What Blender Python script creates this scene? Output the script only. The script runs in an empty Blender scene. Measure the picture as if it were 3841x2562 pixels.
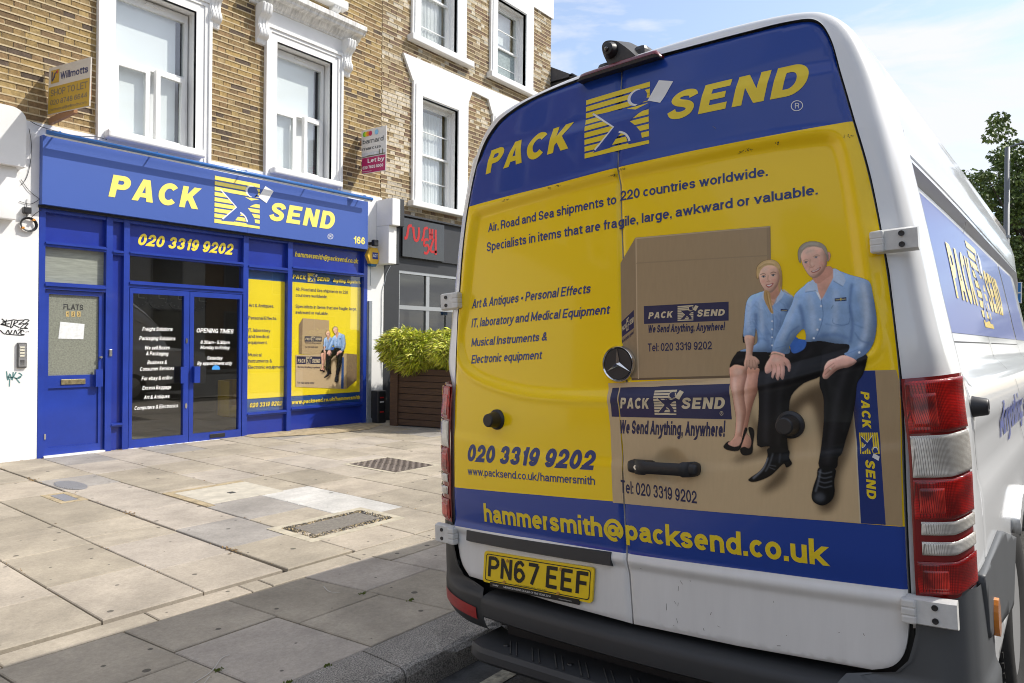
import bpy, bmesh, math, random
import numpy as np
from mathutils import Matrix, Vector, geometry

random.seed(7)
S = bpy.context.scene
COL = S.collection

# ------------------------------------------------------------------ camera
EYE = 1.43
ROLL_C, YAW_C, FPX = math.radians(.57), math.radians(38.1), 2638.0
_c, _s = math.cos(YAW_C), math.sin(YAW_C)
FW = np.array([_c, _s, 0.]); RT0 = np.array([_s, -_c, 0.]); UP0 = np.array([0, 0, 1.])
RT = RT0 * math.cos(ROLL_C) + UP0 * math.sin(ROLL_C)
UP = UP0 * math.cos(ROLL_C) - RT0 * math.sin(ROLL_C)
cam = bpy.data.cameras.new('camera'); camo = bpy.data.objects.new('camera', cam); COL.objects.link(camo)
m = Matrix.Identity(4)
for i in range(3):
    m[i][0], m[i][1], m[i][2] = RT[i], UP[i], -FW[i]
m[2][3] = EYE
camo.matrix_world = m
cam.sensor_width = 36; cam.lens = 36 * FPX / 3841; cam.clip_end = 600; cam.clip_start = .05
cam.dof.use_dof = True; cam.dof.focus_distance = 2.2; cam.dof.aperture_fstop = 13
S.camera = camo

# ------------------------------------------------------------------ sky, sun, exposure
SUNDIR = Vector((-.62, .69, -1.)).normalized()          # direction the light travels
elev = math.asin(-SUNDIR.z)
az = math.atan2(-SUNDIR.x, -SUNDIR.y)                   # sun's compass bearing from +y
W = bpy.data.worlds.new('World'); S.world = W; W.use_nodes = True
nt = W.node_tree; nt.nodes.clear()
def N(nt, t, **k):
    n = nt.nodes.new(t)
    for a, b in k.items():
        setattr(n, a, b)
    return n
sky = N(nt, 'ShaderNodeTexSky', sky_type='NISHITA', sun_disc=False, sun_elevation=elev, sun_rotation=az,
        air_density=1.0, dust_density=1.6, ozone_density=1.2)
tc = N(nt, 'ShaderNodeTexCoord'); mp = N(nt, 'ShaderNodeMapping'); mp.inputs['Scale'].default_value = (1.1, 2.0, 6.5)
mp.inputs['Rotation'].default_value = (0.1, 0.12, .5)
mp.inputs['Location'].default_value = (.35, .1, .2)
no = N(nt, 'ShaderNodeTexNoise'); no.inputs['Scale'].default_value = 1.5; no.inputs['Detail'].default_value = 9; no.inputs['Roughness'].default_value = .56; no.inputs['Distortion'].default_value = .5
cr = N(nt, 'ShaderNodeValToRGB'); cr.color_ramp.elements[0].position = .43; cr.color_ramp.elements[1].position = .585
cr.color_ramp.elements[0].color = (.14, .14, .14, 1); cr.color_ramp.elements[1].color = (1, 1, 1, 1)
mx = N(nt, 'ShaderNodeMix', data_type='RGBA'); mx.inputs[7].default_value = (3.9, 3.98, 4.2, 1)
bg = N(nt, 'ShaderNodeBackground'); bg.inputs['Strength'].default_value = .14
wo = N(nt, 'ShaderNodeOutputWorld')
L = nt.links.new
L(tc.outputs['Generated'], mp.inputs[0]); L(mp.outputs[0], no.inputs['Vector']); L(no.outputs['Fac'], cr.inputs[0])
L(cr.outputs[0], mx.inputs[0]); L(sky.outputs[0], mx.inputs[6]); L(mx.outputs[2], bg.inputs[0]); L(bg.outputs[0], wo.inputs[0])
sun = bpy.data.lights.new('sun', 'SUN'); sun.energy = 2.6; sun.angle = math.radians(.53); sun.color = (1, .95, .87)
suno = bpy.data.objects.new('sun', sun); COL.objects.link(suno)
suno.rotation_euler = SUNDIR.to_track_quat('-Z', 'Y').to_euler(); suno.location = (0, -20, 30)
vs = S.view_settings; vs.view_transform = 'Standard'; vs.look = 'None'; vs.gamma = 1; vs.use_curve_mapping = False; vs.exposure = 0.82
S.cycles.pixel_filter_type = 'BLACKMAN_HARRIS'; S.cycles.filter_width = 1.0; S.cycles.max_bounces = 8; S.cycles.transparent_max_bounces = 12

# ------------------------------------------------------------------ materials
MATS = {}
def srgb(r, g, b):
    f = lambda v: (v / 255 / 12.92) if v / 255 <= .04045 else ((v / 255 + .055) / 1.055) ** 2.4
    return (f(r), f(g), f(b))
def mat(name, col=(.5, .5, .5), rough=.5, metal=0., coat=0., var=0., vscale=8., vcol=None, bump=0., bscale=60.,
        attr=None, spec=None, emis=None, stretch=None, bdist=.02, detail=6.):
    """Principled material: colour varied by noise in world space, fine relief as bump."""
    if name in MATS: return MATS[name]
    M = bpy.data.materials.new(name); M.use_nodes = True; MATS[name] = M
    t = M.node_tree; p = t.nodes['Principled BSDF']; k = t.links.new
    p.inputs['Base Color'].default_value = (*col, 1); p.inputs['Roughness'].default_value = rough
    p.inputs['Metallic'].default_value = metal; p.inputs['Coat Weight'].default_value = coat; p.inputs['Coat Roughness'].default_value = .06
    if spec is not None: p.inputs['Specular IOR Level'].default_value = spec
    if emis: p.inputs['Emission Color'].default_value = (*emis[0], 1); p.inputs['Emission Strength'].default_value = emis[1]
    g = N(t, 'ShaderNodeNewGeometry'); pos = g.outputs['Position']
    if stretch:
        q = N(t, 'ShaderNodeMapping'); q.inputs['Scale'].default_value = stretch; k(pos, q.inputs[0]); pos = q.outputs[0]
    src = None
    if attr:
        a = N(t, 'ShaderNodeAttribute', attribute_name=attr); src = a.outputs['Color']
    if var > 0:
        n1 = N(t, 'ShaderNodeTexNoise'); n1.inputs['Scale'].default_value = vscale; n1.inputs['Detail'].default_value = detail; n1.inputs['Roughness'].default_value = .65
        k(pos, n1.inputs['Vector'])
        r = N(t, 'ShaderNodeMapRange'); r.inputs['From Min'].default_value = .3; r.inputs['From Max'].default_value = .7
        k(n1.outputs['Fac'], r.inputs[0])
        x = N(t, 'ShaderNodeMix', data_type='RGBA'); k(r.outputs[0], x.inputs[0])
        if vcol and not src:
            x.inputs[6].default_value = (*col, 1); x.inputs[7].default_value = (*vcol, 1)
        elif src:
            d = N(t, 'ShaderNodeMix', data_type='RGBA', blend_type='MULTIPLY'); d.inputs[0].default_value = 1
            k(src, d.inputs[6]); d.inputs[7].default_value = (1 - var, 1 - var, 1 - var, 1)
            k(d.outputs[2], x.inputs[6]); k(src, x.inputs[7])
        else:
            x.inputs[6].default_value = (*[v * (1 - var) for v in col], 1); x.inputs[7].default_value = (*[min(1, v * (1 + var * .5)) for v in col], 1)
        k(x.outputs[2], p.inputs['Base Color'])
    elif src:
        k(src, p.inputs['Base Color'])
    if bump > 0:
        n2 = N(t, 'ShaderNodeTexNoise'); n2.inputs['Scale'].default_value = bscale; n2.inputs['Detail'].default_value = 5
        k(pos, n2.inputs['Vector'])
        b = N(t, 'ShaderNodeBump'); b.inputs['Strength'].default_value = bump; b.inputs['Distance'].default_value = bdist
        k(n2.outputs['Fac'], b.inputs['Height']); k(b.outputs[0], p.inputs['Normal'])
    return M
def glassmat(name, tint=(.9, .93, .92), rough=0.0, refl=1.0, frost=0.):
    if name in MATS: return MATS[name]
    M = bpy.data.materials.new(name); M.use_nodes = True; MATS[name] = M
    t = M.node_tree; t.nodes.clear(); k = t.links.new
    o = N(t, 'ShaderNodeOutputMaterial'); tr = N(t, 'ShaderNodeBsdfTransparent'); tr.inputs[0].default_value = (*tint, 1)
    gl = N(t, 'ShaderNodeBsdfGlossy'); gl.inputs['Roughness'].default_value = rough; gl.inputs[0].default_value = (refl, refl, refl, 1)
    fr = N(t, 'ShaderNodeFresnel'); fr.inputs[0].default_value = 1.6; ge = N(t, 'ShaderNodeNewGeometry'); iv = N(t, 'ShaderNodeMath', operation='SUBTRACT'); iv.inputs[0].default_value = 1; k(ge.outputs['Backfacing'], iv.inputs[1]); mm_ = N(t, 'ShaderNodeMath', operation='MULTIPLY')
    ma = N(t, 'ShaderNodeMath', operation='MULTIPLY_ADD'); ma.inputs[1].default_value = 1.3; ma.inputs[2].default_value = .03; ma.use_clamp = True
    x = N(t, 'ShaderNodeMixShader'); k(fr.outputs[0], ma.inputs[0]); k(ma.outputs[0], mm_.inputs[0]); k(iv.outputs[0], mm_.inputs[1]); k(mm_.outputs[0], x.inputs[0]); k(tr.outputs[0], x.inputs[1]); k(gl.outputs[0], x.inputs[2])
    k(x.outputs[0], o.inputs[0])
    return M

# ------------------------------------------------------------------ object helpers
def tag(o, label=None, cat=None, group=None, kind=None):
    if label: o['label'] = label
    if cat: o['category'] = cat
    if group: o['group'] = group
    if kind: o['kind'] = kind
    return o
def empty(name, loc=(0, 0, 0), label=None, cat=None, group=None, kind=None, matrix=None):
    o = bpy.data.objects.new(name, None); COL.objects.link(o); o.empty_display_size = .2
    if matrix is not None: o.matrix_world = matrix
    else: o.location = loc
    return tag(o, label, cat, group, kind)
def link(name, me, parent=None, mats=None, world=True):
    """Link a mesh; its vertices are in world space unless the parent carries its own matrix."""
    o = bpy.data.objects.new(name, me); COL.objects.link(o)
    if mats:
        for q in (mats if isinstance(mats, (list, tuple)) else [mats]): me.materials.append(q)
    if parent:
        o.parent = parent
        if world:
            o.matrix_parent_inverse = PINV(parent)
    return o
def PINV(parent):
    mm = Matrix.Identity(4); chain = []
    p = parent
    while p:
        chain.append(p); p = p.parent
    w = Matrix.Identity(4)
    for p in reversed(chain):
        w = w @ p.matrix_parent_inverse @ p.matrix_basis if p.parent else p.matrix_basis.copy()
    return w.inverted()
def mesh(name, verts, faces, smooth=False):
    me = bpy.data.meshes.new(name); me.from_pydata([tuple(v) for v in verts], [], [tuple(f) for f in faces]); me.validate(); me.update()
    if smooth:
        me.polygons.foreach_set('use_smooth', [True] * len(me.polygons))
    return me
class B:
    """collects boxes, tubes and sheets into one mesh"""
    def __init__(s): s.v = []; s.f = []; s.mi = []; s.cur = 0
    def add(s, v, f):
        n = len(s.v); s.v += [tuple(q) for q in v]; s.f += [tuple(i + n for i in q) for q in f]; s.mi += [s.cur] * len(f); return s
    def box(s, x0, x1, y0, y1, z0, z1, bev=0.):
        if bev <= 0:
            v = [(x, y, z) for x in (x0, x1) for y in (y0, y1) for z in (z0, z1)]
            return s.add(v, [(0, 1, 3, 2), (4, 6, 7, 5), (0, 4, 5, 1), (2, 3, 7, 6), (0, 2, 6, 4), (1, 5, 7, 3)])
        bm = bmesh.new(); bmesh.ops.create_cube(bm, size=1)
        for q in bm.verts: q.co = Vector(((x0 + x1) / 2 + q.co.x * (x1 - x0), (y0 + y1) / 2 + q.co.y * (y1 - y0), (z0 + z1) / 2 + q.co.z * (z1 - z0)))
        bmesh.ops.bevel(bm, geom=bm.edges[:], offset=bev, segments=2, affect='EDGES', profile=.5)
        bm.verts.index_update()
        s.add([q.co[:] for q in bm.verts], [[q.index for q in f.verts] for f in bm.faces]); bm.free(); return s
    def tube(s, pts, r, n=8, cap=True):
        pts = [Vector(p) for p in pts]; rs = r if isinstance(r, (list, tuple)) else [r] * len(pts); v = []; f = []
        for i, p in enumerate(pts):
            d = (pts[min(i + 1, len(pts) - 1)] - pts[max(i - 1, 0)]).normalized()
            a = d.orthogonal().normalized() if i == 0 else (a - d * a.dot(d)).normalized()
            b = d.cross(a)
            for k in range(n):
                t = 2 * math.pi * k / n; v.append(p + (a * math.cos(t) + b * math.sin(t)) * rs[i])
        for i in range(len(pts) - 1):
            for k in range(n): f.append((i * n + k, i * n + (k + 1) % n, (i + 1) * n + (k + 1) % n, (i + 1) * n + k))
        if cap: f.append(tuple(range(n))[::-1]); f.append(tuple((len(pts) - 1) * n + k for k in range(n)))
        return s.add(v, f)
    def lathe(s, prof, o=(0, 0, 0), ax='z', n=32, M=None, cap=True):
        v = []; f = []
        for (r, h) in prof:
            for k in range(n):
                t = 2 * math.pi * k / n; a, b = r * math.cos(t), r * math.sin(t)
                p = {'z': (a, b, h), 'x': (h, a, b), 'y': (a, h, b)}[ax]
                p = Vector(p)
                if M is not None: p = M @ p
                v.append((p[0] + o[0], p[1] + o[1], p[2] + o[2]))
        for i in range(len(prof) - 1):
            for k in range(n): f.append((i * n + k, i * n + (k + 1) % n, (i + 1) * n + (k + 1) % n, (i + 1) * n + k))
        if cap and prof[0][0] > 1e-6: f.append(tuple(range(n))[::-1])
        if cap and prof[-1][0] > 1e-6: f.append(tuple((len(prof) - 1) * n + k for k in range(n)))
        return s.add(v, f)
    def prism(s, poly, ax, a0, a1):
        """poly of 2D points extruded along axis ax between a0 and a1"""
        n = len(poly)
        P = (lambda p, a: {'y': (p[0], a, p[1]), 'x': (a, p[0], p[1]), 'z': (p[0], p[1], a)}[ax])
        v = [P(p, a0) for p in poly] + [P(p, a1) for p in poly]
        f = [tuple(range(n)), tuple(range(2 * n - 1, n - 1, -1))] + [(i, i + n, (i + 1) % n + n, (i + 1) % n) for i in range(n)]
        return s.add(v, f)
    def make(s, name, mats, parent=None, smooth=False, fixn=True, world=True, angle=None):
        me = mesh(name, s.v, s.f, smooth)
        if any(s.mi) and len(me.polygons) == len(s.mi): me.polygons.foreach_set('material_index', s.mi)
        if fixn:
            bm = bmesh.new(); bm.from_mesh(me); bmesh.ops.recalc_face_normals(bm, faces=bm.faces[:])
            if angle is not None:
                for f in bm.faces: f.smooth = True
                for e in bm.edges:
                    if len(e.link_faces) == 2 and e.calc_face_angle(0) > math.radians(angle): e.smooth = False
            bm.to_mesh(me); bm.free()
        return link(name, me, parent, mats, world)

# ------------------------------------------------------------------ measured rays (photo measured on a 2351-wide grid)
def ray(x, y):
    X, Y = x * 3841 / 2351, y * 3841 / 2351
    return FW + RT * ((X - 1920.5) / FPX) + UP * (-(Y - 1281.) / FPX)
def hit(x, y, ax, val):
    r = ray(x, y); o = np.array([0, 0, EYE]); t = (val - o[ax]) / r[ax]; return o + t * r

class Wall:
    """a plane facing the street, at y = Y; parameters are (x, z)"""
    def __init__(s, Y): s.Y = Y
    def inv(s, x, y): p = hit(x, y, 1, s.Y); return np.array([p[0], p[2]])
    def fwd(s, p, q, off=0.): return (p, s.Y - off, q)
class Board:
    """a plane across the street direction, at x = X; parameters are (-y, z)"""
    def __init__(s, X): s.X = X
    def inv(s, x, y): p = hit(x, y, 0, s.X); return np.array([-p[1], p[2]])
    def fwd(s, p, q, off=0.): return (s.X - off, -p, q)

# ------------------------------------------------------------------ flat artwork: lettering and shapes as 2D meshes
_cache = {}
def arc(cx, cy, rx, ry, a0, a1, n=14):
    return [(cx + rx * math.cos(math.radians(a0 + (a1 - a0) * i / n)), cy + ry * math.sin(math.radians(a0 + (a1 - a0) * i / n))) for i in range(n + 1)]
def catmull(P, n=6, closed=False):
    P = [np.array(p, float) for p in P]; out = []; m_ = len(P)
    rng = range(m_) if closed else range(m_ - 1)
    for i in rng:
        g = (lambda j: P[j % m_]) if closed else (lambda j: P[max(0, min(m_ - 1, j))])
        a, b, c, d = g(i - 1), g(i), g(i + 1), g(i + 2)
        for k in range(n):
            t = k / n; out.append(.5 * ((2 * b) + (-a + c) * t + (2 * a - 5 * b + 4 * c - d) * t * t + (-a + 3 * b - 3 * c + d) * t ** 3))
    if not closed: out.append(P[-1])
    return [tuple(q) for q in out]
# a plain grotesque alphabet drawn from centre lines: width, strokes (x 0..1 across the letter, y 0 baseline, .73 x-height, 1 cap)
XH = .73; _h = XH / 2
_o = arc(.5, .5, .5, .5, 90, 450, 24); _ol = arc(.5, _h, .5, _h, 90, 450, 22)
_S = catmull([(.96, .74), (.82, .94), (.5, 1), (.18, .94), (.04, .76), (.16, .60), (.5, .51), (.84, .42), (.98, .24), (.82, .05), (.5, 0), (.18, .05), (.02, .26)], 4)
_n = [(0, .46), (.08, .62), (.3, .72), (.55, XH), (.85, .66), (1, .50)]
_hook = catmull(_n, 3) + [(1, 0)]
_P = [(0, 1), (.52, 1)] + arc(.52, .745, .48, .255, 90, -90, 10) + [(0, .49)]
SKEL = {
 'A': (.70, [[(0, 0), (.5, 1)], [(1, 0), (.5, 1)], [(.2, .30), (.8, .30)]]), 'B': (.64, [[(0, 0), (0, 1)], [(0, 1), (.5, 1)] + arc(.5, .76, .42, .24, 90, -90, 8) + [(0, .52)], [(0, .52), (.5, .52)] + arc(.5, .26, .5, .26, 90, -90, 8) + [(0, 0)]]),
 'C': (.68, [arc(.5, .5, .5, .5, 40, 320, 22)]), 'D': (.68, [[(0, 0), (0, 1)], [(0, 1), (.42, 1)] + arc(.42, .5, .58, .5, 90, -90, 14) + [(0, 0)]]),
 'E': (.58, [[(1, 1), (0, 1), (0, 0), (1, 0)], [(0, .52), (.9, .52)]]), 'F': (.55, [[(1, 1), (0, 1), (0, 0)], [(0, .50), (.88, .50)]]),
 'G': (.72, [arc(.5, .5, .5, .5, 42, 318, 22), [(1, .0), (1, .46), (.58, .46)]]), 'H': (.68, [[(0, 0), (0, 1)], [(1, 0), (1, 1)], [(0, .51), (1, .51)]]),
 'I': (0, [[(.5, 0), (.5, 1)]]), 'J': (.5, [[(1, 1), (1, .25)] + arc(.5, .25, .5, .25, 0, -180, 8)]), 'K': (.68, [[(0, 0), (0, 1)], [(.98, 1), (0, .34)], [(.34, .56), (1, 0)]]),
 'L': (.54, [[(0, 1), (0, 0), (1, 0)]]), 'M': (.84, [[(0, 0), (0, 1)], [(1, 0), (1, 1)], [(0, 1), (.5, .1)], [(.5, .1), (1, 1)]]), 'N': (.70, [[(0, 0), (0, 1)], [(1, 0), (1, 1)], [(0, 1), (1, 0)]]),
 'O': (.74, [_o]), 'P': (.62, [[(0, 0), (0, 1)], _P]), 'Q': (.74, [_o, [(.62, .22), (1, -.05)]]), 'R': (.66, [[(0, 0), (0, 1)], _P, [(.52, .49), (.9, .40), (.94, 0)]]), 'S': (.64, [_S]),
 'T': (.60, [[(0, 1), (1, 1)], [(.5, 0), (.5, 1)]]), 'U': (.68, [[(0, 1), (0, .3)] + arc(.5, .3, .5, .3, 180, 360, 12) + [(1, 1)]]), 'V': (.68, [[(0, 1), (.5, 0)], [(1, 1), (.5, 0)]]),
 'W': (1.0, [[(0, 1), (.25, 0)], [(.5, 1), (.25, 0)], [(.5, 1), (.75, 0)], [(1, 1), (.75, 0)]]), 'X': (.68, [[(0, 0), (1, 1)], [(0, 1), (1, 0)]]), 'Y': (.68, [[(0, 1), (.5, .42)], [(1, 1), (.5, .42)], [(.5, .42), (.5, 0)]]),
 'Z': (.6, [[(0, 1), (1, 1), (0, 0), (1, 0)]]),
 'a': (.55, [catmull([(.04, .54), (.16, .68), (.48, XH), (.82, .67), (.93, .50)], 3) + [(.93, .10), (1, 0)], catmull([(.93, .42), (.55, .42), (.15, .36), (0, .19), (.14, .03), (.42, 0), (.75, .07), (.93, .22)], 3)]),
 'b': (.58, [[(0, 0), (0, 1)], _ol]), 'c': (.54, [arc(.5, _h, .5, _h, 45, 315, 18)]), 'd': (.58, [[(1, 0), (1, 1)], _ol]), 'e': (.56, [[(.02, .375), (.98, .375)], arc(.5, _h, .5, _h, 4, 312, 20)]),
 'f': (.34, [[(.38, 0), (.38, .80)] + catmull([(.38, .82), (.48, .95), (.72, 1), (1, .99)], 3), [(0, XH), (.95, XH)]]), 'g': (.58, [_ol, [(1, XH), (1, .0)] + catmull([(1, -.02), (.88, -.18), (.5, -.23), (.08, -.16)], 4)]),
 'h': (.56, [[(0, 0), (0, 1)], _hook]), 'i': (0, [[(.5, 0), (.5, XH)]]), 'j': (.2, [[(1, XH), (1, -.1), (0, -.23)]]), 'k': (.56, [[(0, 0), (0, 1)], [(.95, XH), (0, .20)], [(.34, .40), (1, 0)]]),
 'l': (0, [[(.5, 0), (.5, 1)]]), 'm': (.90, [[(0, 0), (0, XH)], [(x * .5, y) for x, y in _hook], [(.5 + x * .5, y) for x, y in _hook]]), 'n': (.56, [[(0, 0), (0, XH)], _hook]), 'o': (.58, [_ol]),
 'p': (.58, [[(0, -.23), (0, XH)], _ol]), 'q': (.58, [[(1, -.23), (1, XH)], _ol]), 'r': (.32, [[(0, 0), (0, XH)], catmull([(0, .44), (.25, .63), (.6, .71), (1, .71)], 3)]),
 's': (.52, [[(x, y * XH) for x, y in _S]]), 't': (.34, [[(.4, .93), (.4, .14), (.55, 0), (1, 0)], [(0, XH), (1, XH)]]), 'u': (.56, [[(1 - x, XH - y) for x, y in _hook], [(1, 0), (1, XH)]]),
 'v': (.55, [[(0, XH), (.5, 0)], [(1, XH), (.5, 0)]]), 'w': (.84, [[(0, XH), (.25, 0)], [(.5, XH), (.25, 0)], [(.5, XH), (.75, 0)], [(1, XH), (.75, 0)]]), 'x': (.54, [[(0, 0), (1, XH)], [(0, XH), (1, 0)]]),
 'y': (.55, [[(0, XH), (.5, .02)], [(1, XH), (.42, -.16), (.08, -.23)]]), 'z': (.5, [[(0, XH), (1, XH), (0, 0), (1, 0)]]),
 '0': (.58, [_o]), '1': (.34, [[(1, 0), (1, 1)], [(1, .98), (.6, .82), (0, .76)]]), '2': (.58, [catmull([(.04, .70), (.12, .90), (.5, 1), (.88, .90), (.97, .70), (.80, .48), (.3, .22), (.02, 0)], 4), [(0, 0), (1, 0)]]),
 '3': (.58, [catmull([(.05, .76), (.18, .95), (.5, 1), (.84, .93), (.92, .75), (.80, .58), (.45, .53)], 4), catmull([(.45, .53), (.85, .46), (.98, .26), (.84, .06), (.5, 0), (.16, .06), (.03, .26)], 4)]),
 '4': (.60, [[(.74, 0), (.74, 1)], [(.74, 1), (0, .25)], [(0, .25), (1, .25)]]), '5': (.58, [[(.92, 1), (.16, 1), (.08, .50)], catmull([(.08, .50), (.45, .63), (.86, .55), (.98, .32), (.84, .07), (.5, 0), (.16, .05), (.02, .24)], 4)]),
 '6': (.58, [catmull([(.94, .78), (.78, .96), (.5, 1), (.18, .86), (.04, .5), (.06, .3)], 4), arc(.5, .31, .48, .31, 90, 450, 20)]), '7': (.56, [[(0, 1), (1, 1)], catmull([(1, .98), (.6, .55), (.38, 0)], 4)]),
 '8': (.58, [arc(.5, .76, .42, .24, 90, 450, 18), arc(.5, .265, .5, .265, 90, 450, 18)]), '9': (.58, [catmull([(.06, .22), (.22, .04), (.5, 0), (.82, .14), (.96, .5), (.94, .7)], 4), arc(.5, .69, .48, .31, 90, 450, 20)]),
 '.': (0, []), ',': (0, []), '!': (0, [[(.5, .30), (.5, 1)]]), ':': (0, []), '-': (.3, [[(0, .36), (1, .36)]]),
 '/': (.36, [[(0, -.1), (1, 1.05)]]), '\u2022': (.18, [arc(.5, .4, .5, .09, 0, 360, 10)]), "'": (0, [[(.5, .75), (.5, 1)]]),
 '&': (.70, [catmull([(1, 0), (.62, .36), (.22, .76), (.34, .97), (.56, .97), (.66, .78), (.5, .60), (.12, .40), (0, .2), (.16, .02), (.44, 0), (.74, .14), (.94, .44)], 4)]),
 '@': (.98, [arc(.5, .42, .5, .56, -52, 292, 28), arc(.47, .40, .22, .26, 0, 360, 18), [(.74, .68), (.69, .22), (.80, .13), (.93, .24)]]),
}
def union(loops):
    """triangles covered by any of the loops"""
    pts, edges = [], []
    for lp in loops:
        k = len(pts); pts += [Vector(p) for p in lp]; edges += [(k + i, k + (i + 1) % len(lp)) for i in range(len(lp))]
    V, E_, F_, *_ = geometry.delaunay_2d_cdt(pts, edges, [], 0, 1e-5)
    V = np.array([tuple(v) for v in V]); F_ = np.array([list(f) for f in F_]); C_ = V[F_].mean(1); ins = np.zeros(len(C_), bool)
    for lp in loops:
        c = np.zeros(len(C_), bool); n = len(lp)
        for i in range(n):
            (ax, ay), (bx, by) = lp[i], lp[(i + 1) % n]
            if ay != by: c ^= ((ay > C_[:, 1]) != (by > C_[:, 1])) & (C_[:, 0] < (bx - ax) * (C_[:, 1] - ay) / (by - ay) + ax)
        ins |= c
    return [tuple(v) for v in V], [tuple(int(i) for i in f) for f in F_[ins]]
def glyph(ch, t):
    key = ('g', ch, round(t, 3))
    if key in _cache: return _cache[key]
    w, st = SKEL.get(ch, SKEL['.']); w = w + (t if w < .3 else t * .35); loops = []
    ymap = lambda y: float(np.interp(y, [-.23, 0, XH, 1.0], [-.23 + t * .3, t / 2, XH - t / 2, 1 - t / 2])) if -.24 < y < 1.01 else y
    if ch == '!': ymap = lambda y: y
    for y0 in {'.': [0], ',': [0], '!': [0], ':': [.02, .52]}.get(ch, []): loops.append([(0, y0), (w, y0), (w, y0 + t * 1.05), (0, y0 + t * 1.05)])
    if ch in 'ij': loops.append([(w - t, 1 - t * .85), (w, 1 - t * .85), (w, 1), (w - t, 1)])
    if ch == ',': loops.append([(w * .35, .01), (w, .01), (w * .75, -t * .7), (w * .1, -t * .9), (w * .45, -t * .4)])
    for path in st:
        P = [np.array((t / 2 + x * (w - t), ymap(y))) for x, y in path]; P = [p for i, p in enumerate(P) if i == 0 or np.linalg.norm(p - P[i - 1]) > 1e-6]
        closed = len(P) > 4 and np.linalg.norm(P[0] - P[-1]) < 1e-3
        if closed: P = P[:-1]
        n = len(P); Lf, Rt = [], []
        for i in range(n):
            d0 = P[i] - P[i - 1] if (i or closed) else None; d1 = P[(i + 1) % n] - P[i] if (i < n - 1 or closed) else None
            d0 = d1 if d0 is None else d0; d1 = d0 if d1 is None else d1
            d0 = d0 / (np.linalg.norm(d0) + 1e-9); d1 = d1 / (np.linalg.norm(d1) + 1e-9); m_ = d0 + d1; m_ = m_ / (np.linalg.norm(m_) + 1e-9); nn = np.array([-m_[1], m_[0]]); k = t / 2 / max(.4, abs(float(nn @ np.array([-d0[1], d0[0]]))))
            e = np.zeros(2)
            if not closed and i in (0, n - 1):
                # butt ends: square to the letter's box, so uprights stop on the baseline and cap line
                dd = d1 if i == 0 else d0; y_ = path[0][1] if i == 0 else path[-1][1]
                if abs(dd[1]) > .35 and (y_ in (0, XH, 1, 1.0) or y_ <= -.2): e = (-dd if i == 0 else dd) * (t / 2 / abs(dd[1])); 
                if abs(dd[1]) > .35 and abs(dd[0]) > .05 and any(abs(e)): nn = np.array([-math.copysign(1, dd[1]), 0.]); k = t / 2 / abs(dd[1]) * 1.0
                elif abs(dd[0]) > .9 and len(path) <= 5: e = (-dd if i == 0 else dd) * (t / 2)
            Lf.append(tuple(P[i] + nn * k + e)); Rt.append(tuple(P[i] - nn * k + e))
        idx = list(range(n)) + ([0] if closed else [])      # short overlapping-free runs, so each is a simple loop
        for i in range(0, len(idx) - 1, 5):
            g_ = idx[i:i + 6]; loops.append([Lf[j] for j in g_] + [Rt[j] for j in g_[::-1]])
    if ch in 'AVWMNvwKk': loops = [[(x, min(max(y, 0.), 1. if ch.isupper() or ch == 'k' else XH)) for x, y in lp] for lp in loops]
    _cache[key] = (w, union(loops)); return _cache[key]
def flat_text(s, bold=0., shear=0., space=1.):
    key = (s, bold, shear, space)
    if key in _cache: return _cache[key]
    t = .115 + bold * 2.6; v, f = [], []; x = 0
    for ch in s:
        if ch == ' ': x += .25 + t * .2; continue
        w, (gv, gf) = glyph(ch, t); k = len(v); v += [(x + a + shear * b, b) for a, b in gv]; f += [tuple(i + k for i in q) for q in gf]; x += w + .085 * space - (.05 if ch in 'crfty' else 0)
    x0 = min(p[0] for p in v); x1 = max(p[0] for p in v); v = [((p[0] - x0) / (x1 - x0), p[1]) for p in v]
    _cache[key] = (v, f); return v, f
def flat_loops(loops):
    cu = bpy.data.curves.new('t', 'CURVE'); cu.dimensions = '2D'; cu.fill_mode = 'BOTH'
    for lp in loops:
        sp = cu.splines.new('POLY'); sp.points.add(len(lp) - 1); sp.use_cyclic_u = True
        for i, p in enumerate(lp): sp.points[i].co = (p[0], p[1], 0, 1)
    o = bpy.data.objects.new('t', cu); COL.objects.link(o); me = o.to_mesh()
    v = [(q.co.x, q.co.y) for q in me.vertices]; f = [tuple(p.vertices) for p in me.polygons]
    o.to_mesh_clear(); bpy.data.objects.remove(o); bpy.data.curves.remove(cu); return v, f
def stroke(path, w):
    L_, R_ = [], []
    for i, p in enumerate(path):
        a = np.array(path[max(0, i - 1)]); b = np.array(path[min(len(path) - 1, i + 1)]); d = (b - a) / (np.linalg.norm(b - a) + 1e-9)
        nrm = np.array([-d[1], d[0]]) * w / 2; L_.append(tuple(np.array(p) + nrm)); R_.append(tuple(np.array(p) - nrm))
    return L_ + R_[::-1]
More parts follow.
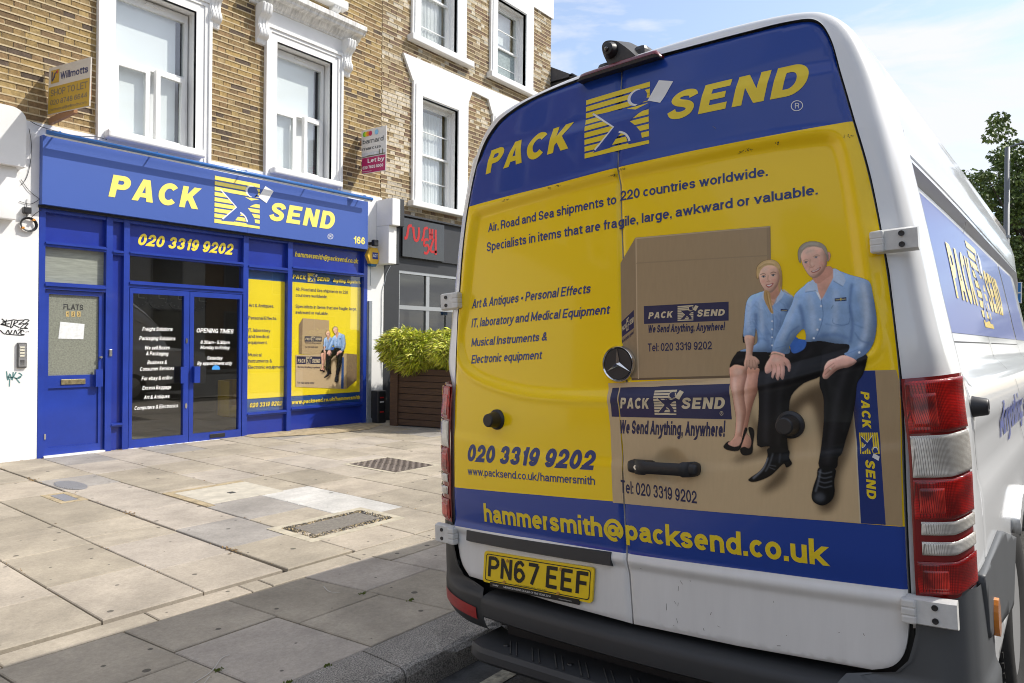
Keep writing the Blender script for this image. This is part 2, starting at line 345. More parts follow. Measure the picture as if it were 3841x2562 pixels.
GL = {
 'P': (.80, [[(0, 0), (0, 1), (.47, 1)] + arc(.47, .685, .33, .315, 90, -90) + [(.27, .37), (.27, 0)], [(.27, .60), (.27, .78), (.42, .78)] + arc(.42, .69, .10, .09, 90, -90)]),
 'A': (.94, [[(0, 0), (.31, 1), (.63, 1), (.94, 0), (.65, 0), (.60, .18), (.33, .18), (.28, 0)], [(.39, .38), (.54, .38), (.465, .70)]]),
 'C': (.88, [arc(.47, .5, .47, .52, 42, 318, 30) + arc(.47, .5, .20, .27, 318, 42, 24)]),
 'K': (.92, [[(0, 0), (0, 1), (.27, 1), (.27, .62), (.55, 1), (.90, 1), (.54, .56), (.93, 0), (.60, 0), (.35, .37), (.27, .28), (.27, 0)]]),
 'S': (.78, [stroke(catmull([(.68, .70), (.60, .84), (.40, .895), (.20, .84), (.14, .70), (.26, .57), (.50, .47), (.64, .35), (.60, .18), (.40, .105), (.18, .16), (.09, .31)], 4), .24)]),
 'E': (.78, [[(0, 0), (0, 1), (.75, 1), (.75, .77), (.27, .77), (.27, .61), (.68, .61), (.68, .40), (.27, .40), (.27, .23), (.77, .23), (.77, 0)]]),
 'N': (.84, [[(0, 0), (0, 1), (.28, 1), (.58, .46), (.58, 1), (.84, 1), (.84, 0), (.57, 0), (.26, .56), (.26, 0)]]),
 'D': (.86, [[(0, 0), (0, 1), (.40, 1)] + arc(.40, .5, .45, .5, 90, -90, 20) + [], [(.27, .23), (.27, .77), (.37, .77)] + arc(.37, .5, .20, .27, 90, -90)]),
}
def flat_word(s, shear=.18, gap=.16):
    key = ('w', s, shear, gap)
    if key in _cache: return _cache[key]
    loops = []; x = 0
    for ch in s:
        w, lp = GL[ch]; loops += [[(x + p[0] + shear * p[1], p[1]) for p in l] for l in lp]; x += w + gap
    v, f = flat_loops(loops); x0 = min(p[0] for p in v); x1 = max(p[0] for p in v)
    v = [((p[0] - x0) / (x1 - x0), p[1]) for p in v]; _cache[key] = (v, f); return v, f
def emblem_layers():
    """square mark of bars with a running figure: (layer, flat) in a unit square"""
    if 'emb' in _cache: return _cache['emb']
    p = 1 / 8.72; bars = []
    for i in range(9):
        y1 = 1 - i * p; bars.append([(0, y1 - p * .72), (1, y1 - p * .72), (1, y1), (0, y1)])
    fig = [[(.10, .735), (.16, .70), (.52, .675), (.66, .655), (.80, .60), (1.0, .66), (1.0, .575), (.86, .52), (.72, .43), (.80, .34), (.88, .22), (.90, .10),
            (1.0, .085), (1.0, .055), (.70, .06), (.66, .20), (.61, .29), (.50, .19), (.42, .075), (.14, .06), (.22, .14), (.46, .40)],
           arc(.815, .80, .145, .135, 0, 360, 28)[:-1]]
    gap = [[(.93, .84), (1.01, .86), (1.01, .90), (.9, .90)], [(.93, .76), (1.01, .735), (1.01, .70), (.88, .70)]]
    body = [fig[0]]
    white = [stroke([(.12, .73), (.47, .40), (.17, .10)], .03), stroke(arc(.52, .06, .20, .24, 80, 12, 10), .03),
             arc(.815, .80, .145, .135, 78, 262, 20) + arc(.84, .80, .125, .115, 262, 78, 20)]
    tri = [[(.55, .50), (.60, .50), (.575, .455)], [(.93, .775), (1., .775), (1., .82), (.95, .82)]]
    out = [(0, flat_loops(bars)), (1, flat_loops(body)), (1, flat_loops([fig[1]])), (1, flat_loops([gap[1]])), (2, flat_loops([white[0]])), (2, flat_loops([white[1]])), (2, flat_loops([white[2]])), (0, flat_loops([tri[0]])), (0, flat_loops([tri[1]]))]
    _cache['emb'] = out; return out
PARCEL = [(1.13, .98), (1.33, .90), (1.16, .60), (.97, .70)]

def lay(flat, fn, surf, off, name, material, parent, grid=0., world=True):
    """map a flat 2D mesh through fn into a surface's parameters, cut it to follow the surface, and link it"""
    v, f = flat
    P = [fn(a, b) for a, b in v]
    bm = bmesh.new(); vs_ = [bm.verts.new((p[0], p[1], 0)) for p in P]
    for q in f:
        try: bm.faces.new([vs_[i] for i in q])
        except ValueError: pass
    if grid > 0:
        for ax in (0, 1):
            lo = min(p[ax] for p in P); hi = max(p[ax] for p in P); k = math.ceil(lo / grid)
            while k * grid < hi:
                co = [0, 0, 0]; no_ = [0, 0, 0]; co[ax] = k * grid; no_[ax] = 1
                bmesh.ops.bisect_plane(bm, geom=bm.verts[:] + bm.edges[:] + bm.faces[:], plane_co=co, plane_no=no_, dist=1e-7); k += 1
    for q in bm.verts: q.co = Vector(surf.fwd(q.co.x, q.co.y, off))
    me = bpy.data.meshes.new(name); bm.to_mesh(me); bm.free()
    me.polygons.foreach_set('use_smooth', [True] * len(me.polygons))
    # face outward: towards the viewer's side of the surface
    if len(me.polygons):
        a = np.array(surf.fwd(*P[0], 0)); bb = np.array(surf.fwd(*P[0], 1.)); nrm = bb - a
        me.update(); s_ = sum(float(np.dot(np.array(pp.normal), nrm)) * pp.area for pp in me.polygons)
        if s_ < 0: me.flip_normals()
    return link(name, me, parent, material, world)
def bil(c00, c10, c11, c01):
    c00, c10, c11, c01 = map(np.array, (c00, c10, c11, c01))
    return lambda a, b: (c00 * (1 - a) * (1 - b) + c10 * a * (1 - b) + c11 * a * b + c01 * (1 - a) * b)
def quad(surf, BL, BR, TR, TL): return bil(*[surf.inv(*p) for p in (BL, BR, TR, TL)])
def tline(surf, x0, y0, x1, y1, h0, h1):
    """text box from its baseline ends and the cap height at each end (all measured on the photo)"""
    a, b = surf.inv(x0, y0), surf.inv(x1, y1); c, d = surf.inv(x1, y1 - h1), surf.inv(x0, y0 - h0)
    return bil(a, b, (b[0], c[1]), (a[0], d[1]))
def emblem(surf, fn, off, mats, parent, grid=0., world=True, parcel=True, name='emblem'):
    o = None
    names = {0: name + '_bars', 1: name + '_figure', 2: name + '_outline'}
    # join the layers of one colour: bars, figure, outline
    for idx in (0, 1, 2):
        vs_, fs_ = [], []
        for k, fl in emblem_layers():
            if k != idx: continue
            n = len(vs_); vs_ += fl[0]; fs_ += [tuple(i + n for i in q) for q in fl[1]]
        if idx == 2 and parcel:
            n = len(vs_); vs_ += PARCEL; fs_ += [(n, n + 1, n + 2, n + 3)]
        lay((vs_, fs_), fn, surf, off + .0006 * (idx + 1) , names[idx], mats[idx], parent, grid, world)

# ================================================================== GROUND
BLACK = mat('black_plastic', (.018, .018, .02), .45, bump=.15, bscale=300, bdist=.001)
joint = mat('joint_dirt', (.055, .045, .03), .95, var=.5, vscale=20)
TONES = [(0.4, 0.348, 0.272), (0.432, 0.376, 0.303), (0.349, 0.303, 0.233), (0.428, 0.376, 0.315), (0.381, 0.331, 0.256), (0.33, 0.305, 0.276), (0.558, 0.54, 0.504), (0.442, 0.381, 0.301)]
def slabmat(i):
    M = mat('paving_stone_%s' % 'abcdefgh'[i], TONES[i], .82, var=.24, vscale=3.2, bump=.4, bscale=120, bdist=.002, detail=11)
    if 'spot' not in M:
        M['spot'] = 1; t = M.node_tree; p = t.nodes['Principled BSDF']; k = t.links.new
        g = N(t, 'ShaderNodeNewGeometry')
        # chewing-gum and tar spots, soft water stains, fine grit
        vo = N(t, 'ShaderNodeTexVoronoi', feature='F1', voronoi_dimensions='2D'); vo.inputs['Scale'].default_value = 5.2; k(g.outputs['Position'], vo.inputs['Vector'])
        sz = N(t, 'ShaderNodeMath', operation='MULTIPLY'); k(vo.outputs['Color'], sz.inputs[0]); sz.inputs[1].default_value = .27
        lt = N(t, 'ShaderNodeMapRange'); lt.inputs['From Min'].default_value = -.006; lt.inputs['From Max'].default_value = .012
        sb = N(t, 'ShaderNodeMath', operation='SUBTRACT'); k(vo.outputs['Distance'], sb.inputs[0]); sb2 = N(t, 'ShaderNodeMath', operation='SUBTRACT'); k(sz.outputs[0], sb2.inputs[0]); sb2.inputs[1].default_value = .155; k(sb2.outputs[0], sb.inputs[1]); k(sb.outputs[0], lt.inputs[0])
        gr = N(t, 'ShaderNodeTexNoise'); gr.inputs['Scale'].default_value = 55; gr.inputs['Detail'].default_value = 8; gr.inputs['Roughness'].default_value = .8; k(g.outputs['Position'], gr.inputs['Vector'])
        mr = N(t, 'ShaderNodeMapRange'); mr.inputs['From Min'].default_value = .3; mr.inputs['From Max'].default_value = .7; mr.inputs['To Min'].default_value = .80; mr.inputs['To Max'].default_value = 1.2; k(gr.outputs['Fac'], mr.inputs[0])
        st = N(t, 'ShaderNodeTexNoise'); st.inputs['Scale'].default_value = 1.1; st.inputs['Detail'].default_value = 5; st.inputs['Distortion'].default_value = 1.2; k(g.outputs['Position'], st.inputs['Vector'])
        ms = N(t, 'ShaderNodeMapRange'); ms.inputs['From Min'].default_value = .38; ms.inputs['From Max'].default_value = .62; ms.inputs['To Min'].default_value = .84; ms.inputs['To Max'].default_value = 1.03; k(st.outputs['Fac'], ms.inputs[0])
        a1 = N(t, 'ShaderNodeMath', operation='MULTIPLY'); k(mr.outputs[0], a1.inputs[0]); k(ms.outputs[0], a1.inputs[1])
        lt.inputs['To Min'].default_value = .32; lt.inputs['To Max'].default_value = 1.
        a2 = N(t, 'ShaderNodeMath', operation='MULTIPLY'); k(a1.outputs[0], a2.inputs[0]); k(lt.outputs[0], a2.inputs[1])
        old = p.inputs['Base Color'].links[0].from_socket
        x = N(t, 'ShaderNodeVectorMath', operation='SCALE'); k(old, x.inputs[0]); k(a2.outputs[0], x.inputs['Scale']); k(x.outputs[0], p.inputs['Base Color'])
    return M

gm = mat('far_ground', (.12, .12, .11), .95, var=.3, vscale=.3)
link('ground', mesh('ground', [(-150, -150, -.12), (400, -150, -.12), (400, 200, -.12), (-150, 200, -.12)], [(0, 1, 2, 3)]), None, gm)
bpy.data.objects['ground']['kind'] = 'structure'
asph = mat('asphalt', (.075, .073, .07), .9, var=.45, vscale=14, bump=1., bscale=90, bdist=.006, detail=8)
rz = lambda y: .039 - .0559 * (y - 1.055)
v = []; f = []
ys = [2.10, 1.2, .2, -.8, -1.8, -2.8, -5.2, -7.2, -8.8]; zs = [rz(y) for y in ys[:5]] + [.21, .2, .1, -.02]
for y, z in zip(ys, zs): v += [(-60, y, z), (160, y, z)]
for i in range(len(ys) - 1): f.append((2 * i, 2 * i + 1, 2 * i + 3, 2 * i + 2))
o = link('road', mesh('road', v, f, True), None, asph); o['kind'] = 'structure'
# worn yellow-white line beside the kerb
lm = mat('road_paint', (.55, .52, .40), .8, var=.6, vscale=30, vcol=(.15, .14, .12))
o = link('road_marking', mesh('road_marking', [(-20, 1.92, rz(1.92) + .004), (60, 1.92, rz(1.92) + .004), (60, 1.84, rz(1.84) + .004), (-20, 1.84, rz(1.84) + .004)], [(0, 1, 2, 3)]), None, lm); o['kind'] = 'structure'
o = B().box(-60, 160, -11.5, -8.8, -.1, .1).make('far_pavement', slabmat(0)); o['kind'] = 'structure'

# kerb
KR = empty('kerb', (0, 2.1, 0), kind='structure')
gran = mat('granite', (.30, .275, .24), .85, var=.35, vscale=5, bump=.9, bscale=110, bdist=.004, detail=12)
t = gran.node_tree
g = N(t, 'ShaderNodeNewGeometry'); n1 = N(t, 'ShaderNodeTexNoise'); n1.inputs['Scale'].default_value = 160; n1.inputs['Detail'].default_value = 2; t.links.new(g.outputs['Position'], n1.inputs['Vector'])
r1 = N(t, 'ShaderNodeMapRange'); r1.inputs['From Min'].default_value = .35; r1.inputs['From Max'].default_value = .65; r1.inputs['To Min'].default_value = .45; r1.inputs['To Max'].default_value = 1.4; t.links.new(n1.outputs['Fac'], r1.inputs[0])
x = N(t, 'ShaderNodeVectorMath', operation='SCALE'); pb = t.nodes['Principled BSDF']; t.links.new(pb.inputs['Base Color'].links[0].from_socket, x.inputs[0]); t.links.new(r1.outputs[0], x.inputs['Scale']); t.links.new(x.outputs[0], pb.inputs['Base Color'])
def stone_block(x0, x1):
    n = 14; v = []; f = []
    prof = [(2.348, .10), (2.22, .101), (2.118, .098), (2.098, .088), (2.088, .068), (2.082, .02), (2.078, -.06)]
    for i in range(n + 1):
        xx = x0 + (x1 - x0) * i / n
        for j, (y, z) in enumerate(prof):
            e = .006 if j in (2, 3, 4) else (.0025 if j == 1 else .0)
            v.append((xx, y + random.uniform(-e, e), z + random.uniform(-e, e)))
    m_ = len(prof)
    for i in range(n):
        for j in range(m_ - 1): f.append((i * m_ + j, (i + 1) * m_ + j, (i + 1) * m_ + j + 1, i * m_ + j + 1))
    f.append(tuple(range(m_))); f.append(tuple(n * m_ + j for j in range(m_))[::-1])
    b = B(); b.add(v, f); return b
xs = [-.6, .92, 1.982, 3.05, 4.1, 5.2, 6.2, 7.3, 8.3, 9.4, 10.4, 11.5, 12.6, 13.7, 14.8, 16]
for a, b_ in zip(xs, xs[1:]):
    stone_block(a + .004, b_ - .004).make('kerbstone', gran, KR, smooth=False)
B().box(16, 160, 2.08, 2.348, -.1, .1).box(-60, -.61, 2.08, 2.348, -.1, .1).box(-.6, 16, 2.12, 2.33, -.1, .06).make('kerb_bed', gran, KR)

# pavement slabs
PV = empty('pavement', (0, 2.35, 0), kind='structure')
B().box(-60, 160, 2.33, 12.0, -.1, .078).make('bedding', joint, PV)
SL = []
def slab(poly, tone, name='paving_slab', top=.10):
    cx_ = sum(p[0] for p in poly) / len(poly); cy_ = sum(p[1] for p in poly) / len(poly)
    tx, ty, dz = random.uniform(-.004, .004), random.uniform(-.004, .004), random.uniform(-.0015, .0015)
    n = len(poly); v = []
    g_ = .0035; ch = .0045
    for (ins, z) in ((g_, .05), (g_, top - .004), (g_ + ch, top)):
        for p in poly:
            dx, dy = p[0] - cx_, p[1] - cy_
            x_ = p[0] - math.copysign(ins, dx); y_ = p[1] - math.copysign(ins, dy)
            v.append((x_, y_, z + (dz + tx * dx + ty * dy if z > .06 else 0)))
    f = [tuple(2 * n + i for i in range(n))]
    for k in range(2):
        for i in range(n): f.append((k * n + i, k * n + (i + 1) % n, (k + 1) * n + (i + 1) % n, (k + 1) * n + i))
    SL.append((v, f, tone, name))
    return v, f
def addslab(poly, tone=None):
    if tone is None: tone = random.choice([0, 0, 1, 2, 3, 4, 4, 7, 7, 5])
    v, f = slab(poly, tone); b = B(); b.add(v, f); b.make('paving_slab', slabmat(tone), PV)
cols = {
 (-.07, .43): [3.54, 4.3, 5.2, 6.1, 7.0, 8.0, 8.95],
 (.43, .93): [3.54, 4.62, 5.35, 6.1, 6.9, 7.7, 8.95],
 (.93, 1.42): [3.54, 4.10, 4.97, 5.8, 6.6, 7.6, 8.95],
 (1.42, 1.915): [3.54, 4.24, 4.94, 5.50, 6.09, 6.80, 7.5, 8.3, 8.95],
 (1.915, 2.393): [3.54, 4.08, 4.77, 5.08, 5.48, 6.75, 7.5, 8.19, 8.95],
 (2.409, 2.885): [3.52, 4.17, 4.85, 5.57, 6.85, 7.42, 8.20, 8.95],
 (2.885, 3.40): [3.50, 4.15, 4.71, 5.42, 6.13, 7.40, 8.1, 8.95],
 (3.40, 3.90): [3.50, 4.15, 4.84, 5.40, 6.12, 6.78, 7.48, 8.95],
 (3.90, 4.42): [3.50, 4.03, 4.69, 5.41, 6.10, 6.80, 7.48, 8.1, 8.95],
 (4.42, 4.94): [3.50, 4.2, 4.85, 5.41, 5.99, 6.92, 7.5, 8.3, 8.95],
 (4.94, 5.45): [3.50, 4.3, 4.9, 5.6, 6.3, 7.1, 7.7, 8.95],
}
fixed = {(2.885, 4.71): 5, (2.409, 4.17): 5, (3.40, 4.15): 6, (3.40, 4.84): 6, (2.409, 5.57): 3, (2.409, 4.85): 3, (2.885, 6.13): 2, (1.915, 5.48): 2, (1.42, 5.50): 2,
         (1.915, 4.08): 3, (1.42, 3.54): 1, (1.915, 3.54): 1, (3.90, 4.03): 4, (4.42, 5.41): 1, (1.42, 4.24): 2}
x_ = 5.45
while x_ < 12.4:
    w = random.choice([.5, .52, .55, .48]); y = 3.50; l = [y]
    while y < 8.3: y += random.choice([.55, .62, .7, .8]); l.append(min(y, 8.95))
    if l[-1] < 8.95: l.append(8.95)
    cols[(round(x_, 3), round(x_ + w, 3))] = l; x_ += w
for (a, b_), l in cols.items():
    for y0, y1 in zip(l, l[1:]):
        j = lambda: random.uniform(-.004, .004)
        addslab([(a, y0), (b_, y0), (b_, y1), (a, y1)], fixed.get((a, y0)))
bx = [.2, .97, 1.59, 2.08, 2.20, 2.80, 3.40, 3.98, 4.6, 5.2, 5.9, 6.6, 7.3, 8.0, 8.8]
for a, b_ in zip(bx, bx[1:]): addslab([(a, 3.345), (b_, 3.345), (b_, 3.495), (a, 3.495)], random.choice([0, 1, 7]))
near = [(-.1, .02, [2.9]), (.43, .52, [2.84]), (.94, 1.02, [2.84]), (1.43, 1.53, [2.96]), (1.93, 2.035, [2.81]), (2.39, 2.56, [2.90]), (2.88, 3.03, [3.19, 2.75]), (3.40, 3.55, [2.8]), (3.98, 4.1, [2.9]), (4.5, 4.6, [2.9]), (5.1, 5.2, [2.8]), (5.8, 5.9, [2.9]), (6.5, 6.6, [2.8]), (7.3, 7.3, [])]
for (a0, a1, js), (b0, b1, _) in zip(near, near[1:]):
    yy = [3.34] + js + [2.352]
    for y1, y0 in zip(yy, yy[1:]):
        ax_ = lambda y, p, q: p + (q - p) * (3.34 - y) / (3.34 - 2.352)
        addslab([(ax_(y0, a0, a1), y0), (ax_(y0, b0, b1), y0), (ax_(y1, b0, b1), y1), (ax_(y1, a0, a1), y1)], random.choice([0, 4, 2, 3]))
o = B().box(12.5, 160, 2.36, 8.95, .05, .10).box(8.8, 160, 2.36, 3.49, .05, .099).box(-60, -.12, 2.36, 9.0, .05, .10).make('paving_beyond', slabmat(0), PV); o['kind'] = 'stuff'
# rough mortar strip along the shop front
mort = mat('rough_mortar', (.40, .32, .20), .95, var=.4, vscale=12, bump=1., bscale=60, bdist=.006)
o = link('mortar_patch', mesh('mortar_patch', [(5.3, 8.50, .106), (6.3, 8.12, .107), (6.9, 8.1, .106), (7.5, 8.45, .106), (7.5, 8.84, .108), (5.3, 8.84, .108)], [(0, 1, 2, 3, 4, 5)]), PV, mort)

# grit, dead leaves and moss in the joints
gb = B(); 
def leafbit(x, y, s, b):
    a = random.uniform(0, 6.28); c1, s1 = math.cos(a) * s, math.sin(a) * s
    b.add([(x - c1, y - s1, .104), (x + s1 * .4, y - c1 * .4, .108), (x + c1, y + s1, .105), (x - s1 * .4, y + c1 * .4, .110)], [(0, 1, 2, 3)])
for _ in range(260):
    k = random.random()
    if k < .5: leafbit(random.choice([1.42, 1.915, 2.40, 2.885, 3.4, 3.9]) + random.gauss(0, .012), random.uniform(3.5, 8.6), random.uniform(.004, .012), gb)
    else: leafbit(random.uniform(2.0, 7.3), 8.76 + random.gauss(0, .03), random.uniform(.006, .018), gb)
for _ in range(60): leafbit(2.40 + random.gauss(0, .02), random.choice([7.5, 5.5, 4.1]) + random.gauss(0, .06), random.uniform(.006, .014), gb)
o = gb.make('leaf_litter', mat('dead_leaf', (.28, .17, .06), .9, var=.5, vscale=40), None, fixn=False); tag(o, 'scattered dead leaves and grit in the pavement joints', 'litter', kind='stuff')
mb = B()
for (mx_, my) in [(2.43, 2.88), (2.52, 2.62), (1.80, 2.355), (1.62, 2.352), (1.50, 2.66)]:
    for _ in range(22):
        a, r_ = random.uniform(0, 6.28), random.gauss(0, .007); x0, y0 = mx_ + r_ * math.cos(a) * 1.6, my + r_ * math.sin(a)
        s_ = .0035; mb.add([(x0 - s_, y0 - s_, .10), (x0 + s_, y0 - s_, .10), (x0, y0 + s_, .10), (x0 + random.uniform(-.003, .003), y0, .108)], [(0, 1, 3), (1, 2, 3), (2, 0, 3)])
tag(mb.make('moss', mat('moss', (.10, .13, .02), .95), None, fixn=False), 'green moss tufts growing in the kerbside slab joints', 'moss', kind='stuff')

# covers let into the pavement
iron = mat('cast_iron', (.16, .13, .11), .6, metal=.3, var=.4, vscale=20, bump=.5, bscale=80, bdist=.003)
ramp = mat('frame_mortar', (.47, .42, .32), .9, var=.3, vscale=14, bump=.6, bscale=80, bdist=.003)
def ringbox(b, x0, x1, y0, y1, w, z0, z1):
    b.box(x0, x1, y0, y0 + w, z0, z1); b.box(x0, x1, y1 - w, y1, z0, z1); b.box(x0, x0 + w, y0 + w, y1 - w, z0, z1); b.box(x1 - w, x1, y0 + w, y1 - w, z0, z1)
# studded double cover near the shop
T = empty('access_cover', (5.12, 5.63, .1), 'square studded brown iron cover in the paving in front of the planter side', 'manhole cover')
b = B(); ringbox(b, 4.80, 5.46, 5.22, 6.06, .05, .09, .1035); b.make('surround', ramp, T)
for k, (x0, x1) in enumerate([(4.855, 5.128), (5.134, 5.405)]):
    b = B(); b.box(x0, x1, 5.275, 6.005, .09, .1045)
    nx, ny = 6, 16
    for i in range(nx):
        for j in range(ny):
            cx_ = x0 + (x1 - x0) * (i + .5) / nx; cy_ = 5.275 + .73 * (j + .5) / ny; s_ = .016; q = .005
            if (i + j) % 2: b.add([(cx_ - s_, cy_ - q, .1045), (cx_ + s_, cy_ - q, .1045), (cx_ + s_, cy_ + q, .1045), (cx_ - s_, cy_ + q, .1045), (cx_ - s_, cy_, .1095), (cx_ + s_, cy_, .1095)], [(0, 1, 5, 4), (2, 3, 4, 5), (0, 4, 3), (1, 2, 5)])
            else: b.add([(cx_ - q, cy_ - s_, .1045), (cx_ + q, cy_ - s_, .1045), (cx_ + q, cy_ + s_, .1045), (cx_ - q, cy_ + s_, .1045), (cx_, cy_ - s_, .1095), (cx_, cy_ + s_, .1095)], [(0, 3, 5, 4), (1, 2, 5, 4), (0, 1, 4), (2, 3, 5)])
    b.make('cover_plate', iron, T, fixn=False)
# long gravel-filled cover
T = empty('inspection_cover', (3.24, 4.12, .1), 'long cover filled with grey gravel, framed in crumbling black and tan grit', 'manhole cover')
b = B(); ringbox(b, 2.82, 3.66, 3.86, 4.38, .07, .09, .103); b.make('surround', ramp, T)
B().box(2.95, 3.53, 4.0, 4.255, .09, .1045).make('infill', mat('gravel_infill', (.22, .20, .17), .9, var=.5, vscale=60, bump=1., bscale=130, bdist=.006), T)
b = B()
for _ in range(1500):
    side_ = random.random()
    if side_ < .35: gx, gy = random.uniform(2.89, 3.60), random.uniform(3.93, 4.0)
    elif side_ < .65: gx, gy = random.uniform(2.89, 3.60), random.uniform(4.255, 4.31)
    elif side_ < .85: gx, gy = random.uniform(2.89, 2.955), random.uniform(3.93, 4.31)
    else: gx, gy = random.uniform(3.53, 3.60), random.uniform(3.93, 4.31)
    s_ = random.uniform(.003, .008); h = random.uniform(.004, .010); b.cur = random.choice([0, 0, 1])
    b.add([(gx - s_, gy - s_, .1), (gx + s_, gy - s_ * .6, .1), (gx + s_ * .5, gy + s_, .1), (gx - s_ * .8, gy + s_ * .8, .1), (gx, gy, .1 + h)], [(0, 1, 4), (1, 2, 4), (2, 3, 4), (3, 0, 4)])
o = b.make('grit_border', [mat('black_grit', (.03, .028, .026), .8), mat('tan_grit', (.42, .33, .18), .9)], T, fixn=False); o['kind'] = 'stuff'
# pale concrete panel with a tan mortar edge
T = empty('concrete_cover', (3.3, 5.65, .1), 'pale concrete access panel with tan mortar edges and a small dark slot', 'manhole cover')
B().box(2.96, 3.62, 5.36, 5.98, .09, .1045, .002).make('panel', mat('pale_concrete', (.50, .46, .38), .9, var=.25, vscale=8, bump=.7, bscale=60, bdist=.004), T)
b = B(); b.box(2.89, 2.955, 5.3, 6.05, .09, .1045); b.box(2.955, 3.62, 5.985, 6.05, .09, .1045); b.make('mortar_edge', mort, T)
B().box(3.26, 3.31, 5.60, 5.66, .1, .1065).make('slot', mat('dark_slot', (.04, .04, .04), .7), T)
# oval and round grates by the door
T = empty('drain_cover', (2.5, 7.05, .1), 'oval ribbed grey metal cover by the blue flats door', 'drain cover')
b = B(); b.prism([(2.53 + .10 * math.cos(a) , 7.0 + .26 * math.sin(a)) for a in [i * math.pi / 14 for i in range(28)]], 'z', .09, .104)
b.make('plate', mat('zinc', (.33, .33, .34), .5, metal=.5), T)
b = B()
for i in range(13):
    yy = 6.8 + i * .033; hw = .09 * math.sqrt(max(0, 1 - ((yy - 7.0) / .26) ** 2)); b.box(2.53 - hw, 2.53 + hw, yy - .006, yy + .006, .104, .109)
b.make('rib', MATS['zinc'], T)
T = empty('stop_tap_cover', (2.30, 6.55, .1), 'small rectangular stop tap lid with broken tan mortar round it', 'drain cover')
B().box(2.25, 2.35, 6.35, 6.65, .09, .104).make('lid', MATS['zinc'], T)
b = B(); ringbox(b, 2.2, 2.4, 6.28, 6.72, .045, .09, .1035); b.make('surround', mort, T)
# scratches of chalk
o = lay(flat_loops([stroke(catmull([(1.36, 2.62), (1.47, 2.66), (1.56, 2.74), (1.60, 2.745)], 5), .004), stroke([(1.37, 2.56), (1.45, 2.63)], .003), stroke(catmull([(2.36, 2.98), (2.33, 3.03), (2.36, 3.12)], 5), .004)]),
        lambda a, b: (a, b), type('G', (), {'fwd': staticmethod(lambda p, q, off=0.: (p, q, .1035 + off))}), 0, 'chalk_scratch', mat('chalk', (.5, .48, .44), .9), PV)

# ================================================================== SHOP BUILDING (yellow stock brick, number 166)
YW = 8.90
BR = empty('brick_building', (2.84, YW, .1), 'yellow stock brick shop building with a blue shopfront and white moulded upper windows', 'building')
BR2 = empty('brick_building', (7.79, YW, .1), 'weathered brick building over the dark sushi shop with plain white sash windows', 'building')
brick_m = mat('stock_brick', (.5, .3, .1), .9, var=.5, vscale=22, attr='tone', bump=.8, bscale=70, bdist=.006, detail=8)
mortar_m = mat('lime_mortar', (.58, .475, .30), .95, var=.25, vscale=10, bump=.6, bscale=90, bdist=.004)
white_m = mat('white_render', (.80, .80, .79), .7, var=.06, vscale=2.5, bump=.25, bscale=30, bdist=.004)
upvc = mat('white_upvc', (.82, .82, .80), .3)
PITCH = .0737
BT1 = [(.30, .205, .088), (.33, .22, .09), (.25, .16, .075), (.38, .26, .10), (.27, .18, .08), (.20, .13, .065), (.40, .285, .12), (.12, .085, .06), (.31, .20, .095), (.35, .25, .12)]
BT2 = [(.29, .21, .11), (.24, .16, .095), (.34, .25, .135), (.23, .145, .09), (.38, .30, .19), (.55, .50, .40), (.31, .22, .11), (.20, .13, .085)]
from mathutils import noise as pnoise
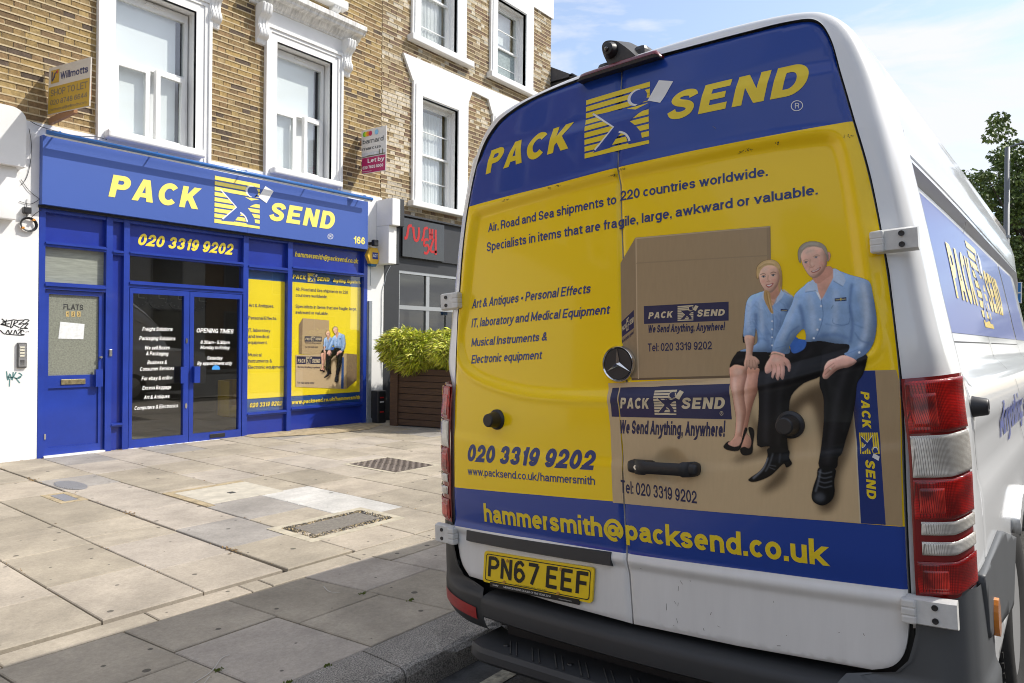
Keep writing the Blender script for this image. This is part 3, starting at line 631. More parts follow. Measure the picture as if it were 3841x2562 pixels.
def brick_wall(root, x0, x1, z0, z1, holes, tones, seed, bleach=None):
    rnd = random.Random(seed); items = []
    n = int((z1 - z0) / PITCH)
    bars = B()
    for c in range(n):
        z = z0 + c * PITCH; x = x0 - rnd.uniform(0, .1) - (.155 if c % 2 else 0); k = 0
        while x < x1:
            w = .213 if k % 2 == 0 else .100
            a, b_ = max(x, x0), min(x + w, x1)
            x += w + .011; k += 1
            if b_ - a < .02: continue
            segs = [(a, b_)]
            for hx0, hx1, hz0, hz1 in holes:
                if hz0 < z + PITCH * .5 < hz1:
                    ns = []
                    for s0, s1 in segs:
                        if hx1 <= s0 or hx0 >= s1: ns.append((s0, s1))
                        else:
                            if s0 < hx0: ns.append((s0, hx0))
                            if s1 > hx1: ns.append((hx1, s1))
                    segs = ns
            for s0, s1 in segs:
                if s1 - s0 < .015: continue
                tn = rnd.choice(tones); j = 1.14 * rnd.uniform(.91, 1.09) * (1 + .28 * pnoise.noise((s0 * .9, z * 1.1, seed)) + .22 * pnoise.noise((s0 * 3.1, z * 2.6, seed + 9)))
                if bleach:
                    q = bleach(s0, z)
                    if rnd.random() < q: tn = (.60, .53, .42)
                items.append((s0, s1, z + .006, z + PITCH - .010, YW + rnd.uniform(-.003, .003), tuple(min(.8, t_ * j) for t_ in tn)))
        # mortar ribbon of this course
        segs = [(x0, x1)]
        for hx0, hx1, hz0, hz1 in holes:
            if hz0 < z < hz1:
                ns = []
                for s0, s1 in segs:
                    if hx1 <= s0 or hx0 >= s1: ns.append((s0, s1))
                    else:
                        if s0 < hx0: ns.append((s0, hx0))
                        if s1 > hx1: ns.append((hx1, s1))
                segs = ns
        for s0, s1 in segs:
            m_ = max(1, int((s1 - s0) / .35))
            for i in range(m_):
                p, q = s0 + (s1 - s0) * i / m_, s0 + (s1 - s0) * (i + 1) / m_
                dz = rnd.uniform(-.0015, .0015); bars.box(p, q, YW - .0055, YW + .012, z - .0105 + dz, z + .0055 + dz)
    # rank by size in view; the 300 that show largest become bricks of their own
    def size(it):
        d = np.array([(it[0] + it[1]) / 2, YW, it[2]]) - np.array([0, 0, EYE]); zf = d @ FW
        if zf < .1: return 0
        u, v_ = (d @ RT) / zf * FPX, (d @ UP) / zf * FPX
        vis = -1900 < u < 1990 and v_ < 1320
        if u > -200: vis = vis and v_ > (u * -.12 + 300)
        return (it[1] - it[0]) / zf * (1 if vis else .001)
    items.sort(key=size, reverse=True)
    def bmeshbox(b, it): b.box(it[0], it[1], it[4], it[4] + .03, it[2], it[3])
    for it in items[:300]:
        b = B(); bmeshbox(b, it); o = b.make('brick', brick_m, root, fixn=False)
        ca = o.data.color_attributes.new('tone', 'FLOAT_COLOR', 'POINT'); ca.data.foreach_set('color', list((*it[5], 1.)) * len(o.data.vertices))
    b = B(); cc = []
    for it in items[300:]: bmeshbox(b, it); cc += list((*it[5], 1.)) * 8
    o = b.make('brickwork', brick_m, root, fixn=False); o['kind'] = 'stuff'
    ca = o.data.color_attributes.new('tone', 'FLOAT_COLOR', 'POINT'); ca.data.foreach_set('color', cc)
    bars.make('mortar_joints', mortar_m, root, fixn=False)
    # backing wall around the openings
    zs_ = sorted({z0, z1} | {h[2] for h in holes if z0 < h[2] < z1} | {h[3] for h in holes if z0 < h[3] < z1}); b = B()
    for a, c in zip(zs_, zs_[1:]):
        segs = [(x0, x1)]
        for hx0, hx1, hz0, hz1 in holes:
            if hz0 <= a + 1e-6 and hz1 >= c - 1e-6:
                ns = []
                for s0, s1 in segs:
                    if hx1 <= s0 or hx0 >= s1: ns.append((s0, s1))
                    else:
                        if s0 < hx0: ns.append((s0, hx0))
                        if s1 > hx1: ns.append((hx1, s1))
                segs = ns
        for s0, s1 in segs: b.box(s0, s1, YW + .008, YW + .30, a, c)
    b.make('wall', mortar_m, root)

h1 = [(3.46, 4.80, 3.70, 5.90), (5.64, 6.95, 3.70, 5.92), (6.3, 6.9, 6.5, 9.0)]
brick_wall(BR, 0.6, 7.785, 3.72, 8.4, [(3.46, 4.80, 3.72, 6.06), (5.64, 6.95, 3.72, 6.10)], BT1, 3)
h2 = [(8.45, 9.80, 6.62, 9.2), (10.55, 11.93, 6.62, 8.55), (8.50, 9.86, 3.79, 5.95), (10.65, 12.0, 3.79, 5.95)]
brick_wall(BR2, 7.795, 12.63, 3.52, 9.4, h2, BT2, 5, bleach=lambda x, z: (.75 * max(0, 1 - abs(x - 8.0) / .7) * (1 if z < 5.6 else .5)) if x < 8.6 else .10)
B().box(7.795, 12.63, YW + .31, 16, .1, 9.4).make('building_body', mortar_m, BR2)
B().box(.6, 7.785, 13.2, 13.4, .1, 8.4).box(.6, .8, YW + .31, 13.2, 3.6, 8.4).make('building_body', mortar_m, BR)
B().box(10.9, 12.68, YW - .03, YW + .3, 8.52, 9.3).make('parapet', white_m, BR2)

# --- windows of the upper floors
room_m = mat('pale_blind', (.86, .87, .87), .9)
curt = mat('net_curtain', (.80, .80, .79), .9, var=.12, vscale=14, stretch=(3., 1., .25))
GLZ = glassmat('window_glass', (.93, .95, .95))
dark_m = mat('dark_room', (.05, .05, .055), .9)
def frame(b, x0, x1, z0, z1, w, y0, y1, wb=None, wt=None):
    wb = w if wb is None else wb; wt = w if wt is None else wt
    b.box(x0, x0 + w, y0, y1, z0, z1); b.box(x1 - w, x1, y0, y1, z0, z1)
    b.box(x0 + w, x1 - w, y0, y1, z0, z0 + wb); b.box(x0 + w, x1 - w, y0, y1, z1 - wt, z1)
def archi(root, x0, x1, z0, z1, w):
    """moulded surround: three stepped bands around the opening (x0..x1, z0..z1), w wide, open at the bottom"""
    b = B()
    for i, (o0, o1, pr) in enumerate([(0, .55, .035), (.55, .8, .05), (.8, 1., .07)]):
        a, c = w * o0, w * o1
        b.box(x0 - c, x0 - a, YW - pr, YW + .02, z0, z1 + c); b.box(x1 + a, x1 + c, YW - pr, YW + .02, z0, z1 + c)
        b.box(x0 - a, x1 + a, YW - pr, YW + .02, z1 + a, z1 + c)
    b.make('architrave', white_m, root)
    b = B()  # reveals
    b.box(x0 - .012, x0, YW - .03, YW + .30, z0, z1); b.box(x1, x1 + .012, YW - .03, YW + .30, z0, z1); b.box(x0 - .012, x1 + .012, YW - .03, YW + .30, z1, z1 + .012)
    b.make('reveal', white_m, root)
def bracket(root, x0, x1, ztop, h, depth, name='corbel'):
    pts = [(0, 0), (depth, 0), (depth * 1.02, -.16 * h), (depth * .9, -.27 * h), (depth * .55, -.36 * h), (depth * .42, -.5 * h), (depth * .5, -.62 * h), (depth * .66, -.72 * h), (depth * .60, -.83 * h), (depth * .3, -.90 * h), (depth * .22, -h), (0, -h * 1.02)]
    pr = catmull(pts, 3)
    b = B(); b.prism([(YW - p[0], ztop + p[1]) for p in pr], 'x', x0, x1)
    q = (x1 - x0) * .18
    for k in range(3):
        xa = x0 + (x1 - x0) * (.08 + .32 * k); b.prism([(YW - p[0] * 1.05 - .006, ztop + p[1] * .97) for p in pr], 'x', xa, xa + q)
    b.make(name, white_m, root, angle=40)
def cornice(root, x0, x1, z, dep):
    b = B(); pts = [(0, 0), (.05, 0), (.06, .03), (.10, .05), (.14, .10), (dep - .05, .11), (dep - .04, .14), (dep, .17), (dep, .235), (dep - .02, .25), (0, .29)]
    b.prism([(YW - p[0], z + p[1]) for p in pts], 'x', x0, x1); b.make('cornice', mat('weathered_white', (.78, .77, .74), .8, var=.42, vscale=7, stretch=(3.5, 1, .7), bump=.3, bscale=40, bdist=.004, detail=10), root)
def casement_window(root, x0, x1, z0, z1, zt, split, op):
    """white plastic window: a fixed light over two side-hung casements, the right one open"""
    y0, y1 = YW + .15, YW + .21
    b = B(); frame(b, x0, x1, z0, z1, .045, y0, y1, wb=.03, wt=.10); b.box(x0 + .045, x1 - .045, y0, y1, zt - .02, zt + .03); b.box(x0 + (x1 - x0) * .42, x0 + (x1 - x0) * .68, y0 - .02, y0, z1 - .05, z1 - .03)
    W_ = b.make('window', upvc, root)
    B().box(x0 + .045, x1 - .045, y0 + .028, y0 + .033, zt + .03, z1 - .10).make('pane', GLZ, W_)
    b = B(); frame(b, x0 + .03, split, z0 + .03, zt - .01, .055, y0 - .02, y1 - .02); c = b.make('sash', upvc, root)
    B().box(x0 + .08, split - .05, y0 + .008, y0 + .013, z0 + .08, zt - .06).make('pane', GLZ, c)
    # open casement, hinged at the right jamb and swung out a little
    w = op
    Mx = Matrix.Translation((x1 - .04, y0, 0)) @ Matrix.Rotation(math.radians(7), 4, 'Z')
    def tr(b_): b_.v = [tuple(Mx @ Vector(p)) for p in b_.v]; return b_
    b = B(); frame(b, -w, 0, z0 + .03, zt - .01, .055, -.03, .03); c = tr(b).make('sash', upvc, root)
    b = B(); b.box(-w + .05, -.05, -.004, .001, z0 + .08, zt - .06); tr(b).make('pane', GLZ, c)
    B().box(x0 + .12 if False else x0, x1, YW + .235, YW + .24, z0, z1).make('blind', room_m, root)
    B().box(x0, x1, YW + .46, YW + .47, z0 - .2, z1).make('dark_interior', dark_m, root)
    # dark strip over the blind stands for the unlit gap at its right
    B().box(x1 - .12, x1 - .05, YW + .225, YW + .232, z0, z1 - .1).make('dark_gap_strip', dark_m, root)
def sash_window(root, x0, x1, z0, z1, zm, bars, curtain=True, lower=None):
    y0, y1 = YW + .12, YW + .17
    b = B(); frame(b, x0, x1, z0, z1, .04, y0, y1 + .06, wb=.05, wt=.07)
    W_ = b.make('window', upvc, root)
    b = B(); frame(b, x0 + .04, x1 - .04, zm - .02, z1 - .06, .035, y0 + .02, y0 + .05)
    for zb in bars:
        if zb > zm: b.box(x0 + .075, x1 - .075, y0 + .024, y0 + .046, zb - .008, zb + .008)
    s1 = b.make('sash', upvc, root)
    b = B(); frame(b, x0 + .04, x1 - .04, z0 + .045, zm + .02, .035, y0 + .055, y0 + .085)
    for zb in bars:
        if zb < zm: b.box(x0 + .075, x1 - .075, y0 + .06, y0 + .08, zb - .008, zb + .008)
    s2 = b.make('sash', upvc, root)
    B().box(x0 + .07, x1 - .07, y0 + .033, y0 + .036, zm, z1 - .09).make('pane', GLZ, s1)
    B().box(x0 + .07, x1 - .07, y0 + .068, y0 + .071, z0 + .07, zm).make('pane', lower or GLZ, s2)
    if curtain:
        v = []; f = []; n = 60
        for i in range(n + 1):
            xx = x0 + .03 + (x1 - x0 - .16) * i / n; yy = YW + .225 + .012 * math.sin(i * .9) + .012 * math.sin(i * 2.1)
            v += [(xx, yy, z0 + .02), (xx, yy + .01, z1 - .12)]
        for i in range(n): f.append((2 * i, 2 * i + 2, 2 * i + 3, 2 * i + 1))
        link('curtain', mesh('curtain', v, f, True), root, curt)
    B().box(x0, x1, YW + .45, YW + .46, z0, z1).make('dark_interior', dark_m, root)

# window over the door (left): opening 3.65..4.62 x 3.86..5.66
archi(BR, 3.64, 4.62, 3.72, 5.66, .20)
casement_window(BR, 3.66, 4.60, 3.86, 5.64, 4.80, 4.12, .40)
b = B(); b.box(3.52, 4.70, YW - .16, YW + .15, 3.765, 3.86, .02); b.make('sill', white_m, BR)
bracket(BR, 4.79, 4.93, 6.06, .52, .17); bracket(BR, 3.33, 3.47, 6.06, .52, .17)
cornice(BR, 3.25, 5.02, 6.06, .26)
# second window: opening 5.81..6.78 x 3.86..5.68
archi(BR, 5.81, 6.77, 3.72, 5.68, .19)
casement_window(BR, 5.83, 6.75, 3.86, 5.66, 4.78, 6.25, .36)
b = B(); b.box(5.70, 6.90, YW - .16, YW + .15, 3.77, 3.86, .02); b.make('sill', white_m, BR)
B().box(5.62, 6.96, YW - .03, YW + .05, 5.885, 6.10).make('frieze', white_m, BR)
B().box(3.46, 4.80, YW - .03, YW + .05, 5.875, 6.06).make('frieze', white_m, BR)
bracket(BR, 5.48, 5.63, 6.09, .53, .18); bracket(BR, 6.95, 7.10, 6.09, .53, .18)
cornice(BR, 5.38, 7.24, 6.09, .28)
b = B(); b.box(5.6, 6.98, YW - .15, YW + .05, 6.53, 6.66, .015); b.box(5.75, 6.85, YW - .05, YW + .05, 6.66, 8.2); b.make('upper_sill', white_m, BR)
bracket(BR, 6.72, 6.86, 6.53, .17, .12); bracket(BR, 5.74, 5.88, 6.53, .17, .12)

# right building: plain white surrounds
def plain(root, x0, x1, z0, z1, ox0, ox1, oz1, sill):
    b = B(); b.box(ox0, x0, YW - .05, YW + .02, z0, oz1); b.box(x1, ox1, YW - .05, YW + .02, z0, oz1); b.box(x0, x1, YW - .05, YW + .02, z1, oz1)
    i = .05
    b.box(ox0 + i, x0 - i * .2, YW - .065, YW - .05, z0, oz1 - i); b.box(x1 + i * .2, ox1 - i, YW - .065, YW - .05, z0, oz1 - i); b.box(x0 - i * .2, x1 + i * .2, YW - .065, YW - .05, z1 + i * .4, oz1 - i)
    b.make('surround', white_m, root)
    b = B(); b.box(x0 - .012, x0, YW - .045, YW + .3, z0, z1); b.box(x1, x1 + .012, YW - .045, YW + .3, z0, z1); b.box(x0 - .012, x1 + .012, YW - .045, YW + .3, z1, z1 + .012); b.make('reveal', white_m, root)
    b = B(); b.box(ox0 - .07, ox1 + .13, YW - .14, YW + .14, sill[0], sill[1], .012); b.make('sill', white_m, root)
frost = mat('frosted_pane', (.30, .36, .36), .35, var=.3, vscale=30, bump=.5, bscale=200, bdist=.002)
plain(BR2, 8.69, 9.60, 3.83, 5.68, 8.47, 9.89, 5.93, (3.74, 3.84)); sash_window(BR2, 8.69, 9.60, 3.84, 5.68, 4.76, [5.17, 4.30])
plain(BR2, 8.63, 9.55, 6.68, 8.55, 8.43, 9.82, 8.8, (6.58, 6.69)); sash_window(BR2, 8.63, 9.55, 6.69, 8.55, 7.62, [7.05, 8.1])
plain(BR2, 10.73, 11.65, 6.68, 8.22, 10.53, 11.93, 8.50, (6.58, 6.69)); sash_window(BR2, 10.73, 11.65, 6.69, 8.22, 7.39, [7.74, 7.03], curtain=False, lower=frost)
plain(BR2, 10.84, 11.75, 3.83, 5.68, 10.62, 12.0, 5.93, (3.74, 3.84)); sash_window(BR2, 10.84, 11.75, 3.84, 5.68, 4.76, [5.17, 4.30])
for zz in (7.0, 7.74):
    B().box(10.8, 11.55, YW + .30, YW + .31, 6.7, 8.2).make('blind', room_m, BR2); break
# white shaped band across the heads
b = B(); b.prism([(8.23, 6.32), (12.3, 6.38), (12.05, 5.90), (10.60, 5.90), (10.48, 6.15), (10.01, 6.17), (9.90, 5.92), (8.46, 5.92)], 'y', YW - .045, YW + .02); b.make('window_head_band', white_m, BR2)

# white render strip under the brick, left pilaster with its rounded head
B().box(.6, 7.79, YW - .04, YW + .3, 3.575, 3.775).make('render_band', white_m, BR)
B().box(.6, 2.84, 8.79, 9.1, .05, 3.63).make('pilaster', white_m, BR)
b = B(); pr = [(8.79, 3.20), (8.62, 3.22), (8.60, 3.28), (8.60, 3.72)] + [(8.60 + .10 - .10 * math.cos(a), 3.72 + .10 * math.sin(a)) for a in [i * math.pi / 16 for i in range(9)]] + [(8.95, 3.82), (8.95, 3.20)]
b.prism([(2.05, 3.21), (2.655, 3.21), (2.655, 3.70)] + arc(2.515, 3.70, .14, .12, 0, 90, 8) + [(2.05, 3.82)], 'y', 8.60, 8.95)
b.box(2.10, 2.60, 8.68, 8.79, 2.66, 3.21, .01); b.make('console', white_m, BR, angle=30)

# --- blue shopfront
blue = mat('blue_gloss_paint', (.012, .042, .32), .35, coat=.3, var=.2, vscale=2.5, bump=.12, bscale=25, bdist=.004)
blue2 = mat('blue_panel_paint', (.012, .034, .30), .32, coat=.3, var=.18, vscale=2)
FB = 2.88
def post(x0, x1, z0=.085, z1=FB, y0=8.79, y1=8.90): B().box(x0, x1, y0, y1, z0, z1).make('post', blue, BR)
post(2.845, 2.905); post(3.53, 3.60); post(3.725, 3.79); post(5.272, 5.348); post(5.97, 6.045); post(7.365, 7.44)
def rail(x0, x1, z0, z1, y0=8.775, lip=True):
    b = B(); b.box(x0, x1, y0 + .02, 8.90, z0, z1)
    if lip: b.box(x0, x1, y0, 8.90, z0 + (z1 - z0) * .45, z0 + (z1 - z0) * .8)
    b.make('rail', blue, BR)
rail(2.905, 3.53, 2.425, 2.485); rail(2.905, 3.53, 1.955, 2.035); rail(3.60, 3.725, 2.405, 2.46); rail(3.60, 3.725, .375, .42)
rail(3.79, 5.272, 2.415, 2.47); rail(3.79, 5.272, 2.035, 2.115); rail(5.348, 5.97, 2.385, 2.455); rail(5.348, 5.97, .36, .415)
rail(6.045, 7.365, 2.435, 2.495); rail(6.045, 7.365, .385, .445)
for x0, x1, z0 in [(2.905, 3.53, 2.80), (3.60, 3.725, 2.80), (3.79, 5.272, 2.80), (5.348, 5.97, 2.81), (6.045, 7.365, 2.835)]:
    B().box(x0, x1, 8.80, 8.90, z0, FB).make('rail', blue, BR)
def panel(x0, x1, z0, z1, y=8.855, m=blue2, name='panel', bead=True):
    b = B(); b.box(x0, x1, y, y + .03, z0, z1); o = b.make(name, m, BR)
    return o
panel(2.905, 3.53, 2.485, 2.80); panel(3.60, 3.725, 2.46, 2.80); panel(3.60, 3.725, .42, 2.405, 8.84); panel(3.60, 3.725, .09, .375, 8.84)
P_ph = panel(3.79, 5.272, 2.47, 2.80, 8.85); panel(5.348, 5.97, 2.455, 2.81); P_em = panel(6.045, 7.365, 2.495, 2.835, 8.86)
panel(5.348, 5.97, .10, .36, 8.84, name='stall_riser'); panel(6.045, 7.365, .09, .385, 8.84, name='stall_riser')
obsc = mat('wired_glass', (.25, .26, .21), .22, var=.35, vscale=60, bump=.6, bscale=260, bdist=.003)
panel(2.905, 3.53, 2.035, 2.425, 8.865, mat('transom_glass', (.30, .32, .27), .3, var=.25, vscale=6, stretch=(1, 1, 9), bump=.5, bscale=120, bdist=.003), 'transom_pane')
# flats door
b = B(); y0, y1 = 8.825, 8.875
b.box(2.915, 2.955, y0, y1, .12, 1.95); b.box(3.47, 3.525, y0, y1, .12, 1.95); b.box(2.955, 3.47, y0, y1, 1.905, 1.95); b.box(2.955, 3.47, y0, y1, .86, 1.0); b.box(2.955, 3.47, y0, y1, .12, .20); b.box(2.955, 3.47, y0 + .018, y1, .20, .86)
D1 = b.make('flats_door', blue, BR)
B().box(2.955, 3.47, 8.848, 8.855, 1.0, 1.905).make('pane', obsc, D1)
B().box(3.08, 3.33, y0 - .012, y0, .895, .955, .004).make('letterbox', mat('old_brass', (.30, .25, .14), .45, metal=.6, var=.5, vscale=30), D1)
b = B(); b.box(3.425, 3.50, y0 - .05, y0 - .035, .86, 1.06); b.box(3.425, 3.44, y0 - .035, y0, .86, 1.06); b.make('pull_plate', blue, D1)
b = B(); b.lathe([(0, -.03), (.014, -.03), (.016, -.01), (.016, 0)], (3.488, y0, 1.20), 'y', 16); b.make('lock', mat('chrome', (.7, .7, .7), .15, metal=1.), D1)
B().box(2.905, 3.53, 8.77, 8.88, .085, .118).make('threshold', white_m, BR)
B().box(3.565, 3.60, 8.775, 8.79, 1.21, 1.29, .004).make('lock_plate', MATS['chrome'], BR)
b = B(); b.box(2.92, 2.935, y0 - .01, y0, .30, .36); b.make('hinge', MATS['chrome'], D1)
# double shop doors
SHG = glassmat('shop_glass', (.80, .82, .80))
def leaf(x0, x1, g0, g1):
    b = B(); y0, y1 = 8.80, 8.86
    b.box(x0, g0, y0, y1, .10, 2.03); b.box(g1, x1, y0, y1, .10, 2.03); b.box(g0, g1, y0, y1, 1.965, 2.03); b.box(g0, g1, y0, y1, .10, .20)
    D = b.make('shop_door', blue, BR); B().box(g0, g1, 8.832, 8.840, .20, 1.965).make('pane', SHG, D); return D
DL = leaf(3.80, 4.532, 3.838, 4.462); DR = leaf(4.538, 5.268, 4.592, 5.228)
for D, xa, xb in ((DL, 4.40, 4.475), (DR, 4.575, 4.65)):
    b = B(); b.box(xa, xb, 8.74, 8.755, .86, 1.07); b.box(xa if D is DR else xb - .015, xa + .015 if D is DR else xb, 8.755, 8.80, .86, 1.07); b.make('handle', blue, D)
for zz in (1.40, .57):
    b = B(); b.prism([(4.497 + .014 * math.cos(a), zz + .035 * math.sin(a)) for a in [i * math.pi / 8 for i in range(16)]], 'y', 8.792, 8.80); b.make('lock', MATS['chrome'], DL)
B().box(4.82, 5.03, 8.79, 8.80, .125, .175, .003).make('letterbox', BLACK, DR)
B().box(3.79, 5.272, 8.845, 8.852, 2.115, 2.415).make('transom_pane', SHG, BR)
B().box(3.79, 5.272, 8.77, 8.90, .085, .10).make('threshold', white_m, BR)
# interior
inw = mat('shop_interior', (.22, .205, .19), .9, var=.2, vscale=1)
b = B(); b.box(3.62, 7.4, 12.4, 12.5, .1, 2.85); b.box(3.60, 3.62, 8.9, 12.5, .1, 2.85); b.box(7.4, 7.42, 8.9, 12.5, .1, 2.85); b.box(3.6, 7.42, 8.9, 12.5, .08, .1); b.box(3.6, 7.42, 8.9, 12.5, 2.86, 2.9); b.make('interior', inw, BR)
B().box(5.36, 7.38, 8.93, 8.95, .1, 2.86).make('partition', inw, BR)
for (lx, ly) in [(4.35, 9.6), (5.5, 10.4)]:
    b = B(); b.box(lx, lx + .55, ly, ly + .55, 2.835, 2.858); T = b.make('ceiling_light', mat('light_panel', (.8, .8, .75), .5, emis=((1., .97, .85), 2.6)), None); tag(T, 'square lit ceiling panel inside the shop, %s of the two' % ('nearer the door' if lx < 5 else 'deeper'), 'ceiling light', 'ceiling panels in the shop')
Z4_ = lambda p: (p[0] * .371, 520.3 + p[1] * .371)
clk = mat('clock_rim', (.16, .16, .16), .4); cf = mat('clock_face', (.10, .10, .10), .5)
WI = Wall(12.35)
for k, (cx_, cy_) in enumerate([(858, 440), (983, 445), (1103, 450), (1232, 460)]):
    p = WI.inv(cx_ * .371, 520.3 + cy_ * .371); r_ = .19
    T = empty('wall_clock', (p[0], 12.38, p[1]), 'round dark wall clock seen through the shop door, %s from the left of the row' % ['first', 'second', 'third', 'fourth'][k], 'clock', 'clocks in a row inside the shop')
    b = B(); b.lathe([(r_ - .03, -.05), (r_, -.05), (r_, 0), (r_ - .03, 0)], (p[0], 12.38, p[1]), 'y', 28, cap=False); b.make('rim', clk, T)
    b = B(); b.lathe([(0, -.02), (r_ - .03, -.02), (r_ - .03, 0)], (p[0], 12.38, p[1]), 'y', 28); b.make('face', cf, T)
    b = B(); b.box(p[0] - .008, p[0] + .008, 12.345, 12.352, p[1], p[1] + .11); b.box(p[0], p[0] + .1, 12.345, 12.352, p[1] - .006, p[1] + .006)
    for i in range(12):
        a = i * math.pi / 6; b.box(p[0] + .135 * math.cos(a) - .006, p[0] + .135 * math.cos(a) + .006, 12.345, 12.352, p[1] + .135 * math.sin(a) - .006, p[1] + .135 * math.sin(a) + .006)
    b.make('hands', mat('clock_hands', (.5, .5, .5), .5), T)
_ca, _cb = Wall(9.45).inv(*Z4_((1378, 1060))), Wall(9.45).inv(*Z4_((1500, 1060))); CX = _ca[0] + .30
T = empty('tub_chair', (CX, 9.5, .1), 'yellow tub chair just inside the glass shop door', 'chair')
ych = mat('yellow_vinyl', (.75, .48, .03), .45)
b = B(); pts = [(CX + .28 * math.cos(a), 9.55 + .28 * math.sin(a)) for a in np.linspace(-.6, math.pi + .6, 16)]; inn = [(CX + .21 * math.cos(a), 9.55 + .21 * math.sin(a)) for a in np.linspace(math.pi + .6, -.6, 16)]
b.prism(pts + inn, 'z', .32, .82); b.make('backrest', ych, T)
b = B(); b.lathe([(0, .30), (.24, .30), (.26, .36), (.25, .44), (0, .46)], (CX, 9.52, 0), 'z', 24); b.make('seat', ych, T, smooth=True)
b = B(); b.tube([(CX, 9.52, .3), (CX, 9.52, .12)], .025); b.lathe([(0, .1), (.2, .1), (.18, .12), (0, .125)], (CX, 9.52, 0), 'z', 20); b.make('leg', MATS['chrome'], T)

# --- lettering on the shopfront
yel = mat('yellow_letter', (.90, .70, .05), .45); wht = mat('white_letter', (.82, .82, .80), .5); navy = mat('navy_print', (.035, .055, .16), .5)
def Z2(p): return (p[0] * .3905, 275.4 + p[1] * .3905)
def Z4(p): return (p[0] * .371, 520.3 + p[1] * .371)
def Zc(p): return (489.7 + p[0] * .3123, 520.3 + p[1] * .3123)
def Z1(p): return (p[0] * .3646, p[1] * .3646)
def Z3(p): return (550.9 + p[0] * .3646, p[1] * .3646)
def Zs(p): return (795.7 + p[0] * .3904, 397.9 + p[1] * .3904)
def wtext(surf, s, zf, a, b_, h0, h1, m, parent, bold=.012, shear=0., off=.002, name='lettering', space=1.):
    (x0, y0), (x1, y1) = zf(a), zf(b_); k = zf((0, 1))[1] - zf((0, 0))[1]
    return lay(flat_text(s, bold, shear, space), tline(surf, x0, y0, x1, y1, h0 * k, h1 * k), surf, off, name, m, parent)
wtext(Wall(8.85), '020 3319 9202', Z2, (812, 735), (1372, 795), 70, 66, yel, P_ph, .036, .25)
wtext(Wall(8.86), 'hammersmith@packsend.co.uk', Z2, (1733, 803), (2108, 845), 31, 29, yel, P_em, .035, .22)
wd = Wall(8.832)
for s, a, b_, h in [('Freight Solutions', (880, 645), (1068, 646), 24), ('Packaging Solutions', (861, 702), (1085, 704), 24), ('We sell Boxes', (898, 762), (1050, 760), 24), ('& Packaging', (904, 796), (1042, 798), 24),
                    ('Business &', (911, 852), (1033, 850), 24), ('Consumer Services', (866, 893), (1077, 887), 24), ('For ebay & online', (875, 952), (1067, 945), 24), ('Excess Baggage', (880, 1010), (1059, 1004), 24), ('Art & Antiques', (889, 1068), (1049, 1060), 24), ('Computers & Electronics', (832, 1135), (1102, 1118), 24)]:
    wtext(wd, s, Z4, a, b_, h, h, wht, DL, .025, .2)
for s, a, b_, h in [('OPENING TIMES', (1216, 655), (1445, 662), 27), ('8.30am - 5.30pm', (1240, 725), (1421, 727), 21), ('Monday to Friday', (1239, 758), (1422, 760), 22), ('Saturday', (1282, 823), (1378, 824), 22), ('By appointment only', (1220, 857), (1437, 856), 22)]:
    wtext(wd, s, Z4, a, b_, h, h, wht, DR, .025, .2)
lay(flat_loops([[(0, .3)] + arc(.5, .45, .5, .5, 180, 0, 12) + [(1, .3)], ]), quad(wd, Z4((1312, 898)), Z4((1360, 898)), Z4((1360, 855)), Z4((1312, 855))), wd, .002, 'sticker', mat('sticker_blue', (.05, .30, .75), .5), DR)
wo = Wall(8.848)
wtext(wo, 'FLATS', Z4, (392, 512), (515, 517), 34, 34, mat('black_letter', (.03, .03, .03), .5), D1, .02)
for k, (a, b_) in enumerate([((408, 525), (428, 557)), ((441, 525), (463, 557)), ((476, 525), (498, 557))]):
    q = quad(wo, Z4((a[0], b_[1])), Z4(b_), Z4((b_[0], a[1])), Z4(a)); lay(([(0, 0), (1, 0), (1, 1), (0, 1)], [(0, 1, 2, 3)]), q, wo, .002, 'number_tile', mat('gold_tile', (.55, .40, .15), .5), D1)
    lay(flat_text('123'[k], .02), bil(q(.28, .16), q(.74, .16), q(.74, .84), q(.28, .84)), wo, .003, 'number', MATS['black_letter'], D1)
lay(([(0, 0), (1, .03), (1.02, .97), (.03, 1)], [(0, 1, 2, 3)]), quad(wo, Z4((360, 693)), Z4((515, 700)), Z4((520, 600)), Z4((368, 588))), wo, .003, 'paper_notice', mat('paper', (.75, .77, .76), .8, var=.15, vscale=30), D1)

# posters behind the two right-hand windows
pyel = mat('poster_yellow', (.92, .74, .02), .35, coat=.2, var=.05, vscale=2); pblue = mat('poster_blue', (.02, .085, .27), .3, coat=.2)
def poster(x0, x1, zs_, name):
    T = B().box(x0, x1, 8.868, 8.872, zs_[0], zs_[3]).make(name, pblue, BR)
    B().box(x0, x1, 8.864, 8.868, zs_[1], zs_[2]).make('yellow_field', pyel, T); return T
PN = poster(5.348, 5.97, (.415, .60, 2.26, 2.385), 'window_poster'); PB = poster(6.045, 7.365, (.445, .60, 2.27, 2.435), 'window_poster')
wp = Wall(8.864)
pn = mat('poster_text', (.05, .055, .13), .5)
for s, a, b_ in [('Art & Antiques.', (260, 590), (444, 597)), ('Personal Effects.', (258, 683), (466, 687)), ('IT, laboratory', (258, 772), (419, 777)), ('and medical', (257, 818), (410, 821)), ('equipment.', (257, 863), (397, 864)), ('Musical', (256, 953), (353, 955)), ('Instruments &', (256, 1000), (432, 999)), ('Electronic equipment.', (256, 1046), (524, 1042))]:
    wtext(wp, s, Zc, a, b_, 25, 24, pn, PN, .012)
wtext(wp, '020 3319 9202', Zc, (266, 1330), (505, 1313), 34, 33, yel, PN, .035, .2, .006)
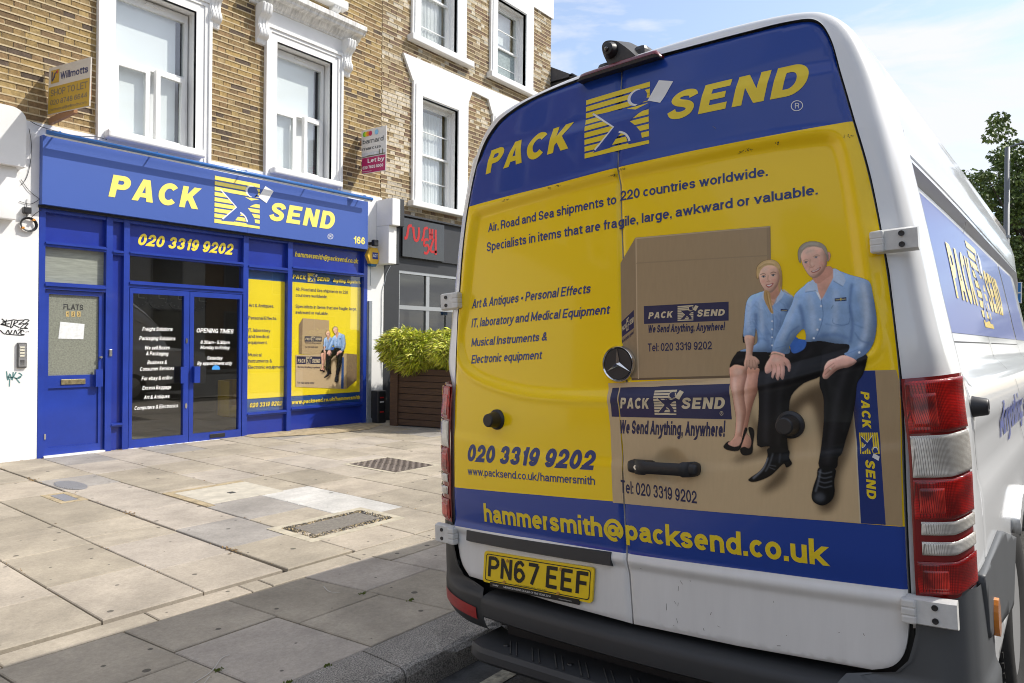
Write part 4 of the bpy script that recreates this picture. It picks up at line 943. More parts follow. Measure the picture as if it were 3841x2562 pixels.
for s, a, b_ in [('Air, Road and Sea shipments to 220', (606, 470), (989, 495)), ('countries worldwide.', (606, 515), (838, 527)), ('Specialists in items that are fragile, large,', (605, 597), (1053, 617)), ('awkward or valuable.', (604, 641), (845, 650))]:
    wtext(wp, s, Zc, a, b_, 25, 23, pn, PB, .012)
wtext(wp, 'www.packsend.co.uk/hammersmith', Zc, (575, 1306), (1077, 1266), 30, 29, yel, PB, .05, .2, .006)
wtext(wp, 'Anything. Anywhere.', Zc, (877, 408), (1083, 420), 26, 24, yel, PB, .05, .2, .006)
lay(flat_word('PACK'), tline(wp, *Zc((582, 382)), *Zc((680, 390)), 9.3, 9.0), wp, .006, 'lettering', yel, PB)
lay(flat_word('SEND'), tline(wp, *Zc((760, 398)), *Zc((853, 404)), 9.0, 8.8), wp, .006, 'lettering', yel, PB)
emblem(wp, quad(wp, Zc((692, 406)), Zc((748, 409)), Zc((748, 347)), Zc((692, 342))), .006, (yel, pblue, wht), PB)

# --- fascia sign
FS = empty('fascia_sign', (2.84, 8.70, 2.87), 'long blue fascia sign lettered in yellow over the shopfront', 'sign')
fblue = mat('fascia_blue', (.045, .105, .40), .42, var=.05, vscale=.6, spec=.6)
wf = Wall(8.70)
z00, z11 = 2.868, 3.615
b = B(); b.box(2.84, 5.27, 8.70, 8.83, z00, z11); b.box(5.272, 7.36, 8.70, 8.83, z00, z11 + .004); P_ = b.make('panel', fblue, FS)
B().box(2.83, 7.37, 8.76, 8.90, z00 - .03, z00).make('trim', BLACK, FS)
fy = mat('fascia_yellow', (.93, .78, .16), .5)
lay(flat_word('PACK', .2, .17), tline(wf, *Z1((682, 1237)), *Z1((1268, 1322)), 52, 49), wf, .003, 'lettering', fy, P_)
lay(flat_word('SEND', .2, .17), tline(wf, *Z1((1695, 1385)), *Z1((2108, 1449)), 42, 41), wf, .003, 'lettering', fy, P_)
emblem(wf, quad(wf, Z1((1349, 1402)), Z1((1634, 1441)), Z1((1635, 1160)), Z1((1352, 1106))), .003, (fy, fblue, wht), P_)
wtext(wf, '166', Z1, (2226, 1532), (2297, 1540), 46, 44, fy, P_, .03)
def regmark(surf, cx_, cy_, r_, m, parent, off, world=True):
    q = quad(surf, (cx_ - r_, cy_ + r_), (cx_ + r_, cy_ + r_), (cx_ + r_, cy_ - r_), (cx_ - r_, cy_ - r_))
    lay(flat_loops([arc(.5, .5, .5, .5, 0, 360, 32)[:-1], arc(.5, .5, .42, .42, 0, 360, 32)[:-1]]), q, surf, off, 'registered_mark', m, parent, 0, world)
    lay(flat_text('R', .01), bil(q(.34, .25), q(.68, .25), q(.68, .76), q(.34, .76)), surf, off, 'registered_mark', m, parent, 0, world)
regmark(wf, *Z1((2080, 1489)), 6.4, wht, P_, .003)

# --- tube light over the fascia
TB = empty('sign_light', (2.8, 8.45, 3.62), 'long round blue trough light fixed along the top of the fascia', 'sign light')
a, c = hit(*Z1((292, 830)), 1, 8.57), hit(*Z1((2345, 1254)), 1, 8.57)
bl3 = mat('tube_blue', (.02, .13, .42), .25, coat=.5)
B().tube([a, c], .025, 14).make('housing', bl3, TB, smooth=True)
b = B(); d = c - a
b.tube([a + np.array([0, .012, -.028]), c + np.array([0, .012, -.028])], .014, 8); b.make('diffuser', mat('diffuser', (.75, .77, .8), .4), TB, smooth=True)
for t_ in (.03, .26, .52, .75, .97):
    p = a + d * t_; b = B(); b.tube([p + np.array([0, 0, .03]), p + np.array([0, .08, .04]), p + np.array([0, .22, .03])], .008, 6); b.make('bracket', bl3, TB, smooth=True)

# --- agents' boards
def agent_board(root, wt, wb, ot, ob):
    """corner pixels: wall-side top/bottom, outer top/bottom -> returns surface + quad function + thickness box"""
    X = hit(*wt, 1, 8.85)[0]; s_ = Board(X); return s_, quad(s_, wb, ob, ot, wt)
T = empty('estate_agent_board', (2.95, 8.88, 3.9), 'white and mustard shop to let board projecting from the brick above the flats door', 'sign')
s_, q = agent_board(T, Z1((310, 430)), Z1((298, 725)), Z1((572, 358)), Z1((562, 668)))
s_.X -= 0
c0, c1, c2, c3 = q(0, 0), q(1, 0), q(1, 1), q(0, 1)
mus = mat('mustard_board', (.52, .33, .035), .55, var=.06, vscale=4); bw = mat('board_white', (.62, .58, .52), .6)
def board_body(root, s_, cs, m, dep=.012):
    v = [s_.fwd(p[0], p[1], 0) for p in cs] + [s_.fwd(p[0], p[1], -dep) for p in cs]
    link('board', mesh('board', v, [(0, 1, 2, 3), (7, 6, 5, 4), (0, 4, 5, 1), (1, 5, 6, 2), (2, 6, 7, 3), (3, 7, 4, 0)]), root, m)
board_body(T, s_, (c0, c1, c2, c3), bw)
lay(([(0.01, 0.01), (.99, 0.01), (.99, .58), (.01, .58)], [(0, 1, 2, 3)]), q, s_, .001, 'lower_field', mus, T)
grn = mat('board_grey', (.16, .15, .13), .6); nv = mat('board_navy', (.03, .04, .14), .6)
def bt(q, s, x0, x1, z0, z1, m, bold=0., shear=0., parent=None, surf=None, off=.002): lay(flat_text(s, bold, shear), bil(q(x0, z0), q(x1, z0), q(x1, z1), q(x0, z1)), surf, off, 'lettering', m, parent)
bt(q, 'Willmotts', .30, .95, .70, .85, nv, .02, 0, T, s_); bt(q, 'SHOP TO LET', .07, .95, .38, .52, grn, .008, 0, T, s_); bt(q, '020 8748 6644', .07, .95, .19, .30, grn, .006, 0, T, s_); bt(q, 'commercial@willmotts.com', .06, .94, .065, .125, grn, 0, 0, T, s_)
lay(([(.06, .65), (.27, .65), (.27, .93), (.06, .93)], [(0, 1, 2, 3)]), q, s_, .002, 'logo', mus, T)
lay(flat_loops([stroke(catmull([(.09, .90), (.10, .70), (.17, .86)], 4), .03), arc(.20, .80, .035, .10, 0, 360, 14)[:-1]]), q, s_, .003, 'logo', nv, T)
lay(flat_loops([arc(.225, .88, .018, .04, 0, 360, 10)[:-1]]), q, s_, .004, 'logo', mat('board_red', (.6, .08, .05), .6), T)
b = B(); X = s_.X; y_w = 8.88
yb = -c0[0]; b.box(X + .014, X + .05, 8.2, 8.90, c0[1] - .10, c0[1] - .03); b.box(X + .014, X + .05, 7.85, 7.9, c0[1] - .03, c3[1] - .2); b.box(X + .014, X + .05, 8.0, 8.9, c0[1] + .10, c0[1] + .15); b.make('bracket', mat('raw_timber', (.33, .17, .08), .8), T)
T = empty('estate_agent_board', (7.34, 8.88, 4.1), 'white and magenta let by board projecting near the join of the two brick buildings', 'sign')
s_, q = agent_board(T, Z3((765, 825)), Z3((767, 1097)), Z3((922, 789)), Z3((917, 1073)))
c0, c1, c2, c3 = q(0, 0), q(1, 0), q(1, 1), q(0, 1)
bwh = mat('board_bright', (.66, .64, .62), .6)
board_body(T, s_, (c0, c1, c2, c3), bwh)
mag = mat('magenta', (.42, .01, .11), .5)
lay(([(.01, .01), (.99, .01), (.99, .36), (.01, .36)], [(0, 1, 2, 3)]), q, s_, .001, 'lower_field', mag, T)
for cx_, cc in [(.13, (.12, .45, .03)), (.20, (.55, .60, .02)), (.27, (.80, .25, .02)), (.37, (.45, .02, .10)), (.62, (.22, .50, .75))]:
    lay(flat_loops([arc(cx_, .90, .072, .058, 0, 360, 20)[:-1]]), q, s_, .002 + cx_ * .003, 'logo', mat('logo_dot_%d' % int(cx_ * 100), cc, .6), T)
dg = mat('dark_grey_letter', (.07, .08, .09), .6)
bt(q, 'barnard', .05, .90, .68, .79, dg, .012, 0, T, s_); bt(q, 'marcus', .04, .80, .535, .61, dg, .012, 0, T, s_)
bt(q, 'Let by', .26, .95, .235, .33, wht, .02, 0, T, s_); bt(q, '020 7603 0000', .04, .90, .10, .17, wht, .03, 0, T, s_); bt(q, 'barnardmarcus.co.uk', .04, .42, .035, .06, wht, 0, 0, T, s_)
lay(([(.02, .37), (.98, .37), (.98, .47), (.02, .47)], [(0, 1, 2, 3)]), q, s_, .0012, 'picture', mat('bridge_picture', (.38, .42, .50), .6, var=.5, vscale=8, vcol=(.7, .7, .7)), T)
lay(flat_loops([[(.02, .37), (.98, .38), (.98, .405), (.5, .40), (.3, .41), (.2, .395), (.02, .385)], [(.72, .38), (.76, .38), (.76, .50), (.72, .50)], [(.85, .38), (.89, .38), (.89, .50), (.85, .50)]]), q, s_, .002, 'picture', mat('bridge_print', (.16, .15, .10), .6), T)
B().box(s_.X + .014, s_.X + .05, 8.3, 8.90, c0[1] + .1, c0[1] + .15).box(s_.X + .014, s_.X + .05, 8.3, 8.90, c3[1] - .2, c3[1] - .15).make('bracket', MATS['raw_timber'], T)

# --- wall fittings on the left pilaster
wl = Wall(8.79)
T = empty('intercom', (2.685, 8.79, 1.10), 'metal entry intercom with five buttons on the white pilaster', 'intercom')
B().box(2.645, 2.732, 8.762, 8.79, 1.095, 1.365, .006).make('housing', mat('dark_steel', (.10, .10, .10), .5, metal=.3), T)
B().box(2.655, 2.722, 8.758, 8.762, 1.11, 1.35).make('face_plate', mat('steel', (.38, .38, .38), .35, metal=.6), T)
for k in range(4): B().box(2.665, 2.708, 8.752, 8.758, 1.305 - k * .03, 1.324 - k * .03, .002).make('button', mat('cream_button', (.65, .62, .50), .5), T)
for k in range(5): B().box(2.668, 2.708, 8.756, 8.758, 1.125 + k * .012, 1.130 + k * .012).make('speaker_slot', BLACK, T)
gra = mat('black_spray', (.02, .02, .02), .7); grg = mat('green_spray', (.10, .22, .22), .7)
def tagpaint(zpts, w, m, lab):
    loops = [stroke(catmull([wl.inv(*Z4(p)) for p in l], 4), w) for l in zpts]
    vs_, fs_ = [], []
    for l in loops:
        v, f = [(p[0], p[1]) for p in l], []; n = len(l)
        for i in range(n // 2 - 1): f.append((i, i + 1, n - 2 - i, n - 1 - i))
        k = len(vs_); vs_ += v; fs_ += [tuple(j + k for j in q) for q in f]
    o = lay((vs_, fs_), lambda a, b: (a, b), wl, .002, 'graffiti', m, None); tag(o, lab, 'graffiti')
tagpaint([[(10, 570), (30, 590), (5, 605), (60, 600)], [(40, 575), (35, 610), (60, 620)], [(15, 590), (90, 575)], [(75, 580), (65, 625), (80, 615), (95, 578), (110, 590), (85, 605), (120, 625)], [(110, 580), (150, 580), (115, 605), (150, 600), (125, 630), (165, 625)], [(150, 575), (180, 580), (150, 605), (175, 600), (150, 628), (172, 630)], [(3, 605), (50, 615)],
          [(0, 640), (30, 665), (50, 640), (60, 665), (75, 640)], [(85, 665), (95, 640), (105, 665)], [(110, 640), (130, 640), (110, 668)], [(150, 650), (135, 640), (130, 665), (152, 668)], [(160, 650), (163, 654)], [(172, 648), (176, 653)], [(35, 665), (120, 672), (150, 670)]], .010, gra, 'black scrawled two line graffiti tag on the white pilaster above the intercom')
tagpaint([[(40, 895), (48, 950), (60, 910), (75, 950), (82, 900)], [(45, 930), (80, 935)], [(60, 940), (58, 990)], [(100, 900), (85, 930), (110, 940), (130, 930)], [(115, 905), (135, 920), (110, 935)], [(95, 935), (122, 968)]], .012, grg, 'faded green dripping graffiti tag on the pilaster below the intercom')
T = empty('cable_coil', (2.74, 8.75, 2.5), 'coiled black cable with orange ties hanging under a small black junction box', 'cable')
p = wl.inv(*Z1((162, 1330))); B().box(p[0] - .035, p[0] + .035, 8.72, 8.79, p[1] - .03, p[1] + .04, .008).make('junction_box', BLACK, T)
pc = wl.inv(*Z1((175, 1415))); b = B()
for k in range(5):
    r_ = .065 + .004 * k; b.tube([(pc[0] + r_ * math.cos(a + k), 8.775 - .006 * k, pc[1] + r_ * .95 * math.sin(a + k)) for a in np.linspace(0, 6.28, 22)], .004, 6, False)
b.make('loops', BLACK, T, smooth=True)
B().tube([(p[0], 8.77, p[1]), (p[0] + .01, 8.775, pc[1] + .06)], .004, 6).tube([wl.fwd(*wl.inv(*Z1((168, 1255))), .008), (p[0], 8.77, p[1] + .04)], .003, 5).make('drop_wire', BLACK, T)
for a_ in (.9, 3.8): B().box(pc[0] + .07 * math.cos(a_) - .012, pc[0] + .07 * math.cos(a_) + .012, 8.74, 8.78, pc[1] + .07 * math.sin(a_) - .01, pc[1] + .07 * math.sin(a_) + .01).make('cable_tie', mat('orange_tie', (.6, .25, .03), .6), T)
cw = lambda zs__, off=.01: [wl.fwd(*wl.inv(*Z1(p_)), off) for p_ in zs__]
b = B(); b.tube(cw(catmull([(180, 810), (195, 900), (190, 1020), (165, 1120), (130, 1165)], 4)), .003, 5); b.tube(cw(catmull([(130, 1130), (180, 1200), (248, 1255)], 4)), .003, 5); b.tube(cw(catmull([(195, 1370), (230, 1340), (262, 1322)], 3)), .003, 5); b.tube(cw(catmull([(120, 1268), (190, 1285), (248, 1255)], 4)), .003, 5)
tag(b.make('loose_cable', BLACK, None, smooth=True), 'thin loose black cables looping over the white pilaster', 'cable')
wb_ = Wall(8.84); b = B(); b.tube([wb_.fwd(*wb_.inv(*Z1(p_)), .01) for p_ in catmull([(190, 765), (260, 800), (420, 845), (520, 860), (600, 862), (670, 880)], 4)], .004, 5)
tag(b.make('wall_cable', BLACK, None, smooth=True), 'thin black cable running along the white band above the fascia', 'cable')

# --- end pilaster, conduit, alarm, small camera
wp_ = Wall(8.80)
B().box(7.44, 7.79, 8.80, 9.1, .05, 3.72).make('pilaster', white_m, BR)
b = B(); b.box(7.62, 7.79, 8.50, 8.80, 2.66, 3.27, .01); b.box(7.62, 7.79, 8.42, 8.80, 3.27, 3.70, .01); b.make('console', white_m, BR)
dgm = mat('anthracite_paint', (.034, .036, .040), .5, var=.15, vscale=3)
b = B(); b.box(7.795, 7.90, 8.44, 8.80, 3.27, 3.72, .01); b.box(7.795, 7.87, 8.52, 8.80, 2.66, 3.27, .01); b.make('console', dgm, BR2)
wa = Wall(8.62)
T = empty('alarm_box', (7.55, 8.80, 2.75), 'yellow hexagonal alarm box with a blue base on the white end pilaster', 'alarm')
cx_, cz_ = .5 * (hit(*Zc((1128, 200)), 1, 8.72)[0] + hit(*Zc((1235, 200)), 1, 8.72)[0]), hit(*Zc((1182, 215)), 1, 8.72)[2]
hx = [(cx_ + .135 * math.cos(a) , cz_ + .15 * math.sin(a)) for a in [math.radians(d_) for d_ in (0, 60, 120, 180, 240, 300)]]
ay = mat('alarm_yellow', (.80, .50, .05), .4)
b = B(); b.prism(hx, 'y', 8.72, 8.80); b.make('housing', ay, T)
b = B(); b.prism([(cx_ - .07, cz_ - .13), (cx_ + .07, cz_ - .13), (cx_ + .045, cz_ - .17), (cx_ - .045, cz_ - .17)], 'y', 8.725, 8.80); b.make('strobe', mat('alarm_blue', (.03, .14, .28), .3), T)
wz = Wall(8.72)
lay(([(cx_ - .035, cz_ - .05), (cx_ + .085, cz_ - .05), (cx_ + .085, cz_ + .055), (cx_ - .035, cz_ + .055)], [(0, 1, 2, 3)]), lambda a, b: (a, b), wz, .002, 'logo', mat('logo_blue', (.02, .05, .30), .5), T)
lay(flat_text('ADT', .03), bil((cx_ - .025, cz_ - .02), (cx_ + .075, cz_ - .02), (cx_ + .075, cz_ + .03), (cx_ - .025, cz_ + .03)), wz, .003, 'logo', wht, T)
T = empty('security_camera', (7.47, 8.7, 2.98), 'small black security camera at the end of the fascia above the alarm', 'camera')
B().box(7.43, 7.52, 8.62, 8.70, 2.93, 3.03, .012).make('housing', BLACK, T); B().box(7.455, 7.50, 8.70, 8.80, 2.96, 3.0).make('bracket', BLACK, T)
T = empty('conduit', (7.47, 8.78, .1), 'tall grey metal conduit running down the white end pilaster', 'pipe')
galv = mat('galvanised', (.36, .39, .42), .45, metal=.5, var=.2, vscale=5)
B().box(7.455, 7.515, 8.76, 8.80, .12, 2.06).make('channel', galv, T); B().box(7.435, 7.535, 8.74, 8.80, .1, .17, .006).make('foot', galv, T)
b = B(); wq = Wall(8.79)
b.tube([wq.fwd(*wq.inv(*Zs(p_)), .0) for p_ in catmull([(283, 330), (280, 470), (265, 530), (235, 590), (225, 640), (208, 700), (206, 860), (203, 950), (205, 1100), (213, 1200)], 4)], .005, 5); b.tube([wq.fwd(*wq.inv(*Zs(p_)), .0) for p_ in catmull([(133, 445), (140, 560), (142, 660)], 4)], .004, 5)
tag(b.make('hanging_cable', galv, None, smooth=True), 'thin grey cables hanging down beside the conduit and alarm', 'cable')
T = empty('bait_box', (7.62, 8.66, .1), 'black plastic box with red and white labels at the foot of the pilaster', 'box')
pp = hit(*Zs((180, 1440)), 1, 8.68)
B().box(7.52, 7.70, 8.60, 8.78, .10, .62, .02).make('case', BLACK, T)
for k, zz in enumerate((.50, .43, .27)): B().box(7.56, 7.64, 8.597, 8.60, zz, zz + .02).make('label', [mat('label_red', (.5, .02, .02), .5), wht][k % 2], T)

# --- sushi shop front
B().box(7.795, 8.15, 8.82, 9.1, .05, 3.60).make('pilaster', dgm, BR2)
b = B(); b.box(8.13, 12.63, 8.80, 8.92, 2.84, 3.53); b.make('fascia', mat('grey_fascia', (.036, .038, .042), .55, var=.2, vscale=2), BR2)
B().box(8.10, 12.66, 8.74, 8.95, 3.53, 3.56).make('flashing', dgm, BR2)
T = empty('sushi_sign', (8.17, 8.76, 2.85), 'black glossy sign panel with red sushi lettering beside the blue shop', 'sign')
B().box(8.165, 9.17, 8.76, 8.80, 2.85, 3.50).make('panel', mat('black_gloss', (.02, .02, .022), .2, coat=.5, var=.3, vscale=5, stretch=(6, 1, .6)), T)
ws = Wall(8.758); redm = mat('sign_red', (.46, .014, .012), .4)
def ss(l, w): return stroke(catmull([ws.inv(*Zs(p)) for p in l], 5), w)
vs_, fs_ = [], []
for l, w in [([(340, 380), (352, 378), (360, 345), (366, 312), (385, 310)], .05), ([(392, 315), (395, 350), (402, 390), (418, 392), (426, 350), (424, 318)], .05), ([(438, 392), (448, 388), (455, 350), (460, 325), (478, 322)], .045), ([(488, 325), (490, 390)], .045), ([(505, 328), (503, 388)], .045), ([(488, 360), (505, 362)], .03), ([(524, 332), (524, 480)], .05),
             ([(482, 392), (460, 392), (457, 425), (476, 422), (484, 445), (472, 470), (455, 466)], .045), ([(512, 385), (494, 455), (532, 462)], .045)]:
    l_ = ss(l, w); n = len(l_); k = len(vs_); vs_ += l_
    fs_ += [(k + i, k + i + 1, k + n - 2 - i, k + n - 1 - i) for i in range(n // 2 - 1)]
lay((vs_, fs_), lambda a, b: (a, b), ws, .001, 'lettering', redm, T)
alu = mat('aluminium', (.45, .46, .46), .35, metal=.6)
b = B(); Yq = 8.86
for x0, x1, z0, z1 in [(8.15, 12.6, 2.57, 2.62), (8.15, 12.6, 1.96, 2.03), (8.15, 8.20, .9, 2.62), (8.83, 8.91, .9, 2.62), (9.7, 9.78, .9, 2.62), (10.6, 10.68, .9, 2.62), (11.6, 11.68, .9, 2.62)]: b.box(x0, x1, Yq - (.01 if x1 - x0 > 1 else 0), Yq + .06, z0, z1)
b.make('window_frame', alu, BR2)
B().box(8.15, 12.6, 8.84, 9.0, 2.62, 2.84).make('lintel', dgm, BR2)
for x0, x1 in [(8.20, 8.83), (8.91, 9.7), (9.78, 10.6), (10.68, 11.6), (11.68, 12.6)]:
    for z0, z1 in [(2.03, 2.57), (.9, 1.96)]: B().box(x0, x1, Yq + .03, Yq + .036, z0, z1).make('pane', SHG, BR2)
B().box(8.15, 12.6, 9.15, 9.2, .1, 2.84).make('dark_interior', dark_m, BR2)
B().box(8.15, 12.63, 8.84, 9.0, .05, .9).make('stall_riser', dgm, BR2)

# --- planter with golden bamboo
T = empty('planter_box', (7.75, 7.4, .1), 'long dark brown planter box of horizontal timber planks by the sushi shop', 'planter')
brn = mat('dark_planks', (.085, .045, .025), .75, var=.4, vscale=6, stretch=(1, 1, 12), bump=.4, bscale=30, bdist=.003)
for k in range(9):
    z0 = .12 + k * .098
    b = B(); b.prism([(7.50, 8.28), (7.86, 6.60), (7.89, 6.61), (7.53, 8.29)], 'z', z0, z0 + .088); b.make('plank', brn, T)
    b = B(); b.prism([(7.89, 6.60), (10.6, 6.60), (10.6, 6.63), (7.89, 6.63)], 'z', z0, z0 + .088); b.make('plank', brn, T)
b = B(); b.prism([(7.47, 8.27), (7.50, 8.13), (7.53, 8.14), (7.50, 8.30)], 'z', .1, 1.0); b.make('corner_post', brn, T)
b = B(); b.prism([(7.54, 8.27), (7.90, 6.64), (10.6, 6.64), (10.6, 8.3)], 'z', .1, .9); b.make('liner', BLACK, T)
lm_ = mat('bamboo_leaf', (.30, .34, .03), .5, attr='tone'); 
def leafmesh(cs, L_, w_, n, tones, seed, droop=.5, up=.2, jit=1.):
    rnd = random.Random(seed); v = []; f = []; cc = []
    for _ in range(n):
        (cx_, cy_, cz_), (rx, ry, rz_) = rnd.choice(cs)
        while True:
            a, b_, c_ = rnd.uniform(-1, 1), rnd.uniform(-1, 1), rnd.uniform(-1, 1); r_ = a * a + b_ * b_ + c_ * c_
            if .30 < r_ < 1: break
        p = Vector((cx_ + a * rx, cy_ + b_ * ry, cz_ + c_ * rz_))
        d = Vector((a + rnd.gauss(0, .5) * jit, b_ + rnd.gauss(0, .5) * jit, c_ * .4 + up - droop * rnd.random())).normalized(); s_ = d.cross(Vector((rnd.gauss(0, 1), rnd.gauss(0, 1), rnd.gauss(0, 1)))).normalized()
        l = L_ * rnd.uniform(.6, 1.3); w = w_ * rnd.uniform(.7, 1.2); k = len(v)
        v += [p, p + d * l * .45 + s_ * w, p + d * l + Vector((0, 0, -.15 * l)), p + d * l * .45 - s_ * w]; f.append((k, k + 1, k + 2, k + 3))
        t_ = rnd.choice(tones); j = rnd.uniform(.75, 1.2); cc += [c__ * j for c__ in t_] + [1.]; cc += cc[-4:] * 3
    me = mesh('leaves', v, f); ca = me.color_attributes.new('tone', 'FLOAT_COLOR', 'POINT'); ca.data.foreach_set('color', cc[:4 * len(v)] if len(cc) >= 4 * len(v) else cc + [0] * (4 * len(v) - len(cc)))
    return me
T2 = empty('bamboo_bush', (7.9, 7.7, .95), 'bright yellow green bamboo bush spilling over the planter box', 'bush')
cs = []
rr = random.Random(4)
for i in range(34):
    yy_ = rr.uniform(6.7, 8.2); cs.append(((7.45 + (8.2 - yy_) * .2 + abs(rr.gauss(0, .55)), yy_, rr.uniform(1.10, 1.44)), (.27, .26, .19)))
me = leafmesh(cs, .115, .0105, 46000, [(.62, .66, .05), (.50, .56, .04), (.72, .72, .08), (.34, .42, .03), (.80, .78, .18), (.22, .28, .03), (.40, .36, .07)], 5, droop=.9, up=.25, jit=.8)
link('foliage', me, T2, lm_)
b = B()
for i in range(40):
    x_, y_ = rr.uniform(7.95, 9.2), rr.uniform(6.8, 8.1); b.tube([(x_, y_, .85), (x_ + rr.gauss(0, .05), y_ + rr.gauss(0, .05), 1.35)], .006, 5)
b.make('stem', mat('bamboo_stem', (.20, .18, .05), .6), T2)

# --- house beyond with dark eaves
T = empty('house', (12.7, 8.2, .1), 'low brick house beyond the sushi building with black eaves and gutter', 'house')
e0, e1 = hit(*Z3((1962, 402)), 1, 8.35), hit(*Z3((2165, 495)), 1, 8.35)
ez = (e0[2] + e1[2]) / 2
B().box(12.64, 24, 8.9, 16, .1, ez - .35).make('wall', brick_m if False else mat('dark_brick', (.20, .12, .07), .9, var=.4, vscale=12), T)
b = B(); b.box(12.64, 24, 8.42, 9.2, ez - .42, ez - .10); b.make('soffit', BLACK, T)
b = B(); b.tube([(12.64, 8.36, ez - .06), (24, 8.36, ez - .06)], .07, 12); b.make('gutter', BLACK, T, smooth=True)
b = B(); b.prism([(8.3, ez - .05), (12.5, ez + 2.2), (16.5, ez - .05)], 'x', 12.64, 24); b.make('roof', mat('slate', (.07, .07, .08), .7, var=.3, vscale=8), T)

# ================================================================== THE VAN
VY, VR = math.radians(-1.5), math.radians(3.2)
VM = Matrix.Translation((1.998, 1.055, .039)) @ Matrix.Rotation(VY, 4, 'Z') @ Matrix.Rotation(-VR, 4, 'X')
VMn = np.array(VM.to_3x3()); VO = np.array([1.998, 1.055, .039])
VAN = empty('delivery_van', label='white delivery van with blue and yellow lettered rear doors parked at the kerb', cat='van', matrix=VM)
def lray(x, y): return VMn.T @ (np.array([0, 0, EYE]) - VO), VMn.T @ ray(x, y)
def Aprof(c): return np.interp(c, [0.35, 0.8, 1.15, 1.55, 1.95, 2.2, 2.35], [0.0, -.008, 0.0, 0.026, .048, .075, .10])
def Bprof(b): return .05 * (np.asarray(b) / .75) ** 2
def base_pt(x, y):
    o, d = lray(x, y); a = 0.
    for _ in range(25):
        t = (a - o[0]) / d[0]; p = o + t * d; a = float(Aprof(p[2]) + Bprof(p[1]))
    return np.array([p[1], p[2]])
def sdist(P, poly):
    """signed distance (inside negative) of points P (n,2) to a closed polygon"""
    P = np.asarray(P, float); d = np.full(len(P), 1e9); ins = np.zeros(len(P), bool); n = len(poly)
    for i in range(n):
        a = np.array(poly[i]); b = np.array(poly[(i + 1) % n]); e = b - a; w = P - a
        t = np.clip((w @ e) / (e @ e + 1e-12), 0, 1); q = w - t[:, None] * e; d = np.minimum(d, np.hypot(q[:, 0], q[:, 1]))
        c = ((a[1] > P[:, 1]) != (b[1] > P[:, 1])) & (P[:, 0] < (b[0] - a[0]) * (P[:, 1] - a[1]) / (b[1] - a[1] + 1e-15) + a[0]); ins ^= c
    return np.where(ins, -d, d)
def pl(pts): return [tuple(base_pt(*p)) for p in pts]
def z1(p): return (979.3 + p[0] * .4687, p[1] * .4687)
def z2(p): return (979.3 + p[0] * .4687, 673.3 + p[1] * .4687)
# pressed panel outline (one field running over both doors)
rec = pl(catmull([z1(p) for p in [(285, 1015), (600, 922), (930, 835), (1250, 765), (1600, 695), (1900, 650), (2000, 658), (2045, 720), (2085, 900), (2130, 1200), (2160, 1420)]] +
                 [z2(p) for p in [(2195, 130), (2205, 240), (2150, 305), (1980, 350), (1750, 410), (1450, 475), (1150, 505), (800, 515), (520, 500), (330, 455), (210, 395), (160, 320), (150, 200)]] + [z1(p) for p in [(175, 1500), (200, 1250), (225, 1080), (245, 1035)]], 3, True))
hndl = base_pt(*z2((1200, 850)))
crease = pl([z2(p) for p in [(60, 660), (150, 685), (300, 715), (480, 775), (700, 812), (960, 830), (1250, 850), (1480, 845), (1750, 800), (2100, 760), (2400, 738)]])
cb = np.array(sorted(crease)); 
topc = np.array(sorted(pl([z1(p) for p in [(240, 800), (500, 700), (930, 570), (1150, 500), (1500, 420), (1850, 350), (2050, 318)]])))
sm = lambda x, a, b: np.clip((x - a) / (b - a), 0, 1) ** 2 * (3 - 2 * np.clip((x - a) / (b - a), 0, 1))
def relief(P):
    P = np.asarray(P, float).reshape(-1, 2); b, c = P[:, 0], P[:, 1]
    d = sdist(P, rec)
    r = .017 * (1 - sm(d, -.034, .0)) - .0035 * np.exp(-((d - .010) / .010) ** 2)
    cc = np.interp(b, cb[:, 0], cb[:, 1]); r += -.005 * (1 - sm(c, cc - .018, cc + .016)) * sm(c, .70, .80)
    tcz = np.interp(b, topc[:, 0], topc[:, 1]); r += .010 * sm(c, tcz - .02, tcz + .03)
    r += -.010 * (1 - sm(c, .700, .732)) + .012 * (1 - sm(c, .668, .700))
    dh = np.hypot(b - hndl[0], (c - hndl[1]) * 1.0); r += .020 * np.clip(1 - (dh / .062) ** 2, 0, 1) ** 1.5
    return r
class Rear:
    """outer skin of the rear doors; parameters (b, c), local frame of the van"""
    def fwd(s, b, c, off=0.): return (float(Aprof(c) + Bprof(b) + relief([(b, c)])[0]) - off, b, c)
    def many(s, P, off=0.):
        P = np.asarray(P, float); return np.stack([Aprof(P[:, 1]) + Bprof(P[:, 0]) + relief(P) - off, P[:, 0], P[:, 1]], 1)
    def inv(s, x, y):
        o, d = lray(x, y); a = 0.
        for _ in range(14):
            t = (a - o[0]) / d[0]; p = o + t * d; a = float(Aprof(p[2]) + Bprof(p[1]) + relief([(p[1], p[2])])[0])
        return np.array([p[1], p[2]])
RS = Rear()
